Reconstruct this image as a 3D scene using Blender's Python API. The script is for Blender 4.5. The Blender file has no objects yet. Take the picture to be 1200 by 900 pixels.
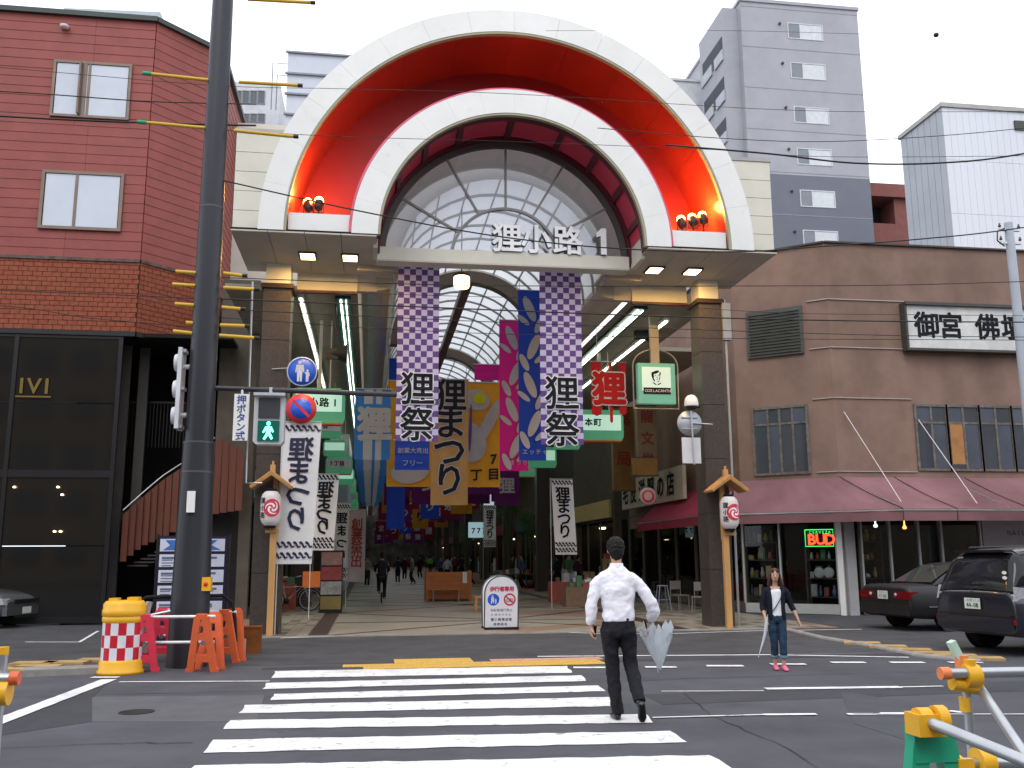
import bpy, math, random
from mathutils import Vector, Matrix
R = math.radians
rnd = random.Random(7)
SC = bpy.context.scene
COL = SC.collection

# ---------------------------------------------------------------- camera
FPX, YAW, PITCH, ROLL, EYE = 1110.0, R(8.5), R(10.3), R(0.3), 1.6
_f = Vector((math.sin(YAW)*math.cos(PITCH), math.cos(YAW)*math.cos(PITCH), math.sin(PITCH)))
_r = Vector((math.cos(YAW), -math.sin(YAW), 0)); _u = _r.cross(_f)
_r2 = _r*math.cos(ROLL) - _u*math.sin(ROLL); _u2 = _u*math.cos(ROLL) + _r*math.sin(ROLL)
CAM = Vector((0, 0, EYE))
cd = bpy.data.cameras.new('camera'); cam = bpy.data.objects.new('camera', cd); COL.objects.link(cam)
cd.sensor_width = 36; cd.lens = FPX/1200*36; cd.clip_start = .05; cd.clip_end = 3000
cam.matrix_world = Matrix(((_r2.x, _u2.x, -_f.x, 0), (_r2.y, _u2.y, -_f.y, 0), (_r2.z, _u2.z, -_f.z, EYE), (0, 0, 0, 1)))
SC.camera = cam

# ---------------------------------------------------------------- sky, sun, exposure (bright overcast)
W = bpy.data.worlds.new('World'); SC.world = W; W.use_nodes = True
nt = W.node_tree; nt.nodes.clear()
sky = nt.nodes.new('ShaderNodeTexSky'); sky.sky_type = 'NISHITA'; sky.sun_disc = False
sky.sun_elevation = R(52); sky.sun_rotation = R(200); sky.dust_density = 4; sky.air_density = 1
cl = nt.nodes.new('ShaderNodeTexNoise'); cl.inputs['Scale'].default_value = 1.6; cl.inputs['Detail'].default_value = 5
ramp = nt.nodes.new('ShaderNodeValToRGB')
ramp.color_ramp.elements[0].position = .3; ramp.color_ramp.elements[0].color = (.84, .88, .96, 1)
ramp.color_ramp.elements[1].position = .7; ramp.color_ramp.elements[1].color = (.97, .99, 1.04, 1)
tc = nt.nodes.new('ShaderNodeTexCoord')
nt.links.new(tc.outputs['Generated'], cl.inputs['Vector']); nt.links.new(cl.outputs['Fac'], ramp.inputs['Fac'])
sc_ = nt.nodes.new('ShaderNodeVectorMath'); sc_.operation = 'SCALE'; sc_.inputs['Scale'].default_value = 10.5
nt.links.new(ramp.outputs['Color'], sc_.inputs[0])
mx = nt.nodes.new('ShaderNodeMix'); mx.data_type = 'RGBA'; mx.inputs['Factor'].default_value = .9
nt.links.new(sky.outputs['Color'], mx.inputs[6]); nt.links.new(sc_.outputs['Vector'], mx.inputs[7])
bg = nt.nodes.new('ShaderNodeBackground'); bg.inputs['Strength'].default_value = .147
nt.links.new(mx.outputs[2], bg.inputs['Color'])
wo = nt.nodes.new('ShaderNodeOutputWorld'); nt.links.new(bg.outputs['Background'], wo.inputs['Surface'])
sl = bpy.data.lights.new('sun', 'SUN'); sun = bpy.data.objects.new('sun', sl); COL.objects.link(sun)
sl.energy = .8; sl.angle = R(25); sl.color = (1, .97, .93)
sun.rotation_euler = (R(38), 0, R(-20))
SC.view_settings.view_transform = 'Standard'; SC.view_settings.look = 'None'
SC.view_settings.exposure = .25; SC.view_settings.gamma = 1; SC.view_settings.use_curve_mapping = False
SC.cycles.max_bounces = 7; SC.cycles.diffuse_bounces = 3; SC.cycles.glossy_bounces = 3
SC.cycles.transparent_max_bounces = 12; SC.cycles.transmission_bounces = 4
SC.cycles.use_denoising = True; SC.cycles.sample_clamp_indirect = 4

# ---------------------------------------------------------------- helpers: surveying
def ray(px, py): return _f + _r2*((px-600)/FPX) + _u2*((450-py)/FPX)
def G(px, py, z=0.0):
    d = ray(px, py); return CAM + d*((z-EYE)/d.z)
def PY(px, py, y):
    d = ray(px, py); return CAM + d*(y/d.y)
def PX(px, py, x):
    d = ray(px, py); return CAM + d*(x/d.x)

# ---------------------------------------------------------------- helpers: materials
MATS = {}
def M(name, col, rough=.6, metal=0, var=.12, scale=2.0, bump=0, bscale=60, emit=0, ecol=None, trans=0, ior=1.45, stain=0, streak=False, coat=0, spec=None, trl=0):
    if name in MATS: return MATS[name]
    m = bpy.data.materials.new(name); m.use_nodes = True; MATS[name] = m
    t = m.node_tree; b = t.nodes['Principled BSDF']; L = t.links
    b.inputs['Roughness'].default_value = rough; b.inputs['Metallic'].default_value = metal
    b.inputs['IOR'].default_value = ior
    if coat: b.inputs['Coat Weight'].default_value = coat; b.inputs['Coat Roughness'].default_value = .05
    if spec is None and rough >= .69 and not metal: spec = .18
    if spec is not None: b.inputs['Specular IOR Level'].default_value = spec
    c = (*col, 1)
    b.inputs['Base Color'].default_value = c
    co = t.nodes.new('ShaderNodeTexCoord')
    if var > 0:
        n = t.nodes.new('ShaderNodeTexNoise'); n.inputs['Scale'].default_value = scale; n.inputs['Detail'].default_value = 6
        n.inputs['Roughness'].default_value = .62
        if streak:
            mp = t.nodes.new('ShaderNodeMapping'); mp.inputs['Scale'].default_value = (1, 1, .12)
            L.new(co.outputs['Object'], mp.inputs['Vector']); L.new(mp.outputs['Vector'], n.inputs['Vector'])
        else: L.new(co.outputs['Object'], n.inputs['Vector'])
        r = t.nodes.new('ShaderNodeMix'); r.data_type = 'RGBA'
        mr = t.nodes.new('ShaderNodeMapRange'); mr.inputs['From Min'].default_value = .3; mr.inputs['From Max'].default_value = .7
        L.new(n.outputs['Fac'], mr.inputs['Value']); L.new(mr.outputs['Result'], r.inputs['Factor'])
        r.inputs[6].default_value = (*[x*(1-var) for x in col], 1); r.inputs[7].default_value = (*[min(1, x*(1+var)) for x in col], 1)
        out = r.outputs[2]
        if stain > 0:
            n2 = t.nodes.new('ShaderNodeTexNoise'); n2.inputs['Scale'].default_value = scale*.35; n2.inputs['Detail'].default_value = 8
            mp2 = t.nodes.new('ShaderNodeMapping'); mp2.inputs['Scale'].default_value = (1, 1, .25); mp2.inputs['Location'].default_value = (5, 3, 1)
            L.new(co.outputs['Object'], mp2.inputs['Vector']); L.new(mp2.outputs['Vector'], n2.inputs['Vector'])
            m2 = t.nodes.new('ShaderNodeMapRange'); m2.inputs['From Min'].default_value = .45; m2.inputs['From Max'].default_value = .75
            m2.inputs['To Max'].default_value = stain
            L.new(n2.outputs['Fac'], m2.inputs['Value'])
            r2 = t.nodes.new('ShaderNodeMix'); r2.data_type = 'RGBA'; r2.inputs[7].default_value = (*[x*.35 for x in col], 1)
            L.new(m2.outputs['Result'], r2.inputs['Factor']); L.new(out, r2.inputs[6]); out = r2.outputs[2]
        L.new(out, b.inputs['Base Color'])
    if bump > 0:
        n3 = t.nodes.new('ShaderNodeTexNoise'); n3.inputs['Scale'].default_value = bscale; n3.inputs['Detail'].default_value = 4
        L.new(co.outputs['Object'], n3.inputs['Vector'])
        bp = t.nodes.new('ShaderNodeBump'); bp.inputs['Strength'].default_value = bump; bp.inputs['Distance'].default_value = .01
        L.new(n3.outputs['Fac'], bp.inputs['Height']); L.new(bp.outputs['Normal'], b.inputs['Normal'])
    if emit:
        b.inputs['Emission Color'].default_value = (*(ecol or col), 1); b.inputs['Emission Strength'].default_value = emit
    if trans: b.inputs['Transmission Weight'].default_value = trans
    if trl:
        tr = t.nodes.new('ShaderNodeBsdfTranslucent'); tr.inputs['Color'].default_value = c
        ms = t.nodes.new('ShaderNodeMixShader'); ms.inputs[0].default_value = trl
        o = t.nodes['Material Output']
        L.new(b.outputs[0], ms.inputs[1]); L.new(tr.outputs[0], ms.inputs[2]); L.new(ms.outputs[0], o.inputs['Surface'])
    return m

def glass_thin(name, tint=(.9, .95, .95), refl=.12, rough=.02, dark=0.0):
    if name in MATS: return MATS[name]
    m = bpy.data.materials.new(name); m.use_nodes = True; MATS[name] = m
    t = m.node_tree; t.nodes.remove(t.nodes['Principled BSDF']); o = t.nodes['Material Output']
    tr = t.nodes.new('ShaderNodeBsdfTransparent'); tr.inputs[0].default_value = (*tint, 1)
    gl = t.nodes.new('ShaderNodeBsdfGlossy'); gl.inputs['Roughness'].default_value = rough
    fr = t.nodes.new('ShaderNodeFresnel'); fr.inputs['IOR'].default_value = 1.5
    ad = t.nodes.new('ShaderNodeMath'); ad.operation = 'ADD'; ad.inputs[1].default_value = refl
    mm = t.nodes.new('ShaderNodeMixShader')
    t.links.new(fr.outputs[0], ad.inputs[0]); t.links.new(ad.outputs[0], mm.inputs[0])
    t.links.new(tr.outputs[0], mm.inputs[1]); t.links.new(gl.outputs[0], mm.inputs[2]); t.links.new(mm.outputs[0], o.inputs['Surface'])
    return m

# ---------------------------------------------------------------- helpers: meshes
GLY = {}
def glyph(ch, bold):
    k = (ch, bold)
    if k not in GLY:
        c = bpy.data.curves.new('g', 'FONT'); c.body = ch; c.resolution_u = 2; c.offset = bold
        c.align_x = 'CENTER'
        o = bpy.data.objects.new('g', c); COL.objects.link(o)
        dg = bpy.context.evaluated_depsgraph_get(); me = bpy.data.meshes.new_from_object(o.evaluated_get(dg))
        GLY[k] = ([v.co.copy() for v in me.vertices], [tuple(p.vertices) for p in me.polygons])
        bpy.data.objects.remove(o); bpy.data.curves.remove(c); bpy.data.meshes.remove(me)
    return GLY[k]

class MB:
    def __init__(s): s.v = []; s.f = []; s.m = []; s.sm = []
    def add(s, vs, fs, mi=0, sm=False):
        n = len(s.v); s.v += [tuple(x) for x in vs]
        for f in fs: s.f.append(tuple(n+i for i in f)); s.m.append(mi); s.sm.append(sm)
    def box(s, x0, y0, z0, x1, y1, z1, mi=0):
        if x0 > x1: x0, x1 = x1, x0
        if y0 > y1: y0, y1 = y1, y0
        if z0 > z1: z0, z1 = z1, z0
        s.add([(x0,y0,z0),(x1,y0,z0),(x1,y1,z0),(x0,y1,z0),(x0,y0,z1),(x1,y0,z1),(x1,y1,z1),(x0,y1,z1)],
              [(3,2,1,0),(4,5,6,7),(0,1,5,4),(1,2,6,5),(2,3,7,6),(3,0,4,7)], mi); return s
    def obox(s, c, sz, rz=0, mi=0, rx=0, ry=0):
        h = [x/2 for x in sz]; m = Matrix.Rotation(rz,3,'Z') @ Matrix.Rotation(ry,3,'Y') @ Matrix.Rotation(rx,3,'X'); c = Vector(c)
        p = [c + m @ Vector((a*h[0], b*h[1], d*h[2])) for d in (-1,1) for a,b in ((-1,-1),(1,-1),(1,1),(-1,1))]
        s.add(p, [(3,2,1,0),(4,5,6,7),(0,1,5,4),(1,2,6,5),(2,3,7,6),(3,0,4,7)], mi); return s
    def beam(s, a, b, w, h, mi=0, up=(0,0,1)):
        a = Vector(a); b = Vector(b); d = (b-a).normalized(); u = Vector(up)
        if abs(d.dot(u)) > .98: u = Vector((0,1,0))
        r = d.cross(u).normalized(); u = r.cross(d)
        p = [q + r*(i*w/2) + u*(j*h/2) for q in (a,b) for i,j in ((-1,-1),(1,-1),(1,1),(-1,1))]
        s.add(p, [(3,2,1,0),(4,5,6,7),(0,1,5,4),(1,2,6,5),(2,3,7,6),(3,0,4,7)], mi); return s
    def tube(s, pts, r, n=10, mi=0, cap=True, rr=None):
        pts = [Vector(p) for p in pts]; rings = []; u = None
        for i, p in enumerate(pts):
            d = (pts[min(i+1,len(pts)-1)] - pts[max(i-1,0)]).normalized()
            if u is None:
                u = Vector((0,0,1)) if abs(d.z) < .9 else Vector((1,0,0))
            u = (u - d*u.dot(d)).normalized(); w = d.cross(u)
            q = rr[i] if rr else r
            if isinstance(q, (int, float)): q = (q, q)
            rings.append([p + (u*(math.cos(2*math.pi*k/n)*q[0]) + w*(math.sin(2*math.pi*k/n)*q[1])) for k in range(n)])
        s.loft(rings, mi, cap); return s
    def loft(s, rings, mi=0, cap=True, sm=True):
        n = len(rings[0]); vs = [p for g in rings for p in g]; fs = []
        for i in range(len(rings)-1):
            for k in range(n):
                a = i*n+k; b = i*n+(k+1)%n; fs.append((a, b, b+n, a+n))
        s.add(vs, fs, mi, sm)
        if cap:
            s.add(rings[0], [tuple(range(n-1,-1,-1))], mi); s.add(rings[-1], [tuple(range(n))], mi)
        return s
    def lathe(s, prof, c=(0,0,0), n=24, mi=0, axis='Z'):
        rings = []
        for r, z in prof:
            g = []
            for k in range(n):
                a = 2*math.pi*k/n; x, y = r*math.cos(a), r*math.sin(a)
                g.append((c[0]+x, c[1]+y, c[2]+z) if axis == 'Z' else ((c[0]+x, c[1]+z, c[2]+y) if axis == 'Y' else (c[0]+z, c[1]+x, c[2]+y)))
            rings.append(g)
        if prof[0][0] == prof[-1][0] and prof[0][0] > 0 and len(prof) > 3: return s.loft(rings+[rings[0]], mi, False)
        return s.loft(rings, mi)
    def prism(s, poly, a, b, plane='XZ', mi=0):
        # poly of 2-D points, extruded from a to b along the missing axis
        def P(p, t): return (p[0], t, p[1]) if plane == 'XZ' else ((p[0], p[1], t) if plane == 'XY' else (t, p[0], p[1]))
        n = len(poly); vs = [P(p, a) for p in poly] + [P(p, b) for p in poly]
        fs = [tuple(range(n)), tuple(range(2*n-1, n-1, -1))] + [(i, i+n, (i+1)%n+n, (i+1)%n) for i in range(n)]
        s.add(vs, fs, mi); return s
    def arc(s, cx, cz, r0, r1, y0, y1, a0=0, a1=180, n=32, mi=0, sm=True):
        # annular segment, between radii r0 r1 and depths y0 y1
        rings = []
        for i in range(n+1):
            a = R(a0+(a1-a0)*i/n); c, q = math.cos(a), math.sin(a)
            rings.append([(cx+r0*c, y0, cz+r0*q), (cx+r1*c, y0, cz+r1*q), (cx+r1*c, y1, cz+r1*q), (cx+r0*c, y1, cz+r0*q)])
        k = len(s.f); s.loft(rings, mi, True, False); return s
    def sheet(s, fn, nu, nv, mi=0, sm=True, mifn=None):
        n = len(s.v)
        for j in range(nv+1):
            for i in range(nu+1): s.v.append(tuple(fn(i/nu, j/nv)))
        for j in range(nv):
            for i in range(nu):
                a = n + j*(nu+1)+i; s.f.append((a, a+1, a+nu+2, a+nu+1)); s.m.append(mifn(i,j) if mifn else mi); s.sm.append(sm)
        return s
    def glyphs(s, txt, o, ux, uy, size, mi=0, bold=0.0, step=None, vertical=False, lift=None, warp=None):
        # flat lettering: o = centre of the first character's baseline cell
        o = Vector(o); ux = Vector(ux); uy = Vector(uy); step = step or size*1.02
        nr = lift if lift is not None else Vector((0,0,0))
        for i, ch in enumerate(txt):
            if ch == ' ': continue
            vs, fs = glyph(ch, 0)
            base0 = o + (-uy*(i*step) if vertical else ux*(i*step)) + Vector(nr)
            nn = ux.cross(uy).normalized()*.00035
            K = [(0,0)] if bold <= 0 else [(0,0)]+[(math.cos(a*math.pi/4), math.sin(a*math.pi/4)) for a in range(8)]
            for q, (kx_, ky_) in enumerate(K):
                base = base0 + nn*q; out = []
                for v in vs:
                    p = base + ux*((v.x+kx_*bold)*size) + uy*((v.y-.35+ky_*bold)*size)
                    if warp: p = warp(p)
                    out.append(p)
                s.add(out, fs, mi)
        return s
    def build(s, name, mats, parent=None, loc=None, kind=None, rz=0, label=None):
        me = bpy.data.meshes.new(name); me.from_pydata(s.v, [], s.f)
        if not isinstance(mats, (list, tuple)): mats = [mats]
        for m in mats: me.materials.append(m)
        me.polygons.foreach_set('material_index', s.m); me.polygons.foreach_set('use_smooth', s.sm)
        me.update()
        o = bpy.data.objects.new(name, me); COL.objects.link(o)
        if parent: o.parent = parent
        if loc is not None: o.location = loc
        if rz: o.rotation_euler.z = rz
        if kind: o['kind'] = kind
        if label: o['label'] = label
        return o
def thing(name, label, cat, loc=(0,0,0), rz=0, group=None):
    o = bpy.data.objects.new(name, None); COL.objects.link(o); o.location = loc; o.rotation_euler.z = rz; o.empty_display_size = .2
    o['label'] = label; o['category'] = cat
    if group: o['group'] = group
    return o
def tag(o, label, cat, group=None):
    o['label'] = label; o['category'] = cat
    if group: o['group'] = group
    return o
def struct(name, mb, mats): return mb.build(name, mats, kind='structure')
def inst(o, parent=None, loc=None, rz=None, name=None, scale=None):
    c = o.copy(); COL.objects.link(c)
    if parent is not None: c.parent = parent
    if loc is not None: c.location = loc
    if rz is not None: c.rotation_euler.z = rz
    if scale is not None: c.scale = scale
    return c
def dup(root, loc, rz=None, label=None, scale=None):
    c = root.copy(); COL.objects.link(c); c.location = loc
    if rz is not None: c.rotation_euler.z = rz
    if scale is not None: c.scale = scale
    if label: c['label'] = label
    for ch in list(root.children):
        d = ch.copy(); COL.objects.link(d); d.parent = c
        for g in list(ch.children):
            e = g.copy(); COL.objects.link(e); e.parent = d
    return c

# ---------------------------------------------------------------- materials
asphalt = M('asphalt', (.092,.094,.108), .82, var=.16, scale=1.3, bump=.6, bscale=140, stain=.35)
asphalt_dark = M('asphalt patch', (.062,.064,.072), .8, var=.15, scale=2, bump=.6, bscale=140)
asphalt_walk = M('pavement asphalt', (.075,.076,.083), .8, var=.22, scale=1.6, bump=.6, bscale=120, stain=.3)
paint = M('road paint', (.80,.80,.81), .55, var=.07, scale=6, bump=.3, bscale=90, stain=.12)
white = M('white enamel', (.80,.80,.78), .35, var=.05, scale=1.2, stain=.12)
cream = M('cream cladding', (.66,.64,.55), .5, var=.06, scale=1.5, stain=.15)
beige = M('beige soffit', (.50,.46,.39), .55, var=.08, scale=2)
red = M('red barrel paint', (.36,.026,.016), .42, var=.1, scale=1.5)
redwall = M('crimson back wall', (.27,.016,.020), .42, var=.1, scale=1.5)
pinkg = M('pink translucent panel', (.92,.15,.25), .35, var=.06, trl=.6)
pinktrim = M('pink trim', (.62,.12,.20), .4)
dkred = M('dark red rib', (.10,.012,.02), .5)
stone = M('brown granite', (.058,.047,.042), .38, var=.3, scale=25)
metal = M('galvanised metal', (.5,.52,.54), .38, .85, var=.15, scale=4)
steel = M('brushed steel', (.74,.69,.58), .32, .75, var=.08, scale=3)
black = M('black paint', (.012,.012,.013), .45, var=.2)
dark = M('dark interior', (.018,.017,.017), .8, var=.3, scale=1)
rubber = M('rubber', (.015,.015,.016), .75)
wood = M('light timber', (.55,.30,.11), .55, var=.2, scale=4, streak=True)
woodred = M('red-brown timber', (.13,.038,.022), .6, var=.2, scale=5, streak=True)
purple = M('purple print', (.15,.08,.27), .8, trl=.25, var=.06)
lilac = M('pale lilac cloth', (.64,.58,.78), .8, trl=.3, var=.05)
clothw = M('white cloth', (.82,.82,.84), .8, trl=.2, var=.04)
ink = M('black ink', (.012,.012,.018), .75)
whiteprint = M('white print', (.8,.8,.8), .7)
yellow = M('yellow plastic', (.80,.42,.02), .4, var=.08)
orange_pl = M('orange plastic', (.70,.13,.045), .42, var=.12, scale=5)
pink_pl = M('pink-red plastic', (.74,.05,.09), .42, var=.12, scale=5)
redp = M('red print', (.7,.02,.03), .5)
bluep = M('blue print', (.02,.09,.55), .5)
glassd = M('window glass dark', (.012,.013,.016), .08, var=0, spec=.4)
glasst = glass_thin('clear glass', (.82,.88,.88), .06)
lampw = M('warm lamp', (1,.82,.45), emit=9, ecol=(1,.70,.30), var=0)
lampo = M('floodlight lens', (1,.5,.15), emit=30, ecol=(1,.42,.08), var=0)
tubew = M('fluorescent tube', (1,1,1), emit=4, ecol=(.90,1,.80), var=0)
alum = M('window aluminium', (.34,.33,.31), .45, .5, var=.12)

def wear(m, col2, lo=.60, hi=.68, scale=9, amt=.75):
    t=m.node_tree; b=t.nodes['Principled BSDF']; l=b.inputs['Base Color'].links[0]; src=l.from_socket
    co=t.nodes.new('ShaderNodeTexCoord'); n=t.nodes.new('ShaderNodeTexNoise'); n.inputs['Scale'].default_value=scale; n.inputs['Detail'].default_value=9; n.inputs['Roughness'].default_value=.72
    t.links.new(co.outputs['Object'],n.inputs['Vector']); r=t.nodes.new('ShaderNodeMapRange'); r.inputs['From Min'].default_value=lo; r.inputs['From Max'].default_value=hi; r.inputs['To Max'].default_value=amt
    t.links.new(n.outputs['Fac'],r.inputs['Value']); x=t.nodes.new('ShaderNodeMix'); x.data_type='RGBA'; t.links.new(r.outputs['Result'],x.inputs['Factor']); t.links.new(src,x.inputs[6]); x.inputs[7].default_value=(*col2,1); t.links.new(x.outputs[2],b.inputs['Base Color'])
wear(paint,(.13,.13,.14),.555,.66,6,.75); wear(paint,(.30,.30,.31),.52,.70,1.1,.45)
for a_ in (asphalt,asphalt_walk,asphalt_dark): wear(a_,(.16,.16,.17),.60,.72,85,.5)
wear(asphalt,(.03,.03,.034),.60,.75,.7,.6); wear(asphalt_walk,(.028,.028,.03),.58,.75,.9,.6)
wear(orange_pl,(.30,.10,.05),.56,.70,14,.5); wear(pink_pl,(.30,.06,.07),.56,.70,14,.5); wear(yellow,(.35,.22,.08),.58,.72,12,.5)
wear(white,(.45,.44,.40),.60,.80,2.2,.35)
# ================================================================ GROUND
def flat(name, pts, z, m, kind='structure', th=.02):
    b = MB(); b.prism([(p[0], p[1]) for p in pts], z-th, z, 'XY'); return b.build(name, m, kind=kind)
g = MB(); g.box(-400, -300, -.3, 400, 600, 0); struct('road', g, asphalt)
# pavement in front of the arcade and the buildings, laid 4 mm proud of the carriageway
flat('pavement', [(-60,16.1),(-3.9,15.3),(-1.2,15.15),(4.5,15.35),(60,15.6),(60,26.5),(-60,26.5)], .004, asphalt_walk)
# repaired strips of asphalt on the carriageway
flat('road_patch', [G(108,817).xy,G(310,815).xy,G(300,846).xy,G(108,846).xy], .0035, M('asphalt patch light',(.115,.116,.125),.85,var=.12,scale=3,bump=.5,bscale=140))
flat('road_patch', [G(-150,884).xy,G(0,862).xy,G(108,846).xy,G(108,818).xy,G(124,802).xy,G(0,852).xy], .0035, asphalt_dark)
flat('road_patch', [(3.2,10.4),(14,11.0),(14,11.75),(3.2,11.2)], .0033, asphalt_dark)
flat('road_patch', [(-1.5,14.55),(4.2,14.6),(14,14.6),(14,15.0),(4.2,14.95),(-1.5,14.85)], .0037, asphalt_dark)
flat('road_patch', [G(985,810).xy,G(1120,832).xy,G(1165,900).xy,G(1000,848).xy], .0035, M('asphalt patch mid',(.08,.083,.095),.85,var=.12,scale=3,bump=.5,bscale=140))
# zebra crossing, bar by bar, with slightly worn ragged edges
ZB = [((322,787),(665,781),(670,789),(318,795)), ((312,801),(681,792),(687,798.5),(308,808)), ((321,814),(701,804),(709,810.5),(317,821)),
      ((287,827),(720,817.5),(728,828),(280,836.5)), ((271,845),(757,837.5),(765,847.5),(262,855)), ((250,868),(785,857.5),(805,870.5),(239,883)), ((228,898),(832,886),(862,905),(212,918))]
def worn(pts, z, name, ragged=.020, label=None):
    P = [Vector((p[0],p[1])) for p in pts]; out = []
    for i in range(len(P)):
        a, b = P[i], P[(i+1)%len(P)]; n = max(1, int((b-a).length/.16))
        for k in range(n):
            q = a.lerp(b, k/n); j = ragged if k else ragged*.3
            out.append((q.x+rnd.uniform(-j,j), q.y+rnd.uniform(-j,j)))
    return flat(name, out, z, paint, th=.003)
for q in ZB: worn([G(*p) for p in q], .0085, 'crossing_bar')
for k in range(3): worn([(-1.35,6.55-k*.98),(3.0,6.7-k*.98),(3.0,7.15-k*.98),(-1.35,7.0-k*.98)], .0085, 'crossing_bar')
def line(pa, pb, w, z=.0125, name='painted_line', rag=.006):
    a = Vector(pa[:2]); b = Vector(pb[:2]); d = (b-a).normalized(); n = Vector((-d.y,d.x))*w/2
    worn([a-n, b-n, b+n, a+n], z, name, rag)
line(G(0,846), G(128,797), .20); line(G(-300,960), G(0,846), .20); line(G(108,794.5), G(139,794.5), .12)
line(G(140,800), G(316,799), .05); line(G(30,753), G(93,753), .06); line(G(93,753), G(115,740), .06)
line(G(630,770), G(900,768), .09); line(G(900,768), G(1065,771), .09)
for a,b in (((672,783),(715,783)),((756,782.5),(793,782.5)),((828,781),(871,781)),((903,779),(944,779)),((974,777),(1014,777)),((1043,777),(1083,777)),((1112,777),(1150,777))): line(G(*a), G(*b), .17)
line(G(897,808), G(1055,806), .15); line(G(1055,806), G(1105,805), .06)
for a,b in (((895,838.5),(957,838)),((993,838),(1025,838)),((1032,837),(1063,837)),((1112,834),(1128,836))): line(G(*a), G(*b), .085)
line(G(775,811), G(895,810.5), .03); line(G(765,842), G(895,838.5), .04)
line(G(1000,838), G(1300,838), .03)
wl = [(-1.72,20.02),(-1.2,20.12),(0,20.2),(2.1,20.42)]
for a,b in zip(wl, wl[1:]): line((a[0],a[1],0),(b[0],b[1],0), .07, .014)
for a,b in ((PX(600,739,0) and G(605,740),G(700,743)),(G(700,743),G(790,743)),(G(790,743),G(880,740)),(G(880,740),G(1010,738))): line(a, b, .06, .014)
line(G(545,737), G(566,737), .1, .019)
# tactile paving: yellow blocks, with a pinkish run beside them
tb = M('yellow tactile block', (.62,.40,.10), .75, var=.18, scale=5); tb2 = M('salmon paving block', (.60,.33,.24), .75, var=.15, scale=5); tb3 = M('ochre kerb block', (.42,.29,.13), .75, var=.22, scale=6)
tp = MB(); tp.box(0,0,0,.298,.298,.008)
for i in range(4):
    for j in range(2): tp.box(.03+i*.068,.04+j*.13,.008,.075+i*.068,.13+j*.13,.012)
tile0 = None
cells = []
for i in range(13): cells.append((-.35+i*.3, 14.62, 0))
for i in range(12): cells.append((-.0+i*.3-.05, 14.30, 0))
for i in range(4):
    for j in range(2): cells.append((.42+i*.3, 14.94+j*.3, 0))
pm = MB(); pm.v, pm.f, pm.m, pm.sm = list(tp.v), list(tp.f), list(tp.m), list(tp.sm)
base = thing('tactile_paving', 'strip of yellow dotted blocks set in the asphalt at the head of the zebra crossing', 'tactile paving', (0,0,0))
for k,(x,y,_) in enumerate(cells):
    if tile0 is None: tile0 = tp.build('block', tb, base, (x, y, .006)); continue
    inst(tile0, base, (x, y, .006))
b2 = tp.build('salmon_block', tb2, base, (1.95,14.95,.006)); 
for i in range(5): inst(b2, base, (2.15+i*.3, 14.93, .0075))
b2.location = (1.9,14.95,.0065)
# ochre kerb blocks at either side
for side, pts in (('l', [(8,786),(45,783),(78,778),(116,775),(40,779)]), ('r', [(1010,755),(1040,759),(1068,763),(1095,767),(1120,770),(1150,773)])):
    for p in pts:
        q = G(*p); b = MB(); b.obox((0,0,.02),(.62,.36,.04), R(-4 if side=='l' else -24)); b.build('kerb_block', tb3, None, (q.x,q.y,0), kind='structure')
kb = MB(); kb.prism([G(30,789).xy, G(130,786).xy, G(118,790).xy, G(20,794).xy], 0, .09,'XY')
struct('kerb', kb, M('kerb concrete',(.28,.27,.26),.8,var=.2,scale=5))
cv = [G(920,738),G(965,749),G(1020,758),G(1080,770),G(1150,777)]
kb = MB(); kb.tube([(p.x,p.y,.0) for p in cv], .06, 6); struct('kerb', kb, MATS['kerb concrete'])
crk = M('crack filler',(.02,.02,.022),.7)
for pts in ([(-6,12.2),(-3.5,12.35),(-1.6,12.3),(1,12.45),(3.4,12.4),(6,12.55),(11,12.5)],[(3.3,6.2),(3.5,8.1),(3.45,9.6),(3.7,11.2)],[(-5.5,9.1),(-3.8,9.0),(-2.2,9.15),(-1.5,9.05)],[(5.6,7.4),(7.2,8.2),(8.0,9.4),(10.5,10.2)],[(-1.6,16.9),(1,17.0),(4,16.8),(8,17.1)]):
    f = []
    for (x0,y0),(x1,y1) in zip(pts,pts[1:]):
        for k in range(7): f.append((x0+(x1-x0)*k/7+rnd.uniform(-.02,.02), y0+(y1-y0)*k/7+rnd.uniform(-.035,.035)))
    f.append(pts[-1]); up = [(x+rnd.uniform(.004,.014),y+rnd.uniform(.006,.02)) for x,y in f]
    b = MB()
    for k in range(len(f)-1): b.add([(*f[k],.0078),(*f[k+1],.0078),(*up[k+1],.0078),(*up[k],.0078)],[(0,1,2,3)])
    b.build('road_crack', crk, kind='structure')
# manhole
q = G(160,835); b = MB(); b.lathe([(.0,.0),(.18,.0),(.18,.006),(.16,.006),(.16,.003),(0,.003)],(0,0,.004),28)
b.build('manhole_cover', M('cast iron',(.03,.03,.032),.6,.4,var=.3,scale=20,bump=.8,bscale=60), None, (q.x,q.y,0), kind='structure')
# ------------------------------------------------ arcade floor
fl = M('pale floor tile', (.34,.31,.255), .38, var=.14, scale=1.6, stain=.25)
fl_red = M('reddish floor tile', (.30,.19,.14), .42, var=.15, scale=2, stain=.2)
fl_dk = M('dark floor band', (.055,.040,.036), .42, var=.2, scale=3)
b = MB(); b.box(-3.3,20.28,-.02,10.3,160,.016); struct('arcade_floor', b, fl_red)
b = MB(); b.box(-3.3,20.12,0,8.6,20.28,.03); struct('kerb_edging', b, M('pale kerb stone',(.30,.29,.26),.7,var=.15,scale=4))
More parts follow.
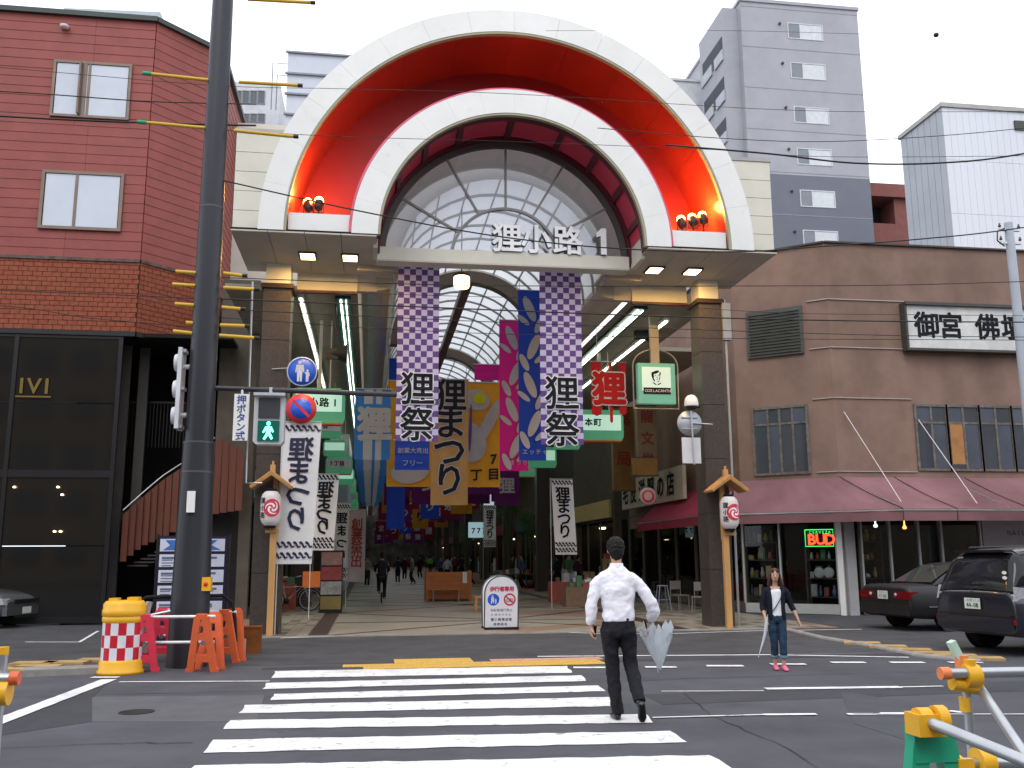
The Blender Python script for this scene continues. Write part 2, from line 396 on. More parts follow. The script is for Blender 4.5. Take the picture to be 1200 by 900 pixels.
# side aisles: small tiles laid in rows
b = MB()
for (xa, xb) in ((-2.6,-1.22),(6.95,10.2)):
    ncol = int((xb-xa)/.23)
    for i in range(ncol):
        for j in range(44):
            L = .45; x = xa+i*(xb-xa)/ncol; y = 20.3+j*L+(.2 if i%2 else 0)
            b.box(x+.006, y+.006, .014, x+(xb-xa)/ncol-.006, y+L-.006, .021+rnd.random()*.002, rnd.choice((0,0,1)))
b.build('aisle_tiles', [M('aisle tile',(.28,.25,.20),.5,var=.15,scale=5), M('aisle tile dark',(.15,.125,.10),.5,var=.15,scale=5)], kind='stuff')
for xa in (-1.2, 6.55):
    for j in range(60):
        b = MB(); b.box(0,0,.014,.38,.995,.022); 
        if j == 0: dk0 = b.build('floor_band', fl_dk, None, (xa,20.3,0), kind='structure')
        else:
            o = inst(dk0, None, (xa, 20.3+j, 0))
# big pale slabs in the middle with dark diagonal joints
for j in range(9):
    y0 = 20.35+j*8.0
    for k,(poly, mm) in enumerate((([(-.78,y0),(2.1,y0+.02),(6.5,y0+3.7),(-.78,y0+3.7)], fl), ([(-.78,y0+3.85),(6.5,y0+3.85),(2.3,y0+7.8),(-.78,y0+7.8)], fl), ([(3.4,y0),(6.5,y0),(6.5,y0+2.6)], fl))):
        flat('floor_slab', poly, .021, mm, th=.007)
    for a,c in (((-.78,y0),(3.5,y0+3.7)),((3.5,y0+3.85),(-.78,y0+7.8)),((6.5,y0+3.8),(-.78,y0+3.8)),((6.5,y0+7.8),(3.2,y0+3.9)),((6.5,y0+.3),(3.0,y0+3.7))):
        bb = MB(); bb.beam((a[0],a[1],.02),(c[0],c[1],.02),.16,.009); bb.build('floor_line', fl_dk, kind='structure')
# ================================================================ ARCADE GATEWAY
CX, CZ, YF = 2.9, 8.13, 18.8
RO, RI, IO, II = 5.27, 4.76, 3.40, 2.86
gate = thing('arcade_gateway', 'great round arched gateway with two white rings and a red barrel vault between them', 'gateway', (CX, 21.2, 0))
def gp(mb, name, mats, label=None, kind=None):
    o = mb.build(name, mats, gate, label=label, kind=kind); o.matrix_parent_inverse = Matrix.Translation((-CX,-21.2,0)); return o
N = 16
for i in range(N):
    b = MB(); b.arc(CX, CZ, RI, RO, YF, YF+.14, i*180/N+.02, (i+1)*180/N-.02, 6); gp(b, 'outer_ring_panel', white)
N = 14
for i in range(N):
    b = MB(); b.arc(CX, CZ, II, IO, YF, YF+.14, i*180/N+.02, (i+1)*180/N-.02, 6); gp(b, 'inner_ring_panel', white)
b = MB(); b.arc(CX,CZ,RI-.05,RI-.003,YF+.01,YF+.12,0,180,80); gp(b,'ring_trim', M('olive trim',(.35,.33,.22),.5))
b = MB(); b.arc(CX,CZ,IO+.004,IO+.06,YF+.05,YF+.3,0,180,80); gp(b,'pink_trim', pinktrim)
b = MB(); b.arc(CX,CZ,II-.05,II-.004,YF+.01,YF+.12,0,180,80); gp(b,'ring_trim', MATS['olive trim'])
NR = 12
for i in range(NR):   # painted sheets of the red barrel
    b = MB(); b.arc(CX,CZ,RI-.02,RI+.1,YF+.145,20.62,i*180/NR+.04,(i+1)*180/NR-.04,6); gp(b,'barrel_sheet', red)
b = MB(); b.arc(CX,CZ,RI+.1,RO-.02,YF+.145,20.6,0,180,64); gp(b,'barrel_shell', cream)
b = MB(); b.arc(CX,CZ,IO-.1,RI+.05,20.62,20.75,0,180,72); gp(b,'back_wall', redwall)
b = MB(); b.arc(CX,CZ,IO-.1,IO-.02,YF+.145,20.62,0,180,72); gp(b,'inner_barrel_outside', redwall)
b = MB(); b.arc(CX,CZ,IO-.13,IO-.102,YF+.145,20.62,0,180,72); gp(b,'added_bounce_lining', white)  # hidden white lining, added to bounce sky light onto the pink panels
angs = [0,14,31,49,67,90,113,131,149,166,180]
for a0,a1 in zip(angs, angs[1:]):
    b = MB(); b.arc(CX,CZ,II+.02,II+.05,YF+.30,20.02,a0+1.2,a1-1.2,8); gp(b,'translucent_panel', pinkg)
for a in angs[1:-1]:
    b = MB(); b.arc(CX,CZ,II-.03,II+.05,YF+.30,20.05,a-1.35,a+1.35,2); gp(b,'rib', dkred)
for ya,yb in ((YF+.145,YF+.31),(20.04,20.2)):
    b = MB(); b.arc(CX,CZ,II-.05,II+.06,ya,yb,0,180,64); gp(b,'hoop', dkred)
# fan window
LY = 20.2
b = MB(); b.prism([(CX+(II-.1)*math.cos(R(a)), CZ+.1+(II-.1)*math.sin(R(a))*.97) for a in range(0,181,4)], LY+.05, LY+.06); gp(b,'fan_window_pane', glass_thin('fan glass',(.80,.81,.84),.05,.05))
mul = M('grey mullion',(.22,.21,.20),.45,.3)
b = MB(); b.arc(CX,CZ,II-.17,II-.05,LY,LY+.1,0,180,64); gp(b,'window_rim', M('brown grey frame',(.10,.085,.08),.5))
for a in (30,60,90,120,150):
    b = MB(); c,s = math.cos(R(a)), math.sin(R(a)); b.beam((CX+1.22*c,LY+.03,CZ+1.22*s),(CX+(II-.15)*c,LY+.03,CZ+(II-.15)*s),.05,.05,up=(0,1,0)); gp(b,'mullion', mul)
b = MB(); b.arc(CX,CZ,1.19,1.25,LY,LY+.06,0,180,40); gp(b,'mullion_ring', mul)
# lintel beam
b = MB(); b.box(CX-II-.03,LY-.12,7.98,CX+II-.05,LY+.3,8.29); gp(b,'lintel', cream)
b = MB(); b.box(CX-II+.0,LY-.135,7.965,CX+II-.06,LY-.12,8.0); gp(b,'lintel_drip', beige)
# side returns from lintel to the front ring
for s in (-1,1):
    x = CX+s*(II+.0)
    b = MB(); b.box(x, YF+.5, 8.0, x+s*.1, LY-.1, 8.75); gp(b,'return_panel', cream)
# wings: cladding beside the ring
for s in (-1,1):
    xo = CX+s*5.78
    rows = [8.13,8.55,8.97,9.39,9.81,10.25]
    for z0,z1 in zip(rows, rows[1:]):
        xi0 = CX+s*math.sqrt(max(.01,RO**2-(z0-CZ)**2)); xi1 = CX+s*math.sqrt(max(.01,RO**2-(z1-CZ)**2))
        b = MB(); b.prism([(xo,z0+.008),(xi0-s*.06,z0+.008),(xi1-s*.06,z1-.004),(xo,z1-.004)], YF+.12, YF+.3); gp(b,'cladding_panel', cream)
        b = MB(); b.box(xo-s*.04,YF+.3,z0+.008,xo,20.7,z1-.004); gp(b,'cladding_panel', cream)
    b = MB(); b.prism([(xo+s*.03,10.25),(CX+s*4.4,10.25),(CX+s*4.4,10.33),(xo+s*.03,10.33)], YF+.1, 20.8); gp(b,'coping', alum)
# soffits
for s in (-1,1):
    b = MB(); b.box(CX+s*2.36, 20.32, 8.06, CX+s*2.89, 21.75, 8.11); gp(b,'soffit_strip', beige)
SZ = 8.12
for s in (-1,1):
    xa, xb = CX+s*(II+.02), CX+s*5.8
    npan = 4
    for k in range(npan):
        p, q = xa+(xb-xa)*k/npan, xa+(xb-xa)*(k+1)/npan
        b = MB(); b.box(min(p,q)+.006, YF+.02, SZ-.04, max(p,q)-.006, 21.62, SZ-.008); gp(b,'soffit_panel', beige)
    b = MB(); b.box(min(xa,xb), YF+.04, SZ-.006, max(xa,xb), 21.62, SZ+.04); gp(b,'soffit_back', dark)
    # ledge box between the rings, with the floodlights on top
    l0, l1 = CX+s*(IO+.03), CX+s*(RI-.08)
    b = MB(); b.box(l0, YF+.12, 8.13, l1, YF+.75, 8.55); gp(b,'ledge', white)
    b = MB(); b.box(l0+.0*s, YF+.09, 8.13, l1, YF+.117, 8.16); gp(b,'ledge_lip', beige)
    # recessed lamps
    for xx in (CX+s*4.36, CX+s*3.45):
        b = MB(); b.box(xx-.19,20.0,SZ-.075,xx+.19,20.5,SZ-.042); fr = gp(b,'soffit_lamp', M('lamp housing',(.06,.045,.03),.5))
        b = MB(); b.box(xx-.15,20.05,SZ-.085,xx+.15,20.45,SZ-.077); ln = b.build('lens', lampw, fr)
        la = bpy.data.lights.new('soffit_bulb','AREA'); la.energy = 45; la.size = .3; la.color = (1,.58,.18); lo = bpy.data.objects.new('soffit_bulb', la); COL.objects.link(lo); lo.location = (xx,20.25,SZ-.1)
    # fascia above the side opening, pillar, cap
    f0, f1 = CX+s*3.3, CX+s*4.68
    b = MB(); b.box(f0,21.62,7.68,f1,21.7,SZ); gp(b,'fascia', cream)
    b = MB(); b.box(f0,21.6,7.62,f1,21.72,7.68); gp(b,'fascia_lip', dkred)
    b = MB(); b.box(f0,21.7,7.72,CX+s*2.85,21.9,SZ); gp(b,'fascia_inner', beige)
for xl, xr, s in ((-2.44,-1.84,-1),(7.62,8.16,1)):
    b = MB(); b.box(xl+.03,20.95,7.58,xr-.03,21.5,SZ-.04); gp(b,'pillar_cap', cream)
    b = MB()
    for k in range(6): b.box(xl,20.9,.02+k*1.26,xr,21.55,.02+(k+1)*1.26-.012)
    b.box(xl+.02,20.92,.02,xr-.02,21.53,7.58)
    gp(b,'pillar', stone)
    b = MB(); b.box(xl-.05,20.85,7.5,xr+.05,21.6,7.6); gp(b,'pillar_collar', M('dark brown metal',(.05,.03,.025),.5,.3))
# vault bulkhead behind the window, made translucent so sky light brightens it
b = MB(); b.arc(CX,7.95,2.40,3.3,20.80,20.9,0,180,64); gp(b,'bulkhead', M('translucent bulkhead panel',(.74,.70,.66),.6,trl=.75))
# lettering standing on the lintel
b = MB(); p = PY(704,279,LY-.1)
for dy,mi in ((0,0),(.004,1)): b.prism([(p.x-.02,8.30),(p.x+.11,8.30),(p.x+.11,8.92),(p.x+.0,8.92),(p.x-.12,8.80),(p.x-.12,8.70),(p.x-.02,8.74)], LY-.18+dy*1.0, LY-.178+dy*26, mi=mi)
gp(b,'sign_character',[M('letter face',(.85,.85,.87),.4), M('letter side',(.12,.12,.14),.4)])
for ch, px in (('狸',594),('小',628),('路',665)):
    p = PY(px, 279, LY-.1); b = MB()
    sz = .70 if ch != '1' else .78
    for dy, mi, bo in ((0,0,.022),(.03,1,.022),(.06,1,.022),(.09,1,.045)):
        b.glyphs(ch, (p.x, LY-.16+dy, 8.31+sz*.40), (1,0,0), (0,0,1), sz, mi, bo)
    o = gp(b, 'sign_character', [M('letter face',(.85,.85,.87),.4), M('letter side',(.12,.12,.14),.4)])
# floodlights on the ledges
def flood(x, y, z, rz, rx, label, on=True):
    t = thing('floodlight', label, 'floodlight', (x,y,z), rz, 'floodlights washing the red barrel')
    b = MB(); b.tube([(0,0,0),(0,0,.17)],.018,8); b.box(-.11,-.015,.15,-.095,.015,.34); b.box(.095,-.015,.15,.11,.015,.34); b.box(-.11,-.015,.14,.11,.015,.155); b.build('bracket', black, t)
    b = MB(); Rr = Matrix.Rotation(rx,3,'X')
    prof = [(.05,-.12),(.085,-.09),(.09,.06),(.10,.10),(.085,.10),(.08,.07)]
    rings = [[Vector((0,0,.30)) + Rr @ Vector((r*math.cos(a*math.pi/8), r*math.sin(a*math.pi/8), h)) for a in range(16)] for r,h in prof]
    b.loft(rings, 0); b.build('housing', black, t)
    b = MB(); b.loft([[Vector((0,0,.30)) + Rr @ Vector((r*math.cos(a*math.pi/8), r*math.sin(a*math.pi/8), h)) for a in range(16)] for r,h in ((.085,.07),(.10,.12),(.085,.19),(.03,.22))]); b.build('lens', lampo, t)
    la = bpy.data.lights.new('floodlight_beam','POINT'); la.energy = 58; la.color = (1,.45,.09); la.shadow_soft_size = .06
    lo = bpy.data.objects.new('floodlight_beam', la); COL.objects.link(lo)
    mt = Matrix.Rotation(rz,3,'Z') @ Rr; d = mt @ Vector((0,0,1)); lo.location = Vector((x,y,z+.3))+d*.32
    lo.rotation_euler = d.to_track_quat('-Z','Y').to_euler()
flood(-1.2, 19.25, 8.55, R(0), R(-28), 'black floodlight with two glowing lamps on the left white ledge')
flood(-1.42, 19.35, 8.55, R(15), R(-32), 'second floodlight, close to the outer ring on the left ledge')
for i,(x,zz) in enumerate(((6.72,0),(6.98,.06),(7.22,.12))):
    flood(x, 19.3, 8.55+zz, R(-6), R(-30), ('innermost','middle','outermost')[i]+' of the three glowing floodlights on the right white ledge')

# ================================================================ ARCADE ROOF AND AISLES
YE = 150.0
roof = thing('arcade_roof', 'long glazed barrel roof with thin ribs and brown arches running down the arcade', 'roof', (CX,22,0))
def rp(mb, name, mats, kind=None): 
    o = mb.build(name, mats, roof, kind=kind); o.matrix_parent_inverse = Matrix.Translation((-CX,-22,0)); return o
rg = M('milky roof glazing', (.80,.81,.82), .5, var=.05, scale=.6, trl=.85, stain=.15)
rr_ = 2.46; VZ = 7.95
b = MB(); yl = [20.92+i*1.1 for i in range(int((YE-20.92)/1.1)+1)]
for i in range(len(yl)-1):
    for k in range(10): b.arc(CX,VZ,rr_,rr_+.02,yl[i]+.02,yl[i+1]-.02,k*18+.4,(k+1)*18-.4,2)
rp(b,'roof_panes', rg, 'stuff')
b = MB(); rib = M('roof rib paint',(.30,.29,.28),.45,.2)
for y in yl: b.arc(CX,VZ,rr_-.05,rr_+.03,y-.035,y+.035,0,180,20)
for k in range(1,10):
    a = R(k*18); b.box(CX+rr_*math.cos(a)-.018, 20.92, VZ+rr_*math.sin(a)-.03, CX+rr_*math.cos(a)+.018, YE, VZ+rr_*math.sin(a)+.012)
rp(b,'roof_ribs', rib, 'stuff')
brn = M('brown arch paint',(.12,.085,.065),.5)
for j in range(11):
    y = 28.5+j*11.2
    b = MB(); b.arc(CX,VZ,rr_-.42,rr_-.06,y-.2,y+.2,0,180,32); b.arc(CX,VZ,rr_-.06,rr_+.0,y-.22,y+.22,0,180,32,1); rp(b,'arch_rib', [brn, cream])
b = MB(); b.box(CX-.14,28.5,VZ+rr_-.42,CX+.14,YE,VZ+rr_-.18); rp(b,'ridge_duct', M('red brown duct',(.09,.03,.025),.5))
for x0,x1 in ((-.42,.46),(5.34,6.22)):
    b = MB(); pr = [(x0,8.06),(x0,7.93),(x0+.1,7.83),(x0+.25,7.77),(x0+.44,7.75),(x1-.25,7.77),(x1-.1,7.83),(x1,7.93),(x1,8.06)]
    b.prism(pr, 21.72, YE); rp(b,'gutter_beam', steel if x0<1 else beige)
for x0,x1,y0 in ((-3.4,-.40,21.72),(6.24,8.25,21.72),(8.25,10.3,27.0)):
    b = MB(); b.box(x0,y0,7.68,x1,YE,7.8); rp(b,'aisle_ceiling', M('aisle ceiling',(.30,.27,.22),.6))
# fluorescent battens
grn = M('dark green channel',(.015,.07,.06),.35)
for x,w in ((-1.72,.07),(-.74,.30),(6.52,.30),(7.52,.07)):
    for j in range(12):
        y0 = 22.0+j*3.0+(1.0 if x in (7.52,) else 0)
        lab = '%s fluorescent light, %s from the street, %s row under the %s aisle ceiling' % ('green-channelled' if w>.2 else 'bare white', ('first second third fourth fifth sixth seventh eighth ninth tenth eleventh twelfth'.split())[j], 'inner' if w>.2 else 'outer', 'left' if x<0 else 'right')
        t = thing('ceiling_light', lab, 'ceiling light', (x,y0,7.6), group='fluorescent battens along the aisle ceilings')
        b = MB(); b.box(-w/2-.03,-.0,0,w/2+.03,2.96,.08); b.build('channel', grn if w>.2 else white, t)
        b = MB()
        if w>.2: b.tube([(-.05,.05,-.03),(-.05,2.9,-.03)],.026,6); b.tube([(.07,.05,-.03),(.07,2.9,-.03)],.016,6)
        else: b.tube([(0,.05,-.03),(0,2.9,-.03)],.028,6)
        b.build('tube', tubew, t)
# pendant lamp in the nave
p = PY(541,330,22.6); t = thing('pendant_lamp','round glowing drum lamp hanging under the vault just behind the lintel','lamp',(p.x,22.6,p.z))
b = MB(); b.lathe([(.0,-.16),(.17,-.16),(.20,-.1),(.20,.10),(.17,.14)],(0,0,0),20); b.build('shade', M('amber lamp shade',(1,.8,.5),.4,emit=5,ecol=(1,.72,.35),var=0), t)
b = MB(); b.lathe([(.19,.12),(.23,.12),(.23,.17),(.12,.24),(.02,.26)],(0,0,0),20); b.tube([(0,0,.24),(0,0,10.2-p.z)],.015,6); b.build('fitting', M('dark brown metal',(.05,.03,.025)), t)
# pillars further in
for j in range(1,9):
    for x in (-2.14,7.89):
        if x>0 and j==1: continue
        b = MB(); b.box(-.28,-.28,.02,.28,.28,7.68); b.box(-.31,-.31,.02,.31,.31,.5)
        tag(b.build('arcade_pillar', stone, None, (x,21.2+j*11.2,0)), 'dark granite pillar, %s behind the gateway in the %s aisle row'%(('first second third fourth fifth sixth seventh eighth'.split())[j-1],'left' if x<0 else 'right'), 'pillar', 'pillars along the %s aisle'%('left' if x<0 else 'right'))
# ================================================================ BUILDINGS
class PL:
    """vertical wall plane through (x,y) running along angle a; local x along it, local -y outward"""
    def __init__(s, x, y, a): s.o = Vector((x,y,0)); s.a = a; s.u = Vector((math.cos(a),math.sin(a),0)); s.n = Vector((math.sin(a),-math.cos(a),0))
    def at(s, px, py, off=0):
        d = ray(px,py); P0 = s.o + s.n*off; t = (P0-CAM).dot(s.n)/d.dot(s.n); p = CAM+d*t
        return ((p-s.o).dot(s.u), p.z)
    def w(s, u, off=0, z=0): p = s.o+s.u*u+s.n*off; return Vector((p.x,p.y,z))
def wp(mb, name, mats, root, pl=None, kind=None, label=None, pil=(0,0,0)):
    o = mb.build(name, mats, root, kind=kind, label=label)
    if pl is not None: o.location = pl.o; o.rotation_euler.z = pl.a
    o.matrix_parent_inverse = Matrix.Translation(-root.location)
    return o
def sub(mb, name, mats, par, label=None):   # sub-part in the same local frame as its parent mesh
    return mb.build(name, mats, par, label=label)
def window(root, pl, u0, z0, u1, z1, cols=2, fm=None, gm=None, fw=.06, depth=.1, trans=None, name='window', label=None, proud=.05):
    fm = fm or alum; gm = gm or glassd
    b = MB(); P = -proud
    b.box(u0-fw,P,z0-fw,u1+fw,depth,z0); b.box(u0-fw,P,z1,u1+fw,depth,z1+fw); b.box(u0-fw,P+.002,z0,u0,depth,z1); b.box(u1,P+.002,z0,u1+fw,depth,z1)
    if isinstance(cols, int): cols = [i/cols for i in range(1,cols)]
    xs = [u0]+[u0+(u1-u0)*c for c in cols]+[u1]
    for x in xs[1:-1]: b.box(x-fw*.45,P+.01,z0,x+fw*.45,depth,z1)
    zs = [z0, z1]
    if trans: zt = z0+(z1-z0)*trans; b.box(u0,P+.012,zt-fw*.4,u1,depth,zt+fw*.4); zs = [z0,zt,z1]
    w_ = wp(b, name, fm, root, pl, label=label)
    for i in range(len(xs)-1):
        for j in range(len(zs)-1):
            g = gm[(i+j)%len(gm)] if isinstance(gm,list) else gm
            q = MB(); q.box(xs[i]+fw*.3,P+.03+rnd.uniform(-.003,.003),zs[j]+.01,xs[i+1]-fw*.3,P+.05,zs[j+1]-.01); sub(q,'pane',g,w_)
    return w_
glass_sky = M('glass with painted sky tone', (.46,.50,.58), .04, var=.10, scale=.7, spec=1.0, coat=1)  # pale base colour stands in for the reflected sky
glass_mid = M('grey glass', (.06,.07,.085), .06, var=.15, scale=.8, spec=.9)
curtain = M('curtained glass', (.55,.58,.60), .12, var=.1, scale=3, spec=.8)

# ---------------- red building on the left
LB = PL(PY(165,300,25).x, 25, 0)
ax = LB.o.x
zroof = PY(178,26,25).z; zbt = PY(157,306,25).z; zbb = PY(150,389,25).z
# chamfer end: where the ray through px 245 meets the 45 degree face
d = ray(245,330); t = (25-ax)/(d.y-d.x) if True else 0
Bx, By = d.x*t, d.y*t
LC = PL(ax, 25, R(45)); clen = (Vector((Bx,By))-Vector((ax,25))).length
LS = PL(Bx, By, R(90)); slen = 30
red_b = thing('red_building','red boarded corner building with a brick band above dark glass shopfront left of the arcade','building',(ax-6,27,0))
side_red = M('red siding', (.255,.058,.048), .6, var=.13, scale=1.6, bump=.3, bscale=30, stain=.22)
brickm = M('orange red brick', (.27,.078,.045), .75, var=.22, scale=9, bump=.4, bscale=80); mort = M('dark mortar',(.07,.045,.04),.9)
b = MB()
b.prism([(ax-14,25.06),(ax,25.06),(Bx-.03,By),(Bx-.03,By+slen),(ax-14,By+slen)], zbb+.02, zroof-.02, 'XY'); wp(b,'wall',M('red wall core',(.12,.03,.025),.8),red_b)
nb = 26; hb = (zroof-zbt)/nb
for k in range(nb):
    z0 = zbt+k*hb
    for pl,u0,u1 in ((LB,-14,-.002),(LC,.002,clen),(LS,0,slen)):
        seams = [u0,u1]
        if pl is LB: seams = [u0,-9.6,-5.2,-1.9+((k//7)%2)*.35,u1]
        for a,c in zip(seams,seams[1:]):
            b = MB(); b.add([(a+.003,-.031,z0+.002),(c-.003,-.031,z0+.002),(c-.003,-.020,z0+hb),(a+.003,-.020,z0+hb),(a+.003,.06,z0+.004),(c-.003,.06,z0+.004),(c-.003,.06,z0+hb),(a+.003,.06,z0+hb)],
                          [(0,1,2,3),(5,4,7,6),(0,4,5,1),(3,2,6,7),(0,3,7,4),(1,5,6,2)]); wp(b,'siding_board',side_red,red_b,pl)
b = MB(); cop = M('dark green coping',(.035,.045,.045),.5)
b.beam((ax-14,24.97,zroof+.05),(ax+.05,24.97,zroof+.05),.2,.14); b.beam((ax,24.97,zroof+.05),(Bx+.04,By,zroof+.05),.2,.138); b.beam((Bx+.04,By,zroof+.05),(Bx+.04,By+slen,zroof+.05),.2,.136); wp(b,'coping',cop,red_b)
for pl,u0,u1 in ((LB,-14,0),(LC,0,clen),(LS,0,slen)):
    b = MB(); b.box(u0,-.02,zbb,u1,.05,zbt,1)
    nr = 15; h = (zbt-zbb)/nr
    for r_ in range(nr):
        n = int((u1-u0)/.235)
        for i in range(n+1):
            x = u0+i*.235-(.117 if r_%2 else 0); x1 = min(x+.222,u1); x = max(x,u0)
            if x1-x>.03: b.box(x,-.036-rnd.random()*.004,zbb+r_*h+.008,x1,-.018,zbb+(r_+1)*h-.006,0)
    wp(b,'brick_band',[brickm,mort],red_b,pl,kind='stuff')
    b = MB(); b.box(u0,-.07,zbt-.05,u1,-.0,zbt+.03); wp(b,'ledge_flashing',M('weathered lead',(.12,.09,.08),.7,var=.5,scale=6),red_b,pl)
    b = MB(); b.box(u0,-.05,zbb-.12,u1,.3,zbb-.002); wp(b,'band_soffit',black,red_b,pl)
wf = M('bronze window frame',(.20,.15,.12),.5,.3)
a0 = LB.at(62,75); a1 = LB.at(153,137)
w_ = window(red_b,LB,LB.at(60,134)[0]+.05,LB.at(60,134)[1],LB.at(153,76)[0],LB.at(153,80)[1],[.46],wf,glass_sky,.07,proud=.095)
q = MB(); zz0,zz1 = LB.at(60,134)[1], LB.at(153,80)[1]; uu=LB.at(98,100)[0]
q.obox((uu-.05,-.14,(zz0+zz1)/2),(.05,.13,zz1-zz0),R(-12)); q.box(uu,-.09,zz0,uu+.09,-.04,zz1); sub(q,'open_sash',wf,w_)
window(red_b,LB,LB.at(49,265)[0],LB.at(49,265)[1],LB.at(143,206)[0],LB.at(143,208)[1],[.42],wf,glass_sky,.08,proud=.095)
q = LB.at(77,33); b = MB(); b.lathe([(0,-.0),(.1,.02),(.12,.1),(0,.14)],(q[0],-.1,q[1]-.08),12); wp(b,'vent_cap',M('pale vent',(.6,.5,.5)),red_b,LB)
# ground floor: dark glazed shopfront
gu1 = LB.at(128,600)[0]
fr = M('black shop frame',(.02,.02,.022),.35,.3)
b = MB(); us = [-14,-11.2,-8.4,-5.6,-2.85,gu1]; zt = zbb-.12; zm = LB.at(60,555)[1]
b.box(-14,0,.05,gu1,.1,.2); b.box(-14,0,zm-.09,gu1,.1,zm+.09); b.box(-14,0,zt-.08,gu1,.1,zt)
for u in us: b.box(u-.05,-.01,.05,u+.05,.1,zt)
sf = wp(b,'shopfront',fr,red_b,LB)
for a,c in zip(us,us[1:]):
    for z0,z1 in ((.2,zm-.09),(zm+.09,zt-.08)):
        for (z2,z3) in (((z0,z1),) if z1<3.4 else ((z0,(z0+z1)/2),((z0+z1)/2+.02,z1))):
            q = MB(); q.box(a+.05,.03,z2,c-.05,.05,z3); sub(q,'pane',M('smoked shop glass',(.012,.011,.010),.05,var=0,spec=.6),sf)
for px_ in (68,):   # interior spots seen in the lower glass
    for (x_,y_) in ((17,571),(68,571),(73,580),(64,623),(71,623)):
        q = LB.at(x_,y_,.02); bb = MB(); bb.lathe([(0,-.02),(.035,-.01),(.035,.02),(0,.03)],(q[0],-.03,q[1]),8); wp(bb,'shop_spotlight',M('small warm spot',(1,.8,.5),emit=5,ecol=(1,.72,.4),var=0),red_b,LB)
q = LB.at(40,452); b = MB(); b.glyphs('IVI',(q[0]-.3,-.004,q[1]),(1,0,0),(0,0,1),.55,0,.02,step=.3); b.box(q[0]-.42,-.012,q[1]-.3,q[0]+.42,-.004,q[1]-.26)
wp(b,'gilt_sign',M('dim gilt',(.20,.13,.03),.4,.4),red_b,LB)
# recess, stair and entrance to the right of the glass
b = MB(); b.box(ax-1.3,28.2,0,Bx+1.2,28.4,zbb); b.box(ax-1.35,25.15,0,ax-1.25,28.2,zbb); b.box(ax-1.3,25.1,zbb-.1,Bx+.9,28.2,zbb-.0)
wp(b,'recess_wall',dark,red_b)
b = MB(); b.box(ax-1.0,27.2,2.6,Bx,27.5,2.85); wp(b,'landing',M('grey slab',(.12,.12,.13),.7),red_b)
p0 = PY(133,500,26); p1 = PY(160,380,26)
b = MB(); b.box(p0.x,25.9,.0,p0.x+.35,26.0,zbb-.15); wp(b,'door_jamb',M('grey jamb',(.07,.065,.06),.6),red_b)
b = MB(); b.box(p0.x+.5,26.2,2.4,p0.x+.75,26.3,zbb-.15); wp(b,'door_jamb',MATS['grey jamb'],red_b)
b = MB()
for i in range(22):
    x = PY(150,500,26.6).x+i*.09; b.box(x,26.6,PY(150,524,26.6).z,x+.02,26.62,PY(150,472,26.6).z)
b.beam((PY(150,500,26.6).x,26.61,PY(150,471,26.6).z),(PY(150,500,26.6).x+2,26.61,PY(150,471,26.6).z),.05,.05)
wp(b,'balcony_railing',black,red_b)
# curved boarded stair parapet
tops = [(143,604),(170,580),(190,563),(210,550),(232,536),(258,512),(270,520),(285,530)]
bots = [(143,662),(170,640),(190,632),(210,622),(232,612),(258,602),(270,600),(285,598)]
def interp(tab,x):
    for (a,y0),(c,y1) in zip(tab,tab[1:]):
        if x<=c: return y0+(y1-y0)*(x-a)/(c-a)
    return tab[-1][1]
for i in range(17):
    x = 144+i*8.4; yy = 25.5+.5*math.sin(i/17*math.pi)
    A = PY(x,interp(tops,x),yy); B = PY(x+8,interp(bots,x+4),yy); A2 = PY(x+8,interp(tops,x+8),yy)
    b = MB(); b.prism([(A.x,B.z),(A2.x-.008,B.z),(A2.x-.008,A2.z),(A.x,A.z)],yy,yy+.04); wp(b,'stair_board',woodred,red_b)
b = MB(); b.tube([PY(x,interp(tops,x)-5,25.5+.5*math.sin((x-144)/143*math.pi)) for x in range(144,262,12)],.02,6); wp(b,'handrail',metal,red_b)
b = MB()
for i in range(9):
    p = PY(150+i*8,662-i*4,25.9); b.box(p.x,25.8,p.z-.04,p.x+.5,27,p.z)
wp(b,'stair_treads',M('dark tread',(.04,.035,.033),.6),red_b)

# ---------------- brown building on the right
RK = PY(976,450,24.3); kx = RK.x
RB = PL(kx,24.3,0); ca = R(180-38)   # chamfer runs back to the left
RC = PL(kx-2.75*math.cos(R(39)), 24.3+2.75*math.sin(R(39)), R(-39)); ccl = 2.75
rx, ry = RC.o.x, RC.o.y
RS = PL(rx, ry+14, R(-90)); 
zr = RB.at(976,285)[1]
br_b = thing('brown_building','brown rendered corner building with a long dusty pink awning right of the arcade','building',(kx+6,27,0))
brn_w = M('brown render',(.265,.175,.14),.85,var=.17,scale=1.1,bump=.5,bscale=50,stain=.45)
b = MB(); b.prism([(rx,ry),(kx,24.3),(kx+22,24.3),(kx+22,38),(rx,38)], RB.at(1010,612)[1]+.2, zr,'XY'); wp(b,'wall',brn_w,br_b)
b = MB(); 
for P,Q in (((rx,ry),(kx,24.3)),((kx,24.3),(kx+22,24.3)),((rx,38),(rx,ry))): b.beam((P[0],P[1],zr+.02),(Q[0],Q[1],zr+.02),.16,.05)
wp(b,'coping',M('dark coping',(.06,.05,.045),.6),br_b)
grime = M('grimy window frame',(.16,.145,.13),.7,var=.4,scale=8)
gms = [glass_mid, M('dusty blue glass',(.085,.10,.13),.15,var=.2,scale=1), glass_mid]
q0, q1 = RC.at(885,554), RC.at(950,474)
window(br_b,RC,RC.at(887,552)[0],RC.at(950,552)[1],RC.at(948,552)[0],RC.at(950,476)[1],[.27,.5,.75],grime,gms,.07,trans=.76)
